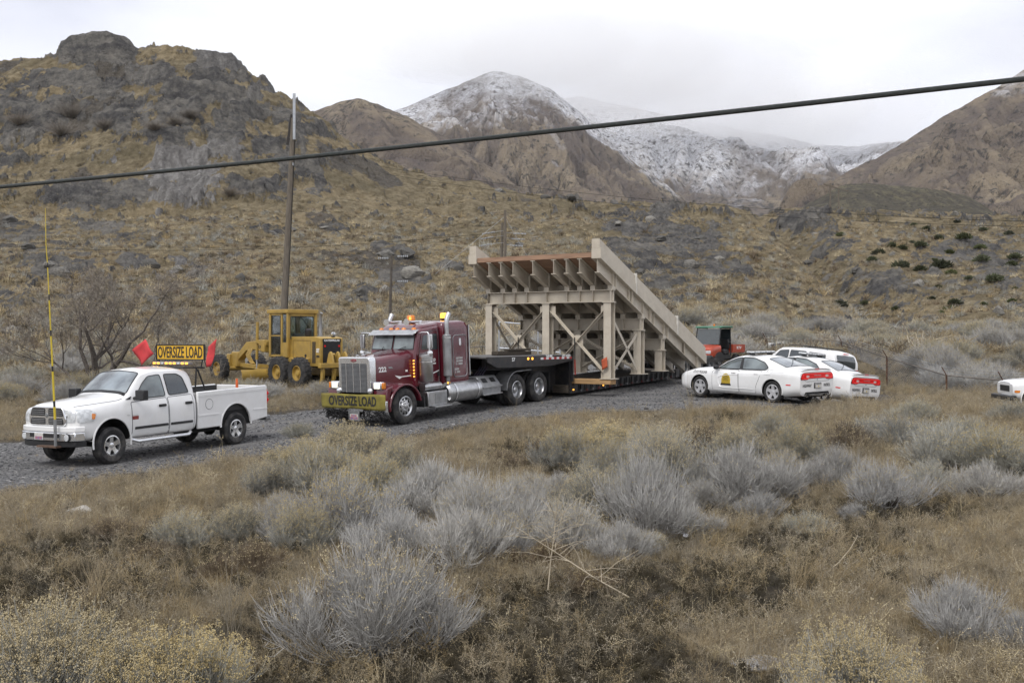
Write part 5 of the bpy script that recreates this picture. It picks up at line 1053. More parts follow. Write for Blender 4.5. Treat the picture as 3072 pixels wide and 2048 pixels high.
# ================================================================== maroon tractor unit
HS = Vector((-.58, -.814)).normalized(); TS = Vector((-HS.y, HS.x)); CS = Vector((-3.08, 31.8))-TS*1.2
M_maroon = pm('maroon truck paint', (.105, .010, .020), .22, var=.08, scale=3, coat=.8, dirt=((.16, .10, .09), .12, 2.5))
def tractor():
    T = thing('semi_tractor', 'maroon conventional semi tractor with sleeper, chrome stacks and yellow oversize load banner', 'truck', on_ground(CS.x, CS.y, HS.x, HS.y, 0, -6.3, 1.0))
    fr = MB()
    for s in (1, -1): fr.box(-7.7, .75, s*.43-.04, s*.43+.04, .80, 1.06)
    for x in (-1.2, -3.4, -5.0, -7.5): fr.box(x-.08, x+.08, -.43, .43, .82, 1.02)
    for x, r in ((0, .06), (-5.66, .08), (-6.98, .08)): fr.cyl((x, -1, .53), (x, 1, .53), r)
    fr.box(-7.0, -5.4, -.5, .5, 1.06, 1.16); fr.lathe([(.45, 0), (.45, .08), (.1, .1)], 24, c=(-6.3, 0, 1.16), axis='z'); fr.build('chassis', M_under, T)
    for s in (1, -1):
        wheel(T, 0, s*1.05, .53, .29, s, .30, 'holes', M_alu)
        for x in (-5.66, -6.98): wheel(T, x, s*1.07, .525, .28, s, .30, 'dish', M_alu, tread=0); wheel(T, x, s*.74, .525, .28, s, .30, 'dish', M_steel)
    # radiator shell and grille
    g = MB(); g.prism(rpoly([(-.62, .98), (-.63, 2.02), (.63, 2.02), (.62, .98)], .12, 5), 'x', .62, .90); gs = g.build('grille_shell', M_chrome, T, bevel=.03, segs=3)
    MB().prism(rpoly([(-.51, .99), (-.51, 1.83), (.51, 1.83), (.51, .99)], .03), 'x', .89, .904).build('grille_mesh', pm('grille mesh', (.14, .145, .15), .5, .7, var=.2, scale=60), gs)
    for k in range(22): z = 1.01+k*.037; MB().box(.904, .910, -.50, .50, z, z+.012).build('grille_slat', M_steel, gs, smooth=False)
    for y in (-.30, -.02, .26): MB().box(.908, .918, y-.012, y+.012, .99, 1.83).build('grille_bar', M_chrome, gs)
    em = MB(); em.prism([(.115*math.cos(t*.3927)+0, 1.925+.042*math.sin(t*.3927)) for t in range(16)], 'x', .90, .912); e = em.build('emblem', pm('emblem red', (.28, .015, .03), .4), gs); lettering('Peterbilt', .055, M_chrome, e, basis((.914, 0, 1.925), (0, 1, 0), (0, 0, 1)), width=.16)
    MB().tube([(.76, 0, 2.02), (.80, 0, 2.06), (.70, 0, 2.07), (.62, 0, 2.03)], .012, 5).build('hood_ornament', M_chrome, gs)
    # hood
    def hs(w, zt, zb, cr): return [(0, zb), (w*.9, zb), (w, zb+.05), (w+.01, zb+.4), (w, zt-.22), (w-.03, zt-.10), (w-.14, zt-.01), (w*.5, zt+.02), (0, zt+cr)]
    b = loft([(.66, hs(.60, 1.97, 1.02, .03)), (.3, hs(.63, 1.99, 1.0, .035)), (-.3, hs(.71, 2.05, 1.0, .04)), (-.80, hs(.79, 2.12, 1.0, .045))], 20); hm = b.mesh('hood'); ho = obj('hood', hm, M_maroon, T); ht = bvh(hm)
    # cab and sleeper bodies
    cabm = MB(); cabm.prism([(-.80, 1.0), (-.80, 2.10), (-.98, 2.68), (-1.10, 2.74), (-1.98, 2.84), (-1.98, 1.0)], 'y', -.92, .92); cm = cabm.mesh('cab'); cb = obj('cab', cm, M_maroon, T, bevel=.08, segs=4); ct = bvh(cm)
    def ss(w, zt, zb): return [(0, zb), (w*.92, zb), (w, zb+.06), (w, zb+.7), (w, zt-.30), (w-.02, zt-.16), (w-.09, zt-.04), (w*.7, zt), (0, zt+.02)]
    b = loft([(-1.99, ss(1.02, 2.86, 1.0)), (-2.05, ss(1.06, 2.93, .98)), (-2.5, ss(1.07, 2.96, .98)), (-3.0, ss(1.07, 2.96, .98)), (-3.2, ss(1.05, 2.93, .98)), (-3.26, ss(1.0, 2.86, 1.0))], 26); sm = b.mesh('sleeper'); sl = obj('sleeper', sm, M_maroon, T, bevel=0); stree = bvh(sm)
    rc = MB(); rc.tube([(-1.06, 0, 2.72), (-1.3, 0, 2.83), (-1.98, 0, 2.92)], .01, 4); 
    rp = loft([(-1.12, [(0, 2.70), (.5, 2.70), (.72, 2.71), (.74, 2.73), (.6, 2.75), (0, 2.76)]), (-1.4, [(0, 2.70), (.5, 2.70), (.80, 2.72), (.82, 2.80), (.66, 2.88), (0, 2.90)]), (-2.0, [(0, 2.72), (.5, 2.72), (.84, 2.74), (.86, 2.84), (.7, 2.93), (0, 2.95)])], 14); rp.build('roof_cap', M_maroon, T)
    # windscreen: two panes with a divider, visor
    def P(y, z): t = (z-2.10)/(.58); return (-.80-.18*t+.012, y, z)
    for s in (1, -1):
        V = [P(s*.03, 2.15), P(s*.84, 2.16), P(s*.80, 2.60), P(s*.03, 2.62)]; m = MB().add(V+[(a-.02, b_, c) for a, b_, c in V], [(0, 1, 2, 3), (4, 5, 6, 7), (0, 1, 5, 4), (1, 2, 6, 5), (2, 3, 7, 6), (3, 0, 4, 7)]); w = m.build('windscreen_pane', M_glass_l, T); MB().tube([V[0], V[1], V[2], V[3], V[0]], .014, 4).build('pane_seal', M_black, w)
        MB().tube([(P(s*.30-.1, 2.13)[0]+.03, s*.30-.1, 2.13), (P(s*.4, 2.2)[0]+.03, s*.45+.12, 2.24)], .010, 4).build('wiper', M_black, T)
    v = MB(); v.add([(-.72, -.90, 2.60), (-.72, .90, 2.60), (-.98, .92, 2.74), (-.98, -.92, 2.74), (-.74, -.90, 2.585), (-.74, .90, 2.585), (-1.0, .92, 2.72), (-1.0, -.92, 2.72)], [(0, 1, 2, 3), (4, 5, 6, 7), (0, 1, 5, 4), (1, 2, 6, 5), (2, 3, 7, 6), (3, 0, 4, 7)]); v.build('sun_visor', M_alu, T)
    for y in (-.66, -.26, 0, .26, .66):
        r = MB(); r.lathe([(.075, 0), (.07, .03), (.04, .06), (0, .065)], 14, c=(-1.08+abs(y)*.0, y, 2.74), axis='z', closed=False); r.build('roof_marker_lamp', M_amber, T)
    for y in (.40, -.42):
        r = MB(); r.tube([(-1.75, y, 2.98), (-1.3, y, 2.97), (-1.12, y, 2.97), (-1.04, y, 2.97)], [.025, .03, .06, .11], 10); r.box(-1.72, -1.62, y-.03, y+.03, 2.9, 2.98); r.build('air_horn', M_chrome, T)
    for x, y in ((-1.75, -.02), (-3.0, .30)):
        be = MB().lathe([(.06, 0), (.14, .04), (.14, .06)], 16, c=(x, y, 2.97 if x < -2 else 2.94), axis='z').build('beacon', M_black, T); MB().lathe([(.13, 0), (.13, .13), (.10, .17), (0, .17)], 16, c=(x, y, 3.03 if x < -2 else 3.0), axis='z').build('beacon_lens', M_amber_on if x < -2 else M_amber, be); MB().box(x+.05, x+.125, y+.02, y+.09, (3.06 if x < -2 else 3.03), (3.14 if x < -2 else 3.11)).build('beacon_bulb', M_amber_on, be)
    MB().lathe([(.09, -.05), (.08, 0), (.05, .04), (0, .05)], 12, c=(-3.35, .55, 2.83), axis='x').build('work_lamp', M_chrome, T); MB().box(-3.30, -3.26, .93, 1.06, 1.2, 2.8).build('sleeper_rear_trim', M_alu, T)
    for s in (1, -1):
        # fender
        f = MB(); arc = [(.74*math.cos(R(a)), .50+.70*math.sin(R(a))) for a in range(-6, 176, 7)]; arc = [(x if x > 0 else x*.98, z) for x, z in arc]; inn = [(x*.90, .50+(z-.50)*.90) for x, z in arc]; f.prism(arc+inn[::-1], 'y', s*.70, s*1.22); f.prism([(.74, .52), (.64, .95), (.5, 1.18), (.80, 1.10), (.84, .80), (.84, .52)], 'y', s*.66, s*1.18); f.prism([(-.55, 1.05), (-.4, 1.19), (.5, 1.19), (.6, 1.0)], 'y', s*.60, s*.78); f.build('fender', M_maroon, T, bevel=.03, segs=3)
        MB().box(-.86, -.80, s*.72, s*1.20, .42, .75).build('mud_flap', M_black, T)
        # headlight pod
        hp = MB().box(.70, .86, s*.70, s*1.02, 1.08, 1.30).build('headlight', M_chrome, T, bevel=.03); MB().box(.858, .872, s*.74, s*.95, 1.11, 1.27).build('headlamp_lens', M_head_on, hp, bevel=.01); MB().box(.74, .85, s*1.02, s*1.10, 1.10, 1.28).build('turn_signal', M_amber, hp, bevel=.02); MB().tube([(.72, s*.66, 1.0), (.76, s*.80, 1.08)], .03, 6).build('bracket', M_chrome, hp)
        MB().lathe([(.09, 0), (.085, .05), (.06, .07), (0, .075)], 14, c=(.88, s*.62, 1.03), axis='x', closed=False).build('fog_lamp', M_chrome, T)
        # door, window, handle
        d = MB().prism(rpoly([(-1.02, 1.10), (-.99, 2.14), (-1.10, 2.58), (-1.20, 2.66), (-1.88, 2.70), (-1.90, 1.10)], .10), 'y', s*.922, s*.932).build('door', M_maroon, T); MB().tube([(x, s*.934, z) for x, z in rpoly([(-1.02, 1.10), (-.99, 2.14), (-1.10, 2.58), (-1.20, 2.66), (-1.88, 2.70), (-1.90, 1.10)], .10)]+[(-1.02, s*.934, 1.2)], .007, 4).build('door_seam', M_gap, d)
        MB().prism(rpoly([(-1.06, 2.14), (-1.17, 2.56), (-1.82, 2.60), (-1.84, 2.10)], .05), 'y', s*.933, s*.940).build('window', M_glass, d); MB().box(-1.84, -1.79, s*.932, s*.965, 1.27, 1.42).build('handle', M_black, d, bevel=.01)
        lettering('Papco', .20, M_white_t, d, basis((-1.50, s*.938, 1.80), (-s, 0, 0), (0, 0, 1)), width=.42, bold=.004, shear=.25); MB().box(-1.74, -1.34, s*.932, s*.937, 1.66, 1.70).build('stripe', M_white_t, d)
        sw = MB(); sw.add([(-1.40, s*.936, 1.36), (-1.88, s*.936, 1.47), (-1.88, s*.936, 1.44), (-1.40, s*.936, 1.31)], [(0, 1, 2, 3)]); sw.build('swoosh', M_white_t, d, smooth=False)
        flat_text(ht, '222', .20, .36, 1.62, s, M_white_t, ho, bold=.006, width=.30); panel(ht, [(-.22, 1.335), (-.10, 1.42), (-.35, 1.375), (-.72, 1.39), (-.72, 1.36), (-.38, 1.35), (-.28, 1.30)][::-1], 'y', s, .006, M_white_t, 'swoosh', ho, thick=0); panel(ht, rpoly([(-.05, 1.64), (.0, 1.69), (.14, 1.69), (.10, 1.64)], .02), 'y', s, .006, M_steel, 'badge', ho); panel(ht, [(-.52, 1.50), (-.52, 1.56), (-.60, 1.56), (-.60, 1.50)], 'y', s, .006, M_white_t, 'sticker', ho)
        lettering('222', .16, M_white_t, T, basis((.855, s*.98, .86), (0, 1, 0), (0, 0, 1)), width=.26, bold=.005)
        for k in range(6): MB().box(-.80, -.74, s*.86, s*.885, 1.32+k*.095, 1.365+k*.095).build('cleaner_lamp', M_amber_on, T, bevel=.008)
        # air cleaner canister, stack, mirrors
        ac = MB().lathe([(.05, 1.16), (.19, 1.18), (.205, 1.20), (.205, 1.90), (.215, 1.91), (.215, 1.98), (.19, 2.0), (.05, 2.01)], 24, c=(-.98, s*1.18, 0), axis='z').build('air_cleaner', M_alu, T); MB().lathe([(.209, 1.76), (.209, 1.79)], 24, c=(-.98, s*1.18, 0), axis='z', closed=False).build('band', M_chrome, ac)
        st = MB().lathe([(.06, 1.25), (.135, 1.28), (.135, 2.52), (.07, 2.56)], 24, c=(-2.02, s*1.17, 0), axis='z').build('exhaust_stack', M_steel, T); MB().tube([(-2.02, s*1.17, 2.54), (-2.02, s*1.17, 2.85), (-2.05, s*1.17, 3.03), (-2.16, s*1.17, 3.19)], [.07, .07, .075, .08], 14, cap=False).build('stack_pipe', M_alu, st); MB().tube([(-2.02, s*1.17, 1.28), (-2.02, s*1.17, 1.05), (-1.9, s*1.0, .92), (-1.7, s*.6, .9)], .065, 12).build('elbow', M_steel, st); MB().lathe([(.142, 2.44), (.142, 2.47)], 20, c=(-2.02, s*1.17, 0), axis='z').build('clamp', M_chrome, st)
        mr = MB(); mr.tube([(-.98, s*.93, 2.62), (-.92, s*1.12, 2.66), (-.92, s*1.34, 2.66), (-.92, s*1.38, 2.58), (-.92, s*1.38, 2.12), (-.94, s*1.30, 2.07), (-1.0, s*.93, 2.0)], .02, 6); mm = mr.build('mirror_arm', M_chrome, T)
        MB().box(-1.0, -.93, s*1.28, s*1.46, 2.17, 2.60).build('mirror', M_alu, mm, bevel=.02); MB().lathe([(.10, 0), (.09, .03), (0, .06)], 16, c=(-.95, s*1.38, 2.03), axis='x').build('round_mirror', M_chrome, mm)
        # tanks and boxes
        tk = MB().lathe([(.0, -3.66), (.26, -3.64), (.325, -3.58), (.325, -2.02), (.26, -1.96), (0, -1.94)], 28, c=(0, s*.98, .74), axis='x').build('fuel_tank', M_alu, T)
        for x in (-2.3, -3.4): MB().lathe([(.335, -.03), (.335, .03)], 28, c=(x, s*.98, .74), axis='x', closed=False).build('strap', M_chrome, tk)
        MB().box(-2.06, -1.95, s*1.18, s*1.22, 1.03, 1.09).build('marker_lamp', M_amber_on, T, bevel=.01)
        bx = MB().box(-1.90, -.98, s*.70, s*1.22, .42, .86).build('battery_box', M_alu, T, bevel=.02); MB().box(-1.86, -1.30, s*1.221, s*1.23, .47, .80).build('tread_plate', M_steel, bx); MB().box(-1.95, -1.15, s*1.10, s*1.36, .37, .42).build('step', M_alu, bx, bevel=.008)
        MB().cyl((-.95, s*1.02, 1.0), (-1.75, s*1.02, 1.0), .13, n=18).build('air_tank', M_alu, T); 
        sb = MB().prism([(s*.62, 1.10), (s*.96, 1.10), (s*1.20, .80), (s*1.20, .50), (s*.62, .50)], 'x', -4.72, -3.72).build('step_box', M_steel, T, bevel=.02)
        for x in (-3.98, -4.42): MB().add([(x-.13, s*1.02, 1.035), (x+.13, s*1.02, 1.035), (x+.13, s*1.13, .90), (x-.13, s*1.13, .90)], [(0, 1, 2, 3)]).build('tread_plate', M_under if x < -4.2 else M_black, sb, smooth=False)
        for z in (.52, .76): MB().box(-4.74, -3.70, s*1.20, s*1.26, z-.02, z+.02).build('step', M_alu, sb, bevel=.006)
        q = MB(); arc = [(-5.66+.63*math.cos(R(a)), .53+.63*math.sin(R(a))) for a in range(84, 178, 8)]; q = MB(); arc = [(-5.66-.63*math.cos(R(a)), .53+.63*math.sin(R(a))) for a in range(84, 178, 8)]; arc = [(-5.66+.63*math.cos(R(a)), .53+.63*math.sin(R(a))) for a in range(2, 94, 8)]; inn = [(-5.66+.60*math.cos(R(a)), .53+.60*math.sin(R(a))) for a in range(2, 94, 8)]; q.prism(arc+inn[::-1], 'y', s*.58, s*1.22); q.box(-6.5, -5.66, s*.58, s*1.22, 1.13, 1.16); q.build('quarter_fender', M_steel, T, bevel=.008)
        MB().box(-7.62, -7.60, s*.62, s*1.2, .30, .98).build('mud_flap', M_black, T)
    # sleeper hatch and script
    sd = panel(stree, rpoly([(-2.42, 1.20), (-2.42, 2.50), (-3.10, 2.50), (-3.10, 1.20)], .14, 5), 'y', 1, .008, M_maroon, 'sleeper_hatch', T); outline(stree, rpoly([(-2.42, 1.20), (-2.42, 2.50), (-3.10, 2.50), (-3.10, 1.20)], .14, 5), 'y', 1, .012, M_steel, 'hatch_seal', sd, .03); panel(stree, rpoly([(-2.72, 2.18), (-2.72, 2.40), (-2.82, 2.40), (-2.82, 2.18)], .03), 'y', 1, .02, M_chrome, 'latch', sd)
    for z, xa, wd in ((1.78, -2.62, .14), (1.78, -2.80, .17), (1.69, -2.62, .12), (1.69, -2.79, .19), (1.60, -2.58, .06), (1.60, -2.77, .21), (1.44, -2.58, .21), (1.35, -2.51, .05), (1.35, -2.66, .16)): panel(stree, [(xa-wd/2, z-.032), (xa-wd/2, z+.032), (xa+wd/2, z+.032), (xa+wd/2, z-.032)], 'y', 1, .014, pm('worn white stencil', (.62, .60, .58), .6, var=.35, scale=60), 'stencil_print', sd, thick=0)
    # bumper, banner, net of straps, plate
    MB().box(.80, .93, -1.22, 1.22, .42, .76).build('bumper', M_chrome, T, bevel=.03); bn = MB(); nx_, nz_ = 26, 6; V = []
    for i in range(nx_+1):
        for j in range(nz_+1): u, v_ = i/nx_, j/nz_; y = -1.27+2.54*u; V.append((1.0+.015*math.sin(9*u+2*v_)+.012*math.sin(23*u), y, .53+.42*v_+.02*math.sin(3.1*u*3)*(v_-.5)-.03*u*(1-v_)))
    F = [(i*(nz_+1)+j, (i+1)*(nz_+1)+j, (i+1)*(nz_+1)+j+1, i*(nz_+1)+j+1) for i in range(nx_) for j in range(nz_)]
    bo = MB().add(V, F).build('oversize_load_banner', pm('dirty yellow banner', (.255, .215, .04), .85, var=.2, scale=3, dirt=((.17, .135, .05), .7, 2.5)), T, angle=180); md = bo.modifiers.new('s', 'SOLIDIFY'); md.thickness = .008; md.offset = -1; bt = bvh(bo.data)
    flat_text(bt, 'OVERSIZE LOAD', .38, 0, .735, 1, M_black_t, bo, axis='x', off=.01, width=1.9, bold=.010)
    rs = random.Random(4); nt_ = MB()
    for k in range(90):
        s = rs.choice((-1, -1, 1)); y = s*rs.uniform(.28, 1.15); z0 = rs.uniform(.40, .56); p = [Vector((.95+rs.uniform(-.12, .08), y, z0))]
        for q in range(4): p.append(p[-1]+Vector((rs.gauss(0, .035), rs.gauss(0, .09), -rs.uniform(.0, .11))))
        nt_.tube([(a.x, a.y, max(a.z, .10)) for a in p], rs.uniform(.008, .018), 4)
    tag(nt_.build('strap_net', M_under, T), kind='stuff')
    pl = MB().box(.94, .95, -.24, .20, .16, .46).build('plate_holder', M_steel, T, bevel=.02); MB().box(.951, .957, -.17, .15, .20, .36).build('number_plate', M_plate, pl); MB().box(.958, .960, -.16, .14, .21, .28).build('plate_band', M_redblue, pl); MB().box(.958, .960, -.12, .10, .29, .34).build('plate_print', M_redblue, pl)
    return T
tractor()
# ================================================================== drop-deck trailer and the ramp it carries (local z = height above datum)
ML = frame(CS.x, CS.y, 0, HS.x, HS.y)
M_tr = pm('black trailer paint', (.016, .016, .018), .45, var=.25, scale=3, dirt=((.12, .10, .085), .45, 3)); M_timber = pm('weathered timber', (.085, .068, .05), .95, var=.3, scale=5, bump=.5, stretch=(3, 1, 12))
M_new = pm('new yellow lumber', (.50, .31, .145), .8, var=.16, scale=2, bump=.3, stretch=(4, .6, 6)); M_wood_red = pm('reddish deck plank', (.32, .195, .125), .8, var=.15, scale=2.5, bump=.3, stretch=(6, .7, 6), rnd=.18)
M_beige = pm('beige painted steel', (.53, .475, .385), .45, var=.05, scale=2.5, dirt=((.30, .235, .16), .38, 3)); M_tape_r = pm('red reflective tape', (.50, .03, .03), .4); M_tape_w = pm('white reflective tape', (.78, .78, .78), .4)
def zt(s): return .88+.038*(s-8.73)          # underside of the low deck
def trailer():
    T = thing('lowboy_trailer', 'black drop-deck lowboy trailer with red and white reflective tape, carrying the steel ramp', 'trailer', ML)
    # gooseneck deck
    z1 = 2.27
    MB().box(-8.9, -3.75, -1.30, 1.30, z1-.05, z1).build('upper_deck', pm('deck grey boards', (.14, .135, .13), .8, var=.2, scale=4), T)
    for s in (1, -1):
        r = MB().prism([(-3.75, z1-.002), (-3.75, z1-.16), (-4.3, z1-.36), (-7.5, z1-.36), (-8.9, z1-.2), (-8.9, z1-.002)], 'y', s*1.30, s*1.335).build('side_rail', M_tr, T)
        for k in range(12): x = -6.9-k*.166; MB().box(x-.083, x+.083, s*1.336, s*1.341, z1-.135, z1-.06).build('reflective_tape', M_tape_r if k % 2 else M_tape_w, r, smooth=False)
        for x in (-6.05, -6.3): MB().lathe([(.045, 0), (.04, s*.025), (0, s*.03)], 12, c=(x, s*1.336, z1-.09), closed=False).build('marker_lamp', M_amber_on, r)
        if s > 0: lettering('57', .17, M_white_t, r, basis((-5.2, 1.338, z1-.11), (-1, 0, 0), (0, 0, 1)), bold=.004); lettering('TRAIL KING', .13, M_white_t, r, basis((-7.35, 1.338, z1-.035), (-1, 0, 0), (0, 0, 1)), width=.42, bold=.003); lettering('HYD SERIES', .13, M_white_t, r, basis((-8.45, 1.338, z1-.035), (-1, 0, 0), (0, 0, 1)), width=.55, bold=.003)
    gn = MB()
    for s in (1, -1): gn.prism([(-4.6, z1-.06), (-4.6, z1-.45), (-7.0, z1-.55), (-8.2, z1-.9), (-8.6, zt(8.6)+.05), (-9.1, zt(9)+.05), (-8.85, z1-.06)], 'y', s*.55-.09, s*.55+.09)
    gn.box(-8.95, -8.8, -1.25, 1.25, zt(8.9)+.1, z1-.1); gn.build('gooseneck', M_tr, T)
    MB().box(-8.95, -8.90, .35, 1.33, zt(9)+.42, z1-.12).build('mud_flap', M_black, T); MB().box(-8.95, -8.90, -1.33, -.35, zt(9)+.42, z1-.12).build('mud_flap', M_black, T)
    rs = random.Random(3); hs_ = MB()
    for k in range(4):
        y0 = rs.uniform(-.2, .5); hs_.tube([(-3.35, .3+k*.12, 1.9-.1*k), (-3.7, .35+k*.13, 1.55), (-4.1, .5+k*.1, 1.60), (-4.5, .5+k*.1, 1.95)], .018, 5)
    _h = hs_.build('air_hoses', pm('blue and red air hose', (.10, .03, .03), .5, var=.3, scale=2, col2=(.03, .06, .11)), T); tag(_h, kind='stuff')
    # low deck: side rails with lightening holes, planks between
    L0, L1 = 8.75, 17.4
    for s in (1, -1):
        y = s*1.27; rl = MB(); rl.add([(-L0, y-.03, zt(L0)), (-L1, y-.03, zt(L1)), (-L1, y-.03, zt(L1)+.34), (-L0-.35, y-.03, zt(L0)+.34), (-L0, y+.03, zt(L0)), (-L1, y+.03, zt(L1)), (-L1, y+.03, zt(L1)+.34), (-L0-.35, y+.03, zt(L0)+.34)], [(0, 1, 2, 3), (4, 5, 6, 7), (0, 1, 5, 4), (1, 2, 6, 5), (2, 3, 7, 6), (3, 0, 4, 7)]); r = rl.build('deck_rail', M_tr, T)
        k = 0; sx = 9.25
        while sx < L1-.2:
            z = zt(sx); MB().add([(-sx, y+s*.032, z+.05), (-sx-.17, y+s*.032, z+.055), (-sx-.13, y+s*.032, z+.28), (-sx-.04, y+s*.032, z+.28)], [(0, 1, 2, 3)]).build('rail_recess', M_under, r, smooth=False)
            MB().box(-sx-.30, -sx-.20, y+s*.031, y+s*.037, z+.02, z+.10).build('reflective_tape', M_tape_r if k % 2 else M_tape_w, r, smooth=False); MB().box(-sx-.225, -sx-.205, y+s*.03, y+s*.07, z, z+.33).build('stake_rib', M_tr, r, smooth=False); sx += .42; k += 1
        for sx in (8.95, 11.05): MB().box(-sx-.03, -sx+.03, y+s*.04, y+s*.07, zt(sx)+.10, zt(sx)+.15).build('marker_lamp', M_amber_on, r)
    for k in range(9):
        y = -1.08+k*.27; pk = MB(); za, zb = zt(L0)+.27, zt(L1)+.27; pk.add([(-L0-.2, y-.125, za), (-L0-.2, y+.125, za), (-L1, y+.125, zb), (-L1, y-.125, zb), (-L0-.2, y-.125, za+.06), (-L0-.2, y+.125, za+.06), (-L1, y+.125, zb+.06), (-L1, y-.125, zb+.06)], [(0, 1, 2, 3), (4, 5, 6, 7), (0, 1, 5, 4), (1, 2, 6, 5), (2, 3, 7, 6), (3, 0, 4, 7)]); pk.build('deck_plank', M_timber, T, bevel=.01)
    MB().box(-L0-.02, -L0+.12, -1.25, 1.25, zt(L0)+.02, zt(L0)+.30).build('deck_nose', M_timber, T, bevel=.02)
    # rear bogie
    MB().box(-21.6, -17.4, -1.2, 1.2, 1.75, 1.9).build('rear_deck', M_tr, T)
    for x in (-18.2, -19.5, -20.8):
        for s in (1, -1): w = wheel(T, x, s*1.05, .48, .30, s, .28, 'dish', M_steel); w.location.z = .48+float(near_z(*(CS+HS*x)))
    # cribbing timber and chain on the upper deck
    return T
trailer()
for k, (x0, x1, y0, y1, z0, z1, nm, lab) in enumerate([(-7.6, -5.9, -.1, .18, 2.275, 2.42, 'timber_block', 'lower weathered timber baulk lying on the trailer upper deck'), (-8.3, -7.0, -.35, -.05, 2.275, 2.40, 'timber_block', 'second weathered timber baulk beside the lower one on the upper deck'), (-7.9, -6.5, .0, .2, 2.425, 2.50, 'timber_block', 'thin weathered timber laid across the baulks on the upper deck')]):
    m = MB().box(x0, x1, y0, y1, z0, z1); o = m.build(nm, M_timber, bevel=.02); o.matrix_world = ML; tag(o, lab, 'timber')
def ramp():
    """steel trestle ramp: three bents of columns, caps and X braces, sloping girders, plank deck, box parapets"""
    T = thing('steel_ramp', 'tall beige steel ramp structure with plank deck, lashed on the lowboy trailer', 'ramp', ML)
    SL = .455; s1, s2, s3, tip = 9.28, 11.46, 13.13, 16.55; yc = 2.62; cz = 4.59
    gb = lambda s: cz-.03-SL*(s-s1)+.13        # girder underside
    foot = {s1: 1.41, s2: 1.525, s3: 1.59}; cap_b = {s1: 4.15, s2: 3.16, s3: 2.40}
    GY = [2.72-d for d in (0, .73, 1.28, 1.82, 2.72, 3.60, 4.16, 4.70, 5.40)]; GD = .53
    def ibeam(m, s0, s1_, y, zb, d, fw, tf=.03, tw=.018):
        """I beam along s with underside zb(s)"""
        for (y0, y1, a, b_) in ((y-fw/2, y+fw/2, 0, tf), (y-tw/2, y+tw/2, tf, d-tf), (y-fw/2, y+fw/2, d-tf, d)):
            V = [(-s, yy, zb(s)+h) for s in (s0, s1_) for yy in (y0, y1) for h in (a, b_)]; m.add(V, [(0, 1, 3, 2), (4, 6, 7, 5), (0, 4, 5, 1), (2, 3, 7, 6), (0, 2, 6, 4), (1, 5, 7, 3)])
    for i, y in enumerate(GY):
        m = MB(); ibeam(m, 8.27, tip-.05, y, gb, GD, .20)
        g = m.build('girder', M_beige, T, smooth=False, bevel=.004, segs=1)
        for sx in (s1, s2, s3, 10.4, 12.3, 14.8):
            for sd in (1, -1): st = MB(); st.box(-sx-.01, -sx+.01, y+sd*.01, y+sd*.095, gb(sx)+.03, gb(sx)+GD-.03); st.build('stiffener', M_beige, g, smooth=False)
        for sx in (s1, s2, s3):
            zc = cap_b[sx]+.44; MB().prism([(-sx-.11, zc), (-sx+.11, zc), (-sx+.11, gb(sx-.11)), (-sx-.11, gb(sx+.11))], 'y', y-.10, y+.10).build('bearing', M_beige, g, smooth=False)
    for sx in (s1, s2, s3):
        zb = cap_b[sx]; m = MB()
        for (a, b_, w) in ((0, .03, .13), (.03, .41, .011), (.41, .44, .13)): m.box(-sx-w, -sx+w, -yc-.12, yc+.18, zb+a, zb+b_)
        cp = m.build('cap_beam', M_beige, T, smooth=False, bevel=.004, segs=1)
        for y in GY+[yc+.12, -yc-.06]:
            for sd in (1, -1): MB().box(-sx+sd*.012 if sd > 0 else -sx-.125, -sx+.125 if sd > 0 else -sx-.012, y-.01, y+.01, zb+.03, zb+.41).build('stiffener', M_beige, cp, smooth=False)
        cols = [yc, 0, -yc]
        for y in cols:
            m = MB(); zf = foot[sx]
            for (a, b_, c_, d_) in ((-.155, -.125, -.15, .15), (.125, .155, -.15, .15), (-.125, .125, -.012, .012)): m.box(-sx+c_ if False else -sx+a, -sx+b_, y+c_, y+d_, zf+.03, zb)
            c = m.build('column', M_beige, T, smooth=False, bevel=.004, segs=1); MB().box(-sx-.24, -sx+.24, y-.26, y+.26, zf, zf+.03).build('base_plate', M_beige, c, smooth=False); MB().box(-sx-.19, -sx+.19, y-.19, y+.19, zb-.022, zb-.001).build('top_plate', M_beige, c, smooth=False)
        for ya, yb in ((yc, 0), (0, -yc)):
            zt_, zb_ = zb-.30, foot[sx]+.22
            if zt_-zb_ < .5: continue
            mid = ((ya+yb)/2, (zt_+zb_)/2)
            for (p, q) in (((ya-.17, zt_), (yb+.17, zb_)), ((ya-.17, zb_), (yb+.17, zt_))):
                m = MB(); m.bar((-sx+.02, p[0], p[1]), (-sx+.02, q[0], q[1]), .12, .012, up=(1, 0, 0)); m.bar((-sx+.08, p[0], p[1]), (-sx+.08, q[0], q[1]), .012, .12, up=(1, 0, 0)); m.build('x_brace', M_beige, T, smooth=False)
                for e in (p, q): MB().prism([(e[0]+dy, e[1]+dz) for dy, dz in ((-.17, -.20), (.17, -.20), (.17, .20), (-.17, .20))], 'x', -sx-.008, -sx+.008).build('gusset', M_beige, T, smooth=False)
            MB().prism([(mid[0]+.24*math.cos(R(a)), mid[1]+.26*math.sin(R(a))) for a in range(22, 382, 45)], 'x', -sx-.002, -sx+.016).build('gusset', M_beige, T, smooth=False)
    for y in (yc, -yc):     # side bracing between the two tall bents
        for (sa, za, sb_, zb_) in ((s1+.16, cap_b[s1]-.55, s2-.16, foot[s2]+.15), (s1+.16, foot[s1]+.2, s2-.16, cap_b[s2]-.12)): MB().bar((-sa, y+.02, za), (-sb_, y+.02, zb_), .11, .016, up=(0, 1, 0)).build('side_brace', M_beige, T, smooth=False)
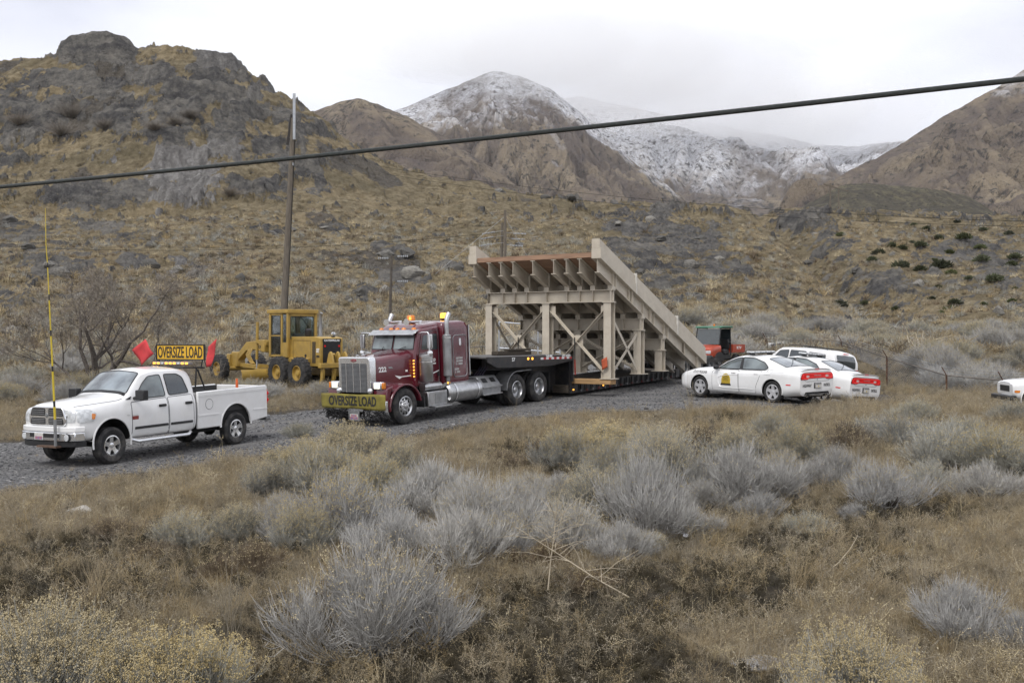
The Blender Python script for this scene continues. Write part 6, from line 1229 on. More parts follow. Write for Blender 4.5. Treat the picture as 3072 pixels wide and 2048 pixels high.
    for sx, k in ((9.9, 0), (11.46, 1), (13.13, 2), (14.8, 3)):       # diaphragms between girders
        for a, b_ in zip(GY[:-1], GY[1:]): MB().box(-sx-.008, -sx+.008, b_+.012, a-.012, gb(sx)+.12, gb(sx)+GD-.12).build('diaphragm', M_beige, T, smooth=False)
    # plank deck
    n = 27; dz = lambda s: gb(s)+GD
    for k in range(n):
        a, b_ = 8.25+k*(tip-8.3)/n, 8.25+(k+1)*(tip-8.3)/n-.012; V = [(-s, y, dz(s)+h) for s in (a, b_) for y in (-2.50, 2.50) for h in (.004, .17)]
        MB().add(V, [(0, 1, 3, 2), (4, 6, 7, 5), (0, 4, 5, 1), (2, 3, 7, 6), (0, 2, 6, 4), (1, 5, 7, 3)]).build('deck_plank', M_wood_red, T, smooth=False)
    # parapets: box sections in three lengths with a raised band
    for sd in (1, -1):
        y0, y1 = sd*2.52, sd*2.90; pz = lambda s: gb(s)+GD-.06; H1, H2 = .36, .68
        for (a, b_) in ((8.22, 10.75), (10.78, 14.05), (14.08, tip+.12)):
            m = MB(); V = [(-s, y, pz(s)+h) for s in (a, b_) for y in (y0, y1) for h in (0, H1)]; m.add(V, [(0, 1, 3, 2), (4, 6, 7, 5), (0, 4, 5, 1), (2, 3, 7, 6), (0, 2, 6, 4), (1, 5, 7, 3)])
            p = m.build('parapet', M_beige, T, smooth=False, bevel=.006, segs=1); m = MB(); V = [(-s, y, pz(s)+h) for s in (a, b_) for y in (y0+sd*.01, y1-sd*.05) for h in (H1+.001, H2)]; m.add(V, [(0, 1, 3, 2), (4, 6, 7, 5), (0, 4, 5, 1), (2, 3, 7, 6), (0, 2, 6, 4), (1, 5, 7, 3)]); m.build('parapet_crown', M_beige, p, smooth=False, bevel=.006, segs=1)
        for s_ in (10.765, 14.065): MB().prism([(-s_-.02, pz(s_)), (-s_+.02, pz(s_)), (-s_+.02, pz(s_)+H2+.07), (-s_-.02, pz(s_)+H2+.05)], 'y', y1-sd*.10, y1+sd*.02).build('joint_plate', pm('pale joint plate', (.60, .58, .53), .5), T, smooth=False)
        for s_ in (9.4, 10.6, 12.0, 13.4, 14.8, 16.0): MB().prism([(-s_-.01, gb(s_)+.03), (-s_+.01, gb(s_)+.03), (-s_+.01, gb(s_)+GD-.03), (-s_-.01, gb(s_)+GD-.03)], 'y', sd*2.73, sd*2.84).build('outer_stiffener', M_beige, T, smooth=False)
    return T
ramp()
# timber bearer under the front bent, warning flag, chains
o = MB().box(-9.48, -9.08, -2.75, 2.78, 1.225, 1.405).build('timber_bearer', M_new, bevel=.015); o.matrix_world = ML; tag(o, 'new yellow timber bearer sticking out under the front ramp columns', 'timber')
V = [(-9.02+.02*math.sin(4*u), 2.48+.22*u-.03*v, 1.75+.36*v+.12*u-.02) for u in np.linspace(0, 1, 6) for v in np.linspace(0, 1, 6)]; F = [(i*6+j, (i+1)*6+j, (i+1)*6+j+1, i*6+j+1) for i in range(5) for j in range(5)]
o = MB().add(V, F).build('warning_flag', pm('orange flag cloth', (.50, .10, .04), .8, var=.12, scale=6)); md = o.modifiers.new('s', 'SOLIDIFY'); md.thickness = .006; o.matrix_world = ML; tag(o, 'small orange flag tied to the near front ramp column', 'flag')
for y, z1_, lab in ((1.25, 2.75, 'red-handled chain binder hanging from the near X brace to the deck'), (-1.25, 2.75, 'dark tie-down chain hanging from the far X brace to the upper deck')):
    m = MB(); m.tube([(-9.15, y, z1_+.15), (-9.10, y+.04, z1_-.5), (-9.05, y+.08, 1.55)], .022, 5); o = m.build('tie_down_chain', M_under); o.matrix_world = ML; tag(o, lab, 'chain')
    if y > 0: c = MB().tube([(-9.03, y+.10, 1.55), (-9.03, y+.08, 2.1)], .035, 6).build('binder_handle', pm('red binder', (.30, .045, .03), .6, var=.2), o)
# ================================================================== police sedans
def sedan(name, label, X, Y, hx, hy):
    T = thing(name, label, 'car', on_ground(X, Y, hx, hy, 0, -3.05, .8), None)
    b = loft([(.99, S(.30, .50, .44, .60, .60, .60, .68, .55, .74, .42, .01)), (.93, S(.24, .72, .45, .80, .64, .80, .75, .70, .82, .50, .02)), (.72, S(.22, .84, .46, .91, .70, .90, .84, .78, .90, .56, .02)), (.3, S(.20, .88, .50, .94, .78, .925, .93, .80, .975, .58, .02)),
              (-.30, S(.19, .88, .50, .945, .84, .925, .97, .82, 1.02, .62, .02)), (-.52, S(.19, .88, .50, .945, .86, .92, .985, .825, 1.045, .68, .02)), (-.95, S(.19, .88, .50, .945, .86, .925, .99, .835, 1.255, .66, .02)), (-1.38, S(.19, .88, .50, .945, .87, .93, 1.0, .84, 1.425, .60, .03)),
              (-1.75, S(.19, .88, .50, .945, .88, .935, 1.0, .84, 1.475, .59, .03)), (-2.2, S(.19, .88, .50, .945, .88, .94, 1.01, .84, 1.465, .585, .03)), (-2.7, S(.20, .88, .50, .945, .90, .945, 1.03, .84, 1.38, .58, .03)), (-3.1, S(.21, .88, .50, .945, .93, .945, 1.05, .84, 1.265, .60, .03)),
              (-3.5, S(.22, .87, .50, .94, .93, .93, 1.055, .82, 1.145, .64, .02)), (-3.68, S(.24, .86, .50, .935, .92, .92, 1.05, .80, 1.105, .68, .02)), (-3.98, S(.27, .83, .52, .91, .90, .89, 1.04, .78, 1.105, .70, .015)), (-4.07, S(.28, .82, .54, .895, .88, .875, 1.02, .78, 1.09, .70, .01)), (-4.10, S(.33, .80, .56, .875, .86, .86, .99, .77, 1.06, .68, .0))], 80)
    me = b.mesh('body'); me.materials.append(M_white_paint); me = cut(me, [MB().lathe([(.405, s*.45), (.405, s*1.2)], 36, c=(x, 0, .375)) for x in (0, -3.05) for s in (1, -1)], M_under); obj('body', me, None, T, angle=32); tr = bvh(me)
    for s in (1, -1):
        for nm, dp, wp, hd in (('front_door', [(-.58, .28), (-.56, .88), (-.62, .97), (-1.66, 1.0), (-1.70, .28)], [(-.72, 1.015), (-1.10, 1.245), (-1.42, 1.375), (-1.64, 1.405), (-1.69, 1.025)], -1.48), ('rear_door', [(-1.73, .28), (-1.69, 1.0), (-2.62, 1.02), (-2.55, .80), (-2.42, .52), (-2.40, .28)], [(-1.76, 1.03), (-1.70, 1.41), (-2.15, 1.40), (-2.58, 1.28), (-2.80, 1.12), (-2.74, 1.05)], -2.42)):
            d = panel(tr, rpoly(dp, .05), 'y', s, .004, M_white_paint, nm, T); outline(tr, rpoly(dp, .05), 'y', s, .001, M_gap, 'door_seam', d, .014); panel(tr, rpoly(wp, .05), 'y', s, .007, M_glass_l, 'window', d, grid=.07); outline(tr, rpoly(wp, .05), 'y', s, .008, M_black, 'window_trim', d, .036)
            MB().box(hd-.09, hd+.09, s*.915, s*.955, .885, .93).build('handle', M_white_paint, d, bevel=.015)
        panel(tr, [(-1.66, 1.02), (-1.625, 1.41), (-1.72, 1.41), (-1.79, 1.02)], 'y', s, .009, M_black, 'door_pillar', T); outline(tr, [(-1.66, .84), (-1.2, .815), (-.95, .775), (-.82, .70), (-.84, .56), (-.92, .42), (-1.05, .385), (-2.3, .405)], 'y', s, .004, M_white_paint, 'door_scallop', T, .03, False)
        outline(tr, [(-.62, .955), (-1.7, .975), (-2.7, .99), (-3.5, 1.0)], 'y', s, .002, M_white_paint, 'belt_crease', T, .022, False)
        MB().box(-.86, -.72, s*.90, s*1.08, .99, 1.12).build('wing_mirror', M_black if s > 0 else M_white_paint, T, bevel=.04, segs=3)
        for x in (0, -3.05): wheel(T, x, s*.80, .36, .24, s, .245, 'spoke5', M_silver); MB().tube([(a, s*.925, c_) for a, c_ in circ(x, .375, .41, -12, 192, 20)], .014, 5).build('arch_lip', M_white_paint, T)
        flat_text(tr, 'STATE TROOPER', .12, -.02, .855, s, M_black_t, T, width=.62, bold=.002, shear=.1)
        # door badge: yellow beehive on a dark base
        bd = panel(tr, [(-1.17+a, .47+c_) for a, c_ in [(-.19, .06), (-.19, .20), (-.16, .30), (-.10, .37), (0, .40), (.10, .37), (.16, .30), (.19, .20), (.19, .06)]], 'y', s, .008, pm('badge yellow', (.55, .38, .03), .5, var=.1, scale=20), 'door_badge', T); panel(tr, [(-1.39, .47), (-.95, .47), (-.97, .535), (-1.37, .535)], 'y', s, .009, M_black_t, 'badge_base', bd)
        for q, (tx, w_) in enumerate((('UTAH', .13), ('HIGHWAY', .24), ('PATROL', .22))): flat_text(tr, tx, .065, -1.17, .79-q*.075, s, M_black_t, bd, off=.012, width=w_)
        for q in range(3): zz = .565+q*.085; outline(tr, [(-1.35+.02*q, zz), (-1.17, zz+.03), (-.99-.02*q, zz)], 'y', s, .009, M_black_t, 'badge_line', bd, .008, False)
        panel(tr, rpoly([(-3.60, .60), (-3.60, .635), (-3.78, .635), (-3.78, .60)], .01), 'y', s, .006, M_red, 'side_marker', T); panel(tr, rpoly([(.72, .70), (.90, .66), (.88, .76), (.70, .82)], .03), 'y', s, .008, M_lens, 'headlight', T, grid=.05)
        outline(tr, [(-2.85, 1.075), (-2.75, .90), (-2.98, .89), (-3.05, 1.05)], 'y', s, .002, M_gap, 'fuel_flap_seam', T, .008) if s > 0 else None
        ex = MB().lathe([(.055, 0), (.055, -.10), (.045, -.10), (.045, -.02), (0, -.02)], 14, c=(-4.0, s*.52, .30), axis='x', closed=False).build('exhaust_tip', M_chrome, T)
        outline(tr, [(-1.0, .36), (-2.2, .40), (-2.4, .41)], 'y', s, -.002, M_white_paint, 'sill_crease', T, .016, False)
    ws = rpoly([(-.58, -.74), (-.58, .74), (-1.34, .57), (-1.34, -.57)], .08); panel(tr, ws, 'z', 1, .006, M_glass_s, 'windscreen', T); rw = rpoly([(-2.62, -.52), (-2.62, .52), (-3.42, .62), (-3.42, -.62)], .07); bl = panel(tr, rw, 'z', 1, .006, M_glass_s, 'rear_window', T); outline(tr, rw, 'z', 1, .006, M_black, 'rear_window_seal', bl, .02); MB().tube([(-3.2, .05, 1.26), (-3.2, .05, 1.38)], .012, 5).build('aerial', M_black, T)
    # light bar
    lb = MB().box(-2.02, -1.72, -.58, .58, 1.555, 1.62).build('light_bar', M_lens, T, bevel=.025, segs=3); MB().box(-2.03, -1.71, -.57, .57, 1.54, 1.556).build('bar_base', M_black, lb); MB().box(-1.95, -1.80, -.5, -.4, 1.49, 1.545).build('bar_foot', M_black, lb); MB().box(-1.95, -1.80, .4, .5, 1.49, 1.545).build('bar_foot', M_black, lb)
    for k in range(8): y = -.49+.14*k; MB().box(-2.025, -1.715, y-.045, y+.045, 1.575, 1.60).build('lamp', M_steel if k % 2 else M_chrome, lb)
    # rear: lamp strip, spoiler lip, plate, script, dark valance
    rl = rpoly([(-.83, .80), (-.82, .96), (-.72, 1.0), (.72, 1.0), (.82, .96), (.83, .80), (.50, .80), (.42, .835), (-.42, .835), (-.50, .80)], .05); panel(tr, [(a*1.035, c_ if abs(c_-.9) < .02 else (c_-.9)*1.12+.9) for a, c_ in rl], 'x', -1, .004, M_black, 'lamp_surround', T, grid=.06); L = panel(tr, rl, 'x', -1, .012, M_red, 'tail_lamp', T, grid=.06)
    for s in (1, -1): panel(tr, [(s*.50+a, c_) for a, c_ in rpoly([(-.07, .86), (-.07, .93), (.07, .93), (.07, .86)], .02)], 'x', -1, .018, pm('reversing lens', (.75, .55, .52), .2), 'reversing_lamp', L, grid=.05); MB().box(-4.10, -3.95, s*.46-.09, s*.46+.09, .26, .35).build('exhaust_shroud', M_under, T, bevel=.02)
    outline(tr, rpoly([(-.74, .825), (-.74, .955), (-.66, .975), (.66, .975), (.74, .955), (.74, .825), (.54, .825), (.44, .86), (-.44, .86), (-.54, .825)], .05), 'x', -1, .014, pm('bright red line', (.75, .03, .03), .3, emit=((1, .05, .03), .25)), 'lamp_ring', L, .014); lettering('DODGE', .06, M_chrome, L, basis((-4.125, 0, .915), (0, -1, 0), (0, 0, 1)), width=.36)
    sp = MB(); pts = [(-.74, 1.075), (-.5, 1.12), (0, 1.135), (.5, 1.12), (.74, 1.075)]; V = [(x, y, z+dz) for (y, z) in pts for x, dz in ((-3.86, -.012), (-4.10, .012), (-4.09, -.02), (-3.86, -.03))]; F = [(i*4+j, i*4+(j+1) % 4, (i+1)*4+(j+1) % 4, (i+1)*4+j) for i in range(4) for j in range(4)]+[(0, 1, 2, 3), (16, 17, 18, 19)]; sp.add(V, F).build('spoiler', M_white_paint, T, angle=30); MB().box(-4.112, -4.10, -.10, .10, 1.105, 1.125).build('stop_lamp', M_red, T)
    outline(tr, [(-.70, .80), (-.55, .735), (.55, .735), (.70, .80)], 'x', -1, .001, M_gap, 'boot_seam', T, .010, False); MB().lathe([(.015, 0), (.015, -.012), (0, -.014)], 10, c=(-4.105, 0, .79), axis='x', closed=False).build('boot_lock', M_gap, T)
    flat_text(tr, 'HIGHWAY', .13, .52, .60, -1, M_black_t, T, axis='x', width=.46, off=.008, bold=.003); flat_text(tr, 'PATROL', .13, -.52, .60, -1, M_black_t, T, axis='x', width=.34, off=.008, bold=.003); panel(tr, [(a, c_) for a, c_ in rpoly([(-.22, .51), (-.22, .69), (.16, .69), (.16, .51)], .01)], 'x', -1, .006, M_gap, 'plate_recess', T); P = MB().box(-4.145, -4.135, -.19, .13, .525, .675).build('number_plate', M_plate, T, bevel=.004); MB().box(-4.147, -4.145, -.17, .11, .64, .67).build('plate_band', M_gap, P); MB().box(-4.147, -4.145, -.05, -.01, .55, .60).build('plate_emblem', pm('badge yellow', (.55, .38, .03), .5), P)
    panel(tr, rpoly([(-.66, .30), (-.60, .40), (.60, .40), (.66, .30)], .02), 'x', -1, .006, M_under, 'rear_valance', T)
    # push bar at the nose and underbody
    pb = MB()
    for s in (1, -1): pb.box(1.02, 1.10, s*.30-.03, s*.30+.03, .24, .86)
    pb.box(1.03, 1.09, -.60, .60, .36, .50); pb.box(1.03, 1.09, -.50, .50, .66, .74); pb.build('push_bar', M_black, T, bevel=.02); un = MB(); un.box(-3.9, .8, -.7, .7, .21, .33); un.cyl((-3.05, -.7, .36), (-3.05, .7, .36), .05); un.cyl((0, -.7, .36), (0, .7, .36), .05); un.build('underbody', M_under, T)
    return T
HC = Vector((-.625, .78)).normalized(); LC = Vector((-HC.y, HC.x))
pf = Vector((6.42, 37.1))-LC*.92
sedan('police_sedan', 'white highway patrol sedan with yellow beehive badge on the door, parked beside the trailer', pf.x, pf.y, HC.x, HC.y)
p2_ = pf-LC*2.42+HC*(-.1); sedan('police_sedan', 'second white highway patrol sedan, its flank hidden behind the badged one', p2_.x, p2_.y, HC.x, HC.y)
# ================================================================== white sport utility behind the sedans
def wagon():
    X, Y = 11.2, 47.8; T = thing('sport_utility_vehicle', 'white sport utility vehicle with black roof rails parked behind the police sedans', 'car', on_ground(X, Y, -.6, .8, 0, -2.95, .8)@Matrix.Translation((0, 0, -.1)))
    b = loft([(.85, S(.42, .72, .65, .86, .95, .86, 1.05, .76, 1.10, .6)), (.4, S(.36, .9, .65, .97, 1.0, .95, 1.12, .84, 1.17, .62)), (-.45, S(.34, .9, .65, .98, 1.05, .97, 1.16, .88, 1.24, .7)), (-.9, S(.34, .9, .65, .98, 1.05, .97, 1.17, .89, 1.60, .74)), (-1.25, S(.34, .9, .65, .98, 1.05, .97, 1.17, .89, 1.84, .70, .03)), (-2.5, S(.34, .9, .65, .98, 1.05, .97, 1.18, .89, 1.90, .70, .04)), (-3.6, S(.36, .9, .65, .98, 1.05, .97, 1.18, .89, 1.88, .70, .04)), (-3.88, S(.40, .9, .65, .96, 1.05, .95, 1.18, .87, 1.80, .70, .03)), (-4.02, S(.46, .86, .65, .93, 1.05, .92, 1.18, .85, 1.55, .74, .02))], 50)
    me = b.mesh('body'); me.materials.append(M_white_paint); me = cut(me, [MB().lathe([(.44, s*.45), (.44, s*1.3)], 32, c=(x, 0, .42)) for x in (0, -2.95) for s in (1, -1)], M_under); obj('body', me, None, T, angle=32); tr = bvh(me)
    for s in (1, -1):
        for wp in ([(-.80, 1.20), (-1.22, 1.70), (-1.68, 1.76), (-1.70, 1.20)], [(-1.78, 1.20), (-1.77, 1.76), (-2.58, 1.76), (-2.64, 1.20)], [(-2.76, 1.22), (-2.72, 1.75), (-3.55, 1.72), (-3.62, 1.24)]): w = panel(tr, rpoly(wp, .06), 'y', s, .006, M_glass, 'window', T); outline(tr, rpoly(wp, .06), 'y', s, .007, M_black, 'window_trim', w, .02)
        rr = MB(); rr.tube([(-1.5, s*.60, 1.92), (-1.7, s*.62, 1.98), (-3.3, s*.62, 1.98), (-3.5, s*.60, 1.92)], .02, 6); rr.build('roof_rail', M_black, T)
        for x in (0, -2.95): wheel(T, x, s*.83, .40, .26, s, .25, 'spoke5', M_silver)
        panel(tr, [(s*(.74+a), c_) for a, c_ in rpoly([(-.06, .95), (-.06, 1.20), (.10, 1.20), (.10, .95)], .03)], 'x', -1, .008, M_red, 'tail_lamp', T, grid=.06); panel(tr, rpoly([(-.62, .30), (-1.70, .30), (-1.72, 1.15), (-.66, 1.13)], .05), 'y', s, .004, M_white_paint, 'front_door', T); panel(tr, rpoly([(-1.76, .40), (-2.68, .40), (-2.68, 1.15), (-1.76, 1.15)], .05), 'y', s, .004, M_white_paint, 'rear_door', T)
    for x in (-1.9, -2.9): MB().tube([(x, -.62, 1.985), (x, .62, 1.985)], .018, 6).build('cross_rail', M_black, T)
    rw = rpoly([(-.66, 1.24), (-.60, 1.74), (.60, 1.74), (.66, 1.24)], .08); panel(tr, rw, 'x', -1, .008, M_glass, 'rear_window', T); panel(tr, rpoly([(-.90, -.72), (-.55, -.78), (-.55, .78), (-.90, .72), (-1.2, .66), (-1.2, -.66)], .06), 'z', 1, .008, M_glass_l, 'windscreen', T); MB().box(-3.99, -3.94, -.14, .14, 1.80, 1.83).build('stop_lamp', M_red, T); MB().tube([(-4.03, 0, 1.26), (-4.02, .1, 1.40), (-4.0, .16, 1.52)], .01, 4).build('wiper', M_black, T); MB().box(-4.16, -3.98, -.92, .92, .42, .66).build('rear_bumper', M_white_paint, T, bevel=.04); P = MB().box(-4.045, -4.03, -.15, .15, .86, .99).build('number_plate', M_plate, T)
wagon()
# ================================================================== white compact pickup cut off by the frame
def compact():
    X, Y = px_x(1024, 36.5), 36.5; T = thing('compact_pickup', 'white compact pickup half hidden by a dark grey sage beside the wire fence', 'truck', on_ground(X, Y, -1, .08, 0, -2.8, .7)@Matrix.Translation((0, 0, -.05)))
    b = loft([(.62, S(.50, .58, .66, .70, .84, .70, .94, .62, .98, .5)), (.5, S(.44, .76, .66, .80, .88, .79, .99, .70, 1.03, .55)), (.0, S(.40, .80, .66, .85, .92, .84, 1.05, .74, 1.09, .58)), (-.75, S(.38, .80, .66, .86, .95, .85, 1.10, .77, 1.16, .62)), (-1.05, S(.38, .80, .66, .86, .95, .85, 1.10, .78, 1.36, .66)), (-1.4, S(.38, .80, .66, .86, .95, .85, 1.10, .78, 1.60, .60, .03)), (-2.0, S(.38, .80, .66, .86, .95, .85, 1.10, .78, 1.64, .60, .03)), (-2.25, S(.40, .79, .66, .85, .95, .84, 1.10, .77, 1.52, .62))], 40)
    me = b.mesh('body'); me.materials.append(M_white_paint); me = cut(me, [MB().lathe([(.40, s*.4), (.40, s*1.2)], 32, c=(0, 0, .42)) for s in (1, -1)], M_under); obj('body', me, None, T, angle=32); tr = bvh(me)
    for s in (1, -1):
        wheel(T, 0, s*.72, .36, .22, s, .20, 'spoke5', M_silver); wheel(T, -2.8, s*.72, .36, .22, s, .20, 'spoke5', M_silver); MB().box(-3.9, -2.28, s*.76, s*.83, .50, 1.10).build('bed_side', M_white_paint, T, bevel=.03); panel(tr, rpoly([(.58, .66), (.44, .66), (.42, .74), (.58, .74)], .02), 'y', s, .01, M_amber, 'turn_signal', T, grid=.05); panel(tr, rpoly([(-1.0, 1.13), (-1.34, 1.50), (-1.9, 1.52), (-1.92, 1.13)], .05), 'y', s, .007, M_glass, 'window', T); panel(tr, rpoly([(-.80, .45), (-.80, 1.06), (-1.95, 1.09), (-1.95, .45)], .05), 'y', s, .004, M_white_paint, 'door', T); MB().tube([(a, s*.845, c_) for a, c_ in circ(0, .42, .41, -10, 190, 18)], .02, 5).build('arch_lip', M_white_paint, T)
    MB().box(-3.9, -2.28, -.76, .76, .62, .66).build('bed_floor', M_black, T); MB().box(-3.93, -3.88, -.8, .8, .50, 1.08).build('tailgate', M_white_paint, T); MB().box(.52, .80, -.80, .80, .40, .56).build('front_bumper', M_black, T, bevel=.03); panel(tr, rpoly([(-.80, -.62), (-.80, .62), (-1.36, .52), (-1.36, -.52)], .05), 'z', 1, .008, M_glass_l, 'windscreen', T); panel(tr, rpoly([(-.42, .68), (-.42, .88), (.42, .88), (.42, .68)], .03), 'x', 1, .008, M_black, 'grille', T)
compact()
# ================================================================== orange utility buggy with green roof
def buggy():
    Y = 53.5; X = px_x(706, Y); z = float(ground_z(X, Y)[0]); T = thing('utility_buggy', 'orange utility buggy with green canopy roof and orange dump bed behind the ramp foot', 'utility vehicle', frame(X, Y, z-.05, -.62, -.78))
    Mo = pm('orange buggy paint', (.44, .06, .022), .4, var=.12, scale=4, coat=.3); Mg = pm('green canopy', (.035, .15, .085), .45, var=.08)
    h = loft([(.72, [(0, .55), (.45, .55), (.60, .58), (.62, .75), (.56, .88), (0, .92)]), (.5, [(0, .5), (.5, .5), (.68, .55), (.70, .82), (.62, .98), (0, 1.03)]), (-.2, [(0, .5), (.5, .5), (.70, .55), (.73, .95), (.66, 1.10), (0, 1.14)])], 14).build('hood', Mo, T)
    for s in (1, -1):
        MB().box(.69, .735, s*.50-.14, s*.50+.14, .68, .84).build('headlight', M_lens, T, bevel=.03); MB().prism([(x, z) for x, z in [(.45*math.cos(R(a)), .33+.45*math.sin(R(a))) for a in range(0, 181, 12)]], 'y', s*.50, s*.78).build('fender', M_black, T)
        for x in (0, -1.92): wheel(T, x, s*.64, .32, .26, s, .17, 'deep', M_steel, tread=16)
        ca = MB(); ca.tube([(-.12, s*.66, 1.12), (-.32, s*.64, 1.95)], .03, 6); ca.tube([(-1.35, s*.66, .6), (-1.32, s*.64, 1.95)], .03, 6); ca.tube([(-.32, s*.64, 1.95), (-1.32, s*.64, 1.95)], .03, 6); ca.tube([(-1.33, s*.65, 1.25), (-1.05, s*.65, 1.25)], .025, 6); ca.build('roll_cage', M_black, T)
    MB().add([(-.14, -.62, 1.14), (-.14, .62, 1.14), (-.32, .60, 1.90), (-.32, -.60, 1.90), (-.17, -.62, 1.14), (-.17, .62, 1.14), (-.35, .60, 1.90), (-.35, -.60, 1.90)], [(0, 1, 2, 3), (4, 5, 6, 7), (0, 1, 5, 4), (1, 2, 6, 5), (2, 3, 7, 6), (3, 0, 4, 7)]).build('windscreen', M_glass, T); MB().add([(-1.36, -.62, 1.14), (-1.36, .62, 1.14), (-1.34, .60, 1.90), (-1.34, -.60, 1.90)], [(0, 1, 2, 3)]).build('rear_screen', M_glass, T)
    MB().prism([(-.20, 1.95), (-.30, 2.03), (-1.40, 2.05), (-1.48, 1.96)], 'y', -.74, .74).build('roof', Mg, T, bevel=.03); MB().lathe([(.05, 0), (.05, .09), (.03, .11)], 10, c=(-.85, 0, 2.04), axis='z').build('beacon', M_amber, T)
    MB().box(-1.35, -.2, -.66, .66, .42, .62).build('floor', M_black, T); MB().box(-1.30, -.75, -.60, .60, .62, .90).build('seat', M_black, T, bevel=.06); MB().box(-1.36, -1.22, -.60, .60, .90, 1.40).build('seat_back', M_black, T, bevel=.05); MB().tube([(-.62+.03*math.sin(a), .3+.18*math.cos(a), 1.18+.18*math.sin(a)) for a in np.linspace(0, 6.28, 14)], .018, 5).build('steering_wheel', M_black, T)
    bx = bpy.data.objects.new('dump_bed', None); link(bx, T)
    MB().box(-2.75, -1.42, -.72, .72, .72, .77).build('bed_floor', Mo, bx)
    for s in (1, -1): sd = MB().box(-2.75, -1.42, s*.70, s*.74, .78, 1.12).build('bed_side', Mo, bx); lettering('RTV', .20, M_white_t, sd, basis((-2.08, s*.744, .95), (-s, 0, 0), (0, 0, 1)), width=.5, bold=.004)
    MB().box(-2.78, -2.74, -.72, .72, .78, 1.12).build('tailgate', Mo, bx); MB().box(-1.46, -1.42, -.69, .69, .78, 1.14).build('headboard', Mo, bx); MB().box(-2.5, .2, -.35, .35, .34, .44).build('chassis', M_under, T)
buggy()
# ================================================================== yellow motor grader
M_cat = pm('grader yellow', (.44, .285, .060), .5, var=.10, scale=3, dirt=((.24, .17, .08), .5, 2.5)); M_seat = pm('torn seat cover', (.30, .29, .27), .8, var=.25)
M_clear = bpy.data.materials.new('clear cab glass'); M_clear.use_nodes = True
def _clear():
    t = M_clear.node_tree; t.nodes.clear(); o = N('ShaderNodeOutputMaterial', t); g = N('ShaderNodeBsdfGlossy', t); g.inputs['Roughness'].default_value = .05; g.inputs['Color'].default_value = (.8, .85, .85, 1); tr = N('ShaderNodeBsdfTransparent', t); tr.inputs[0].default_value = (.78, .84, .83, 1); m = N('ShaderNodeMixShader', t); f = N('ShaderNodeFresnel', t); f.inputs[0].default_value = 1.6
    n = noise_n(t, N('ShaderNodeTexCoord', t).outputs['Object'], 3, 4, .6); t.links.new(math_n(t, 'ADD', f.outputs[0], range_n(t, n, .4, .7, .02, .14)), m.inputs[0]); t.links.new(tr.outputs[0], m.inputs[1]); t.links.new(g.outputs[0], m.inputs[2]); t.links.new(m.outputs[0], o.inputs[0])
_clear()
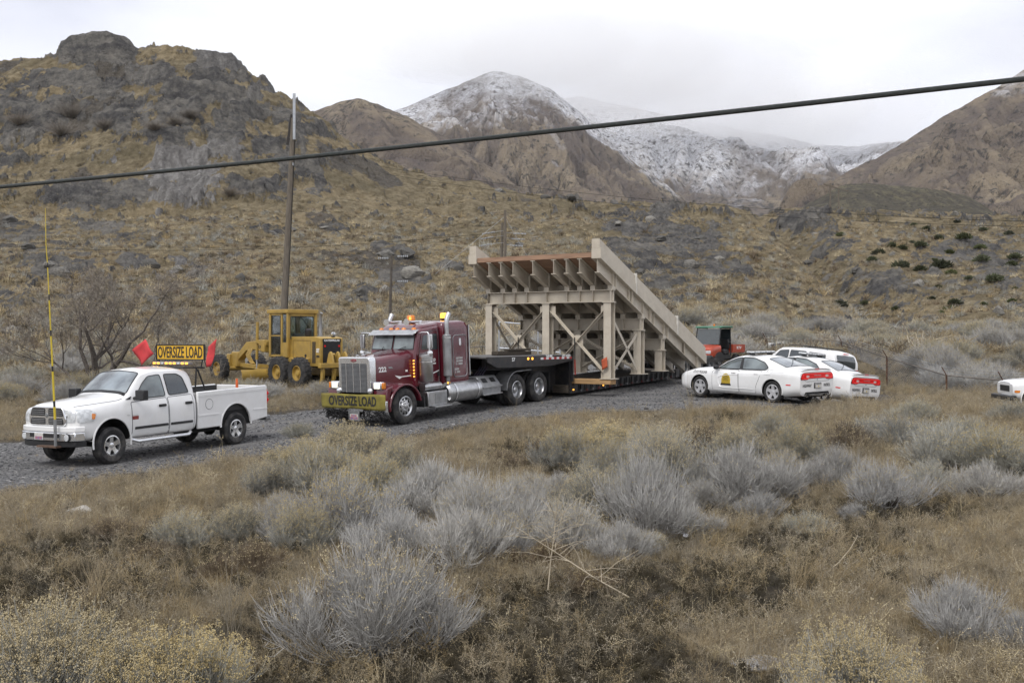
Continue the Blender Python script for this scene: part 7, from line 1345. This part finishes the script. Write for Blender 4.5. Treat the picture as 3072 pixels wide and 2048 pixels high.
def grader():
    h = Vector((-.70, .714)).normalized(); l = Vector((-h.y, h.x)); near = Vector((px_x(289, 46.3), 46.3)); c = near-l*1.05; L = 5.95
    T = thing('motor_grader', 'yellow motor grader with tall glass cab and rear ripper parked in dry grass', 'grader', frame(c.x, c.y, float(near_z(c.x, c.y))+.02, h.x, h.y, .005))
    for s in (1, -1):
        for x in (.78, -.78): wheel(T, x, s*1.03, .67, .40, s, .33, 'deep', M_cat, tread=22)
        wheel(T, L, s*1.0, .67, .38, s, .33, 'deep', M_cat, tread=22); MB().prism([(-1.1, .50), (-1.1, .82), (1.1, .82), (1.1, .50)], 'y', s*.62, s*.80).build('tandem_case', M_cat, T, bevel=.04)
    MB().prism(rpoly([(-1.62, .95), (-1.62, 2.16), (-1.2, 2.22), (.55, 2.20), (.62, 1.35), (1.0, 1.30), (1.0, .95)], .05), 'y', -.58, .58).build('engine_hood', M_cat, T, bevel=.02)
    for s in (1, -1):
        MB().box(-1.30, -1.05, s*.582, s*.59, 1.10, 2.0).build('side_grille', pm('dark louvre', (.09, .065, .03), .7, var=.3, scale=20), T); MB().tube([(x, s*.588, z) for x, z in rpoly([(-.95, 1.1), (-.95, 2.05), (.40, 2.05), (.40, 1.1)], .05)], .008, 4).build('hood_seam', pm('dark yellow seam', (.16, .10, .03), .7), T); MB().box(-.9, .58, s*.50, s*.72, 1.02, 1.30).build('battery_box', M_cat, T, bevel=.03)
        lettering('CAT', .22, M_white_t, T, basis((-1.46, s*.59, 1.62), (-s, 0, 0), (0, 0, 1)), width=.22, bold=.012); lettering('140G', .14, M_black_t, T, basis((-1.46, s*.59, 1.38), (-s, 0, 0), (0, 0, 1)), width=.24, bold=.004)
        MB().lathe([(.07, s*.58), (.07, s*.592), (0, s*.592)], 14, c=(-.55, 0, 1.40), closed=False).build('hood_hole', M_black, T)
    rg = MB().box(-1.64, -1.622, -.44, .44, 1.02, 1.98).build('radiator_grille', M_black, T); MB().box(-1.645, -1.625, -.46, .46, 1.98, 2.13).build('name_panel', M_black, T); lettering('CATERPILLAR', .11, M_white_t, T, basis((-1.65, 0, 2.055), (0, -1, 0), (0, 0, 1)), width=.80, bold=.004)
    for s in (1, -1): MB().lathe([(.04, 0), (.04, -.03), (0, -.03)], 10, c=(-1.645, s*.36, 1.82), axis='x', closed=False).build('rear_lamp', M_red, T)
    MB().lathe([(.10, 0), (.09, -.06), (0, -.07)], 12, c=(-1.45, -.2, 2.32), axis='x').build('work_lamp', M_chrome, T); MB().box(-1.5, -1.38, -.26, -.14, 2.2, 2.26).build('lamp_foot', M_black, T)
    ex = MB().tube([(-.35, -.30, 2.2), (-.35, -.30, 2.75), (-.35, -.30, 3.12), (-.43, -.30, 3.24)], [.10, .065, .06, .07], 10).build('exhaust_pipe', M_steel, T); MB().lathe([(.12, 0), (.15, .05), (.15, .28), (.08, .34)], 16, c=(-.05, .12, 2.22), axis='z').build('air_cleaner', M_black, T)
    # cab: frame posts, panels and clear panes
    x0, x1, y1, z0, zw, z1 = .62, 2.02, .72, 1.30, 2.22, 3.22; cb = bpy.data.objects.new('cab', None); link(cb, T)
    MB().prism([(x0-.10, z1), (x0-.10, z1+.17), (x1+.18, z1+.17), (x1+.18, z1)], 'y', -y1-.08, y1+.08).build('roof', M_cat, cb, bevel=.02); MB().box(x0, x1, -y1+.02, y1-.02, z0-.02, z0+.03).build('floor', M_black, cb)
    for xx in (x0, x1):
        for s in (1, -1): MB().box(xx-.05, xx+.05, s*y1-.05, s*y1+.05, z0, z1).build('cab_post', M_cat, cb, bevel=.015)
    for s in (1, -1): MB().box(x0+.40, x0+.46, s*y1-.04, s*y1+.04, z0, z1).build('cab_post', M_cat, cb, bevel=.015)
    for s in (1, -1):
        MB().box(x0+.05, x0+.40, s*y1-.02, s*y1+.02, z0, zw-.35 if False else 1.95).build('side_panel', M_cat, cb); d = MB(); xa, xb = x0+.46, x1-.05
        for (a, b_, c_, e) in ((xa, xb, z0+.02, z0+.12), (xa, xb, 2.20, 2.27), (xa, xb, z1-.10, z1), (xa, xa+.07, z0, z1), (xb-.07, xb, z0, z1)): d.box(a, b_, s*y1-.03, s*y1+.03, c_, e)
        dd = d.build('door', M_cat, cb); MB().box(xa+.05, xb-.05, s*y1-.006, s*y1+.006, 2.25, z1-.08).build('upper_pane', M_clear, dd); MB().box(xa+.05, xb-.05, s*y1-.006, s*y1+.006, z0+.10, 2.21).build('lower_pane', M_clear, dd); MB().box(x0+.08, x0+.38, s*y1-.006, s*y1+.006, 1.95, z1-.05).build('quarter_pane', M_clear, cb)
        for (za, zb_) in ((2.27, z1-.10), (z0+.12, 2.20)): MB().tube([(x, s*(y1+.032), z) for x, z in rpoly([(xa+.07, za), (xa+.07, zb_), (xb-.07, zb_), (xb-.07, za)], .05)]+[(xa+.07, s*(y1+.032), za+.1)], .014, 4).build('pane_seal', M_black, dd)
    for xx, sd in ((x0, -1), (x1, 1)):
        w = MB(); zz = 2.10 if sd < 0 else 1.55
        w.box(xx-.03, xx+.03, -y1, y1, z0, zz); w.box(xx-.03, xx+.03, -y1, y1, z1-.14, z1); w.box(xx-.03, xx+.03, -y1, -y1+.12, zz, z1); w.box(xx-.03, xx+.03, y1-.12, y1, zz, z1); wl = w.build('rear_wall' if sd < 0 else 'front_wall', M_cat, cb); MB().box(xx-.006, xx+.006, -y1+.12, y1-.12, zz, z1-.14).build('pane', M_clear, wl); MB().tube([(xx+sd*.034, y, z) for y, z in rpoly([(-y1+.12, zz), (-y1+.12, z1-.14), (y1-.12, z1-.14), (y1-.12, zz)], .06)]+[(xx+sd*.034, -y1+.12, zz+.1)], .016, 4).build('pane_seal', M_black, wl)
    MB().box(1.0, 1.5, -.25, .25, 1.33, 1.75).build('seat', M_seat, cb, bevel=.06); MB().box(.95, 1.08, -.25, .25, 1.75, 2.35).build('seat_back', M_seat, cb, bevel=.05); MB().tube([(1.85, 0, 1.35), (1.72, 0, 2.15)], .06, 8).build('steering_column', M_black, cb); MB().tube([(1.70+.05*math.sin(a), .22*math.cos(a), 2.2+.2*math.sin(a)) for a in np.linspace(0, 6.28, 16)], .018, 5).build('steering_wheel', M_black, cb); MB().tube([(x0-.05, .1, z1-.1), (x0-.05, -.45, 2.5)], .012, 4).build('wiper', M_black, cb)
    for z in (.55, .85, 1.15): MB().box(1.3, 1.75, .78, .95, z, z+.03).build('step', M_black, T)
    # arched front frame
    path = [(1.9, 1.42), (2.7, 1.62), (4.3, 1.78), (5.0, 1.72), (5.5, 1.38), (5.95, 1.05)]; m = MB(); V = []
    for i, (x, z) in enumerate(path):
        hh = .20 if i < 4 else .17; V += [(x, -.17, z-hh), (x, .17, z-hh), (x, .17, z+hh), (x, -.17, z+hh)]
    F = [(i*4+j, i*4+(j+1) % 4, (i+1)*4+(j+1) % 4, (i+1)*4+j) for i in range(len(path)-1) for j in range(4)]+[(0, 1, 2, 3), (20, 21, 22, 23)]; mf = m.add(V, F).build('front_frame', M_cat, T, bevel=.02); lettering('CAT 140G', .16, M_black_t, mf, basis((3.5, .176, 1.72), (-1, 0, .04), (0, 0, 1)), width=.8, bold=.005)
    MB().box(5.7, 6.25, -.22, .22, .75, 1.45).build('front_bolster', M_cat, T, bevel=.04); MB().box(6.2, 6.45, -.35, .35, .75, 1.35).build('push_block', M_cat, T, bevel=.03); MB().cyl((L, -.95, .68), (L, .95, .68), .10).build('front_axle', M_cat, T)
    # saddle, lift cylinders, circle, drawbar, blade
    sa = MB(); sa.box(2.35, 2.75, -.75, .75, 1.78, 2.0); sa.box(2.4, 2.7, -.80, -.5, 1.5, 2.05); sa.box(2.4, 2.7, .5, .80, 1.5, 2.05); sa.build('lift_saddle', M_cat, T, bevel=.04); 
    for s in (1, -1): ly = MB().cyl((3.3, s*.62, 1.15), (3.25, s*.62, 2.85), .065, n=10).build('lift_cylinder', M_cat, T); MB().cyl((3.3, s*.62, .62), (3.3, s*.62, 1.16), .04, n=10).build('cylinder_rod', M_chrome, ly); MB().bar((2.6, s*.6, 1.92), (3.3, s*.62, 1.98), .16, .14).build('lift_arm', M_cat, T)
    MB().lathe([(.72, 0), (.78, .0), (.78, .10), (.62, .10), (.62, 0)], 36, c=(3.0, 0, .66), axis='z', closed=False).build('circle', M_cat, T); db = MB(); db.bar((5.7, 0, .85), (3.2, .55, .80), .14, .16); db.bar((5.7, 0, .85), (3.2, -.55, .80), .14, .16); db.build('drawbar', M_cat, T)
    bl = MB(); arc = [(.30*math.cos(R(a)), .32*math.sin(R(a))) for a in range(-62, 63, 12)]; pr = [(2.75-a, .46+b_) for a, b_ in arc]+[(2.79-a, .46+b_) for a, b_ in arc[::-1]]; bl.prism(pr, 'y', -1.85, 1.85); blo = bl.build('blade', M_cat, T); 
    hb = MB(); rs = random.Random(9)
    for k in range(6): hb.tube([(4.7-.06*k, .18, 1.62), (4.75-.07*k, .32, 1.35), (4.6-.07*k, .25, 1.05), (4.3-.06*k, .3, .95)], .022, 5)
    tag(hb.build('hydraulic_hoses', M_cat, T), kind='stuff')
    # rear ripper
    rp = MB(); rp.box(-2.35, -2.15, -1.05, 1.05, .92, 1.12); rp.bar((-1.6, -.45, 1.0), (-2.2, -.45, 1.02), .16, .14); rp.bar((-1.6, .45, 1.0), (-2.2, .45, 1.02), .16, .14); rip = rp.build('ripper_beam', M_cat, T, bevel=.02)
    for y in (-.85, -.28, .28, .85): MB().prism([(-2.30, .90), (-2.14, .90), (-2.10, .45), (-1.95, .20), (-2.14, .25), (-2.28, .50)], 'y', y-.05, y+.05).build('ripper_tooth', M_cat, rip)
    for y in (-.36, 0, .36): MB().prism([(-2.30, 1.12), (-1.85, 1.12), (-1.98, 1.52), (-2.08, 1.60), (-2.18, 1.52)], 'y', y-.05, y+.05).build('ripper_lug', M_cat, rip, bevel=.01)
    MB().bar((-1.64, .2, .95), (-2.08, .2, 1.5), .10, .10).build('ripper_cylinder', M_cat, rip)
grader()
# ================================================================== poles, wires, fences
M_pole = pm('weathered pole wood', (.17, .145, .115), .95, var=.2, scale=3, bump=.4, stretch=(8, 8, .6)); M_galv = pm('galvanised steel', (.42, .44, .46), .45, .5, var=.08)
def gz(px, Y): x = px_x(px, Y); return x, float(ground_z(x, Y)[0])
def big_pole():
    Y = 59; xb, zb = gz(281, Y); zt_ = px_z(118, Y); xt = px_x(293.6, Y); T = thing('utility_pole', 'tall wooden utility pole with a galvanised top extension rising behind the motor grader', 'pole', Matrix.Translation((xb, Y, zb-.3)))
    dx, dz = xt-xb, zt_-zb+.3; MB().tube([(0, 0, 0), (dx*.5, 0, dz*.5), (dx, 0, dz)], [.20, .165, .13], 14).build('shaft', M_pole, T); MB().tube([(.20, -.02, .3), (dx*.5+.165, -.02, dz*.5), (dx+.11, -.02, dz*.97)], .03, 5).build('conduit', M_under, T)
    zx = (px_z(94, Y)-zb+.3); MB().box(dx+.0, dx+.14, -.24, -.14, dz-1.2, zx).build('steel_extension', M_galv, T, bevel=.01); MB().bar((dx-.10, .0, dz+.2), (dx-.34, 0, dz-1.45), .08, .12).build('brace_arm', pm('dark brace', (.035, .03, .028), .8), T); MB().box(dx-.02, dx+.02, -.2, .1, dz-2.6, dz-2.45).build('hook', M_galv, T)
big_pole()
def insul(m, p, d, n=8):
    d = Vector(d).normalized(); p = Vector(p)
    for k in range(n): m.tube([p+d*.14*k, p+d*(.14*k+.06), p+d*(.14*k+.10)], [.03, .11, .03], 8)
M_ins = pm('porcelain insulator', (.50, .52, .54), .25, var=.1)
def pole_pair():
    Y = 104; T = None
    x0, _ = gz(502, Y); z0 = float(hill_all(np.array([502.]), np.array([Y*1.]))[1][0]); T = thing('transmission_pole_pair', 'pair of wooden transmission poles with strings of porcelain insulators behind the ramp', 'pole', Matrix.Translation((x0, Y, z0-.4)))
    zt_ = px_z(210, Y)-z0+.4; zt2 = px_z(222, Y)-z0+.4; MB().tube([(.28, 0, 0), (.30, 0, zt_)], [.18, .13], 10).build('pole', M_pole, T); MB().tube([(-.12, .5, 0), (.02, .5, zt2)], [.17, .12], 10).build('pole', M_pole, T)
    for i, (ya, yb) in enumerate(((233, 234.5), (238, 240), (245, 246.5))):
        for s, dx in ((-1, -1.0-.15*i), (1, 1.0-.17*i)):
            z = px_z((ya if s < 0 else yb)-1.5, Y)-z0+.4; m = MB(); insul(m, (.2+dx*.9, 0, z), (s, -.05, -.05 if s > 0 else -.18), 9); m.build('insulator_string', M_ins, T); MB().tube([(.2, 0, z+.12), (.2+dx*.9, 0, z)], .015, 4).build('wire', M_galv, T)
    for s, p in ((-1, (-6.5, -2.0, zt_-6.2)), (1, (3.6, -1.0, zt_-7.0))): MB().tube([(.25, 0, zt_-.6), (.25+p[0], p[1], p[2])], .012, 4).build('guy_wire', M_galv, T)
pole_pair()
def small_pole():
    x, Y, z = hill_point(391, 317); T = thing('utility_pole', 'thin lone utility pole in front of the split rock outcrops behind the tractor', 'pole', Matrix.Translation((x, Y, z-.3))); zt_ = px_z(255, Y)-z+.3; zb_ = min(0, px_z(318, Y)-z-.5)
    MB().tube([(-.1, 0, zb_), (.05, 0, zt_)], [.12, .09], 10).build('shaft', pm('dark pole wood', (.11, .095, .08), .95, var=.2, scale=3), T)
    for py, s in ((256, 1), (258, -1), (281, 1)): m = MB(); zz = px_z(py, Y)-z+.3; insul(m, (.2*s+(.3 if s > 0 else -.0), 0, zz), (s, 0, 0), 6); m.build('insulator_string', M_ins, T)
small_pole()
def h_frame():
    Y = 235; T = thing('h_frame_pylon', 'distant wooden H-frame power pylon with crossarm on the rocky knoll', 'pylon', Matrix.Translation((px_x(840, Y), Y, px_z(209, Y)-1)))
    for dx, zt_ in ((-.45*4, 187-4), (.0, 190)): MB().tube([(dx*1.0-.3, 0, 0), (dx*1.0-.3, 0, px_z(zt_, Y)-px_z(209, Y)+1)], [.2, .15], 6).build('leg', M_pole, T)
    z = px_z(188, Y)-px_z(209, Y)+1; MB().bar((-3.6, 0, z+.9), (1.8, 0, z-.6), .2, .25).build('crossarm', M_pole, T)
h_frame()
def cable(pts, r, lab, mat, name='overhead_cable'):
    a, b = Vector(pts[0]), Vector(pts[1]); P = []
    for k in range(41): t = k/40; p = a.lerp(b, t); p.z -= pts[2]*4*t*(1-t); P.append(p)
    return tag(MB().tube(P, r, 10).build(name, mat), lab, 'cable')
cable((px_p(-120, 197.5, 12.6), px_p(1150, 64.5, 7.3), .035), .0205, 'thick black twisted overhead cable crossing in front of the hills', pm('black cable sheath', (.012, .014, .013), .45, var=.5, scale=30, col2=(.045, .055, .05), bump=.6, stretch=(1, 1, 6)))
cable((px_p(330, 158, 240), px_p(1060, 222, 170), 2.5), .035, 'upper thin power line strung along the grassy bench', M_under, 'power_line'); cable((px_p(330, 164, 240), px_p(1060, 227, 165), 2.8), .035, 'lower thin power line strung along the grassy bench', M_under, 'power_line')
cable((px_p(-40, 243, 118), px_p(500, 232, 104), 1.2), .02, 'thin wire running from the transmission poles across the lower slope', M_under, 'power_line')
M_rust = pm('rusty fence post', (.13, .065, .035), .9, var=.3, scale=10); M_rail = pm('dull fence rail', (.20, .18, .155), .6, .4, var=.2)
def chain_link(pts, tops, lab, mat_post, mat_rail, arms=True, mesh_h=1.8, cell=.14, posts=True, wires=3, only_rail=False, z_bot=None):
    """wire fence through ground points pts with top heights tops: posts, top rail, barbed arms, diamond mesh"""
    T = thing('chain_link_fence', lab, 'fence', Matrix.Identity(4))
    for i, (x, y) in enumerate(pts):
        zg = float(ground_z(x, y)[0]); post = MB().tube([(x, y, min(zg, tops[i]-.8)-.1), (x, y, tops[i]+.03)], .04, 7).build('post', mat_post, T)
        if arms: MB().tube([(x, y, tops[i]), (x-.22, y-.05, tops[i]+.36)], .022, 5).build('barb_arm', mat_post, post)
    for i in range(len(pts)-1):
        (xa, ya), (xb, yb) = pts[i], pts[i+1]; a, b = Vector((xa, ya, tops[i])), Vector((xb, yb, tops[i+1])); rl = MB().tube([a, b], .028, 6).build('top_rail', mat_rail, T); L = (b-a).length; m = MB(); n = int(L/cell)
        g = max(tops[i]-float(ground_z(xa, ya)[0]), .4); H = min(mesh_h, g); d = (b-a)/L
        for k in range(-int(H/cell), n):
            for sg in (1, -1):
                t0, t1 = k*cell, k*cell+H; z0, z1 = 0, -H
                if sg < 0: z0, z1 = -H, 0
                c0, c1 = max(t0, 0), min(t1, L)
                if c1-c0 < .02: continue
                f0, f1 = (c0-t0)/H, (c1-t0)/H; p, q = a+d*c0+Vector((0, 0, z0+(z1-z0)*f0)), a+d*c1+Vector((0, 0, z0+(z1-z0)*f1)); m.tube([p, q], .0035, 3, cap=False)
        if m.v: o = m.build('wire_mesh', M_galv, T, fix=False); o['kind'] = 'stuff'
        if arms:
            for w in range(wires): o_ = Vector((-.07*(w+1), -.02*(w+1), .12*(w+1))); MB().tube([a+o_, b+o_], .006, 4).build('barbed_wire', M_galv, T)
    return T
def fp(px, Y): return (px_x(px, Y), Y)
FQ = [(766, 62, 338.5), (841.5, 60, 341), (887, 49, 357), (946.5, 44.5, 375), (1003, 43, 380), (1070, 42.5, 385)]
chain_link([fp(p, y) for p, y, _ in FQ], [px_z(t, y) for p, y, t in FQ], 'chain-link fence with leaning barbed-wire arms and rusty posts beside the police sedans', M_rust, M_rail)
FB = [(500, 58, 325), (520, 58, 326), (560, 57, 328), (600, 57, 330)]
def yard_fence():
    T = thing('chain_link_gate', 'chain-link gate with pale tube rails behind the ramp columns', 'gate', Matrix.Identity(4)); Y = 57
    for (pa, ya, pb, yb) in ((499, 321.5, 540, 325), (499, 347.5, 560, 352), (540, 325, 600, 331)): MB().tube([px_p(pa, ya, Y), px_p(pb, yb, Y)], .04, 6).build('rail', pm('pale galvanised tube', (.55, .58, .62), .4, .3), T)
    for p in (499, 538, 560): x = px_x(p, Y); MB().tube([(x, Y, float(ground_z(x, Y)[0])-.1), (x, Y, px_z(321, Y))], .045, 6).build('post', M_galv, T)
    m = MB(); a, b = px_x(499, Y), px_x(600, Y); zt_, zb_ = px_z(324, Y), float(ground_z(px_x(540, Y), Y)[0]); H = zt_-zb_; k = a-H
    while k < b:
        for sg in (1, -1):
            c0, c1 = max(k, a), min(k+H, b)
            if c1-c0 > .02: f0, f1 = (c0-k)/H, (c1-k)/H; m.tube([(c0, Y, zb_+H*(f0 if sg > 0 else 1-f0)), (c1, Y, zb_+H*(f1 if sg > 0 else 1-f1))], .004, 3, cap=False)
        k += .14
    o = m.build('wire_mesh', M_galv, T, fix=False); o['kind'] = 'stuff'
    for (pa, ya, pb, yb, Yw) in ((255, 361, 500, 345, 58),): MB().tube([px_p(pa, ya, Yw), px_p(pb, yb, Yw)], .03, 5).build('rail', M_rail, T)
yard_fence()
sg = thing('notice_sign', 'small white notice board with blue print on the fence behind the police sedan', 'sign', Matrix.Translation((px_x(776.5, 61), 61, px_z(346.5, 61)))); MB().box(-.46, .46, -.02, .02, -.27, .27).build('board', M_white_paint, sg, bevel=.005); Mb = pm('blue print', (.06, .09, .30), .6)
sg.rotation_euler = (0, R(-6), 0); MB().box(-.32, .32, -.026, -.021, .10, .19).build('print_bar', Mb, sg)
for k in range(3): MB().box(-.36+.05*(k % 2), .36-.04*k, -.026, -.021, -.02-.09*k, .015-.09*k).build('print_line', Mb, sg)
# scrap of bright foil in the weeds
x, y = ray_ground(686, 545); f = MB(); rs = random.Random(2); P = [(rs.uniform(-.05, .05), rs.uniform(-.05, .05), rs.uniform(0, .06)) for _ in range(10)]; f.add(P, [(0, 1, 2), (2, 3, 4), (4, 5, 6), (6, 7, 8), (1, 5, 9), (0, 3, 7), (2, 6, 9)]); o = f.build('foil_scrap', pm('white plastic scrap', (.85, .85, .88), .3), smooth=False); o.location = (x, y, float(ground_z(x, y)[0])+.16); tag(o, 'crumpled scrap of white plastic lying in the weeds', 'litter')
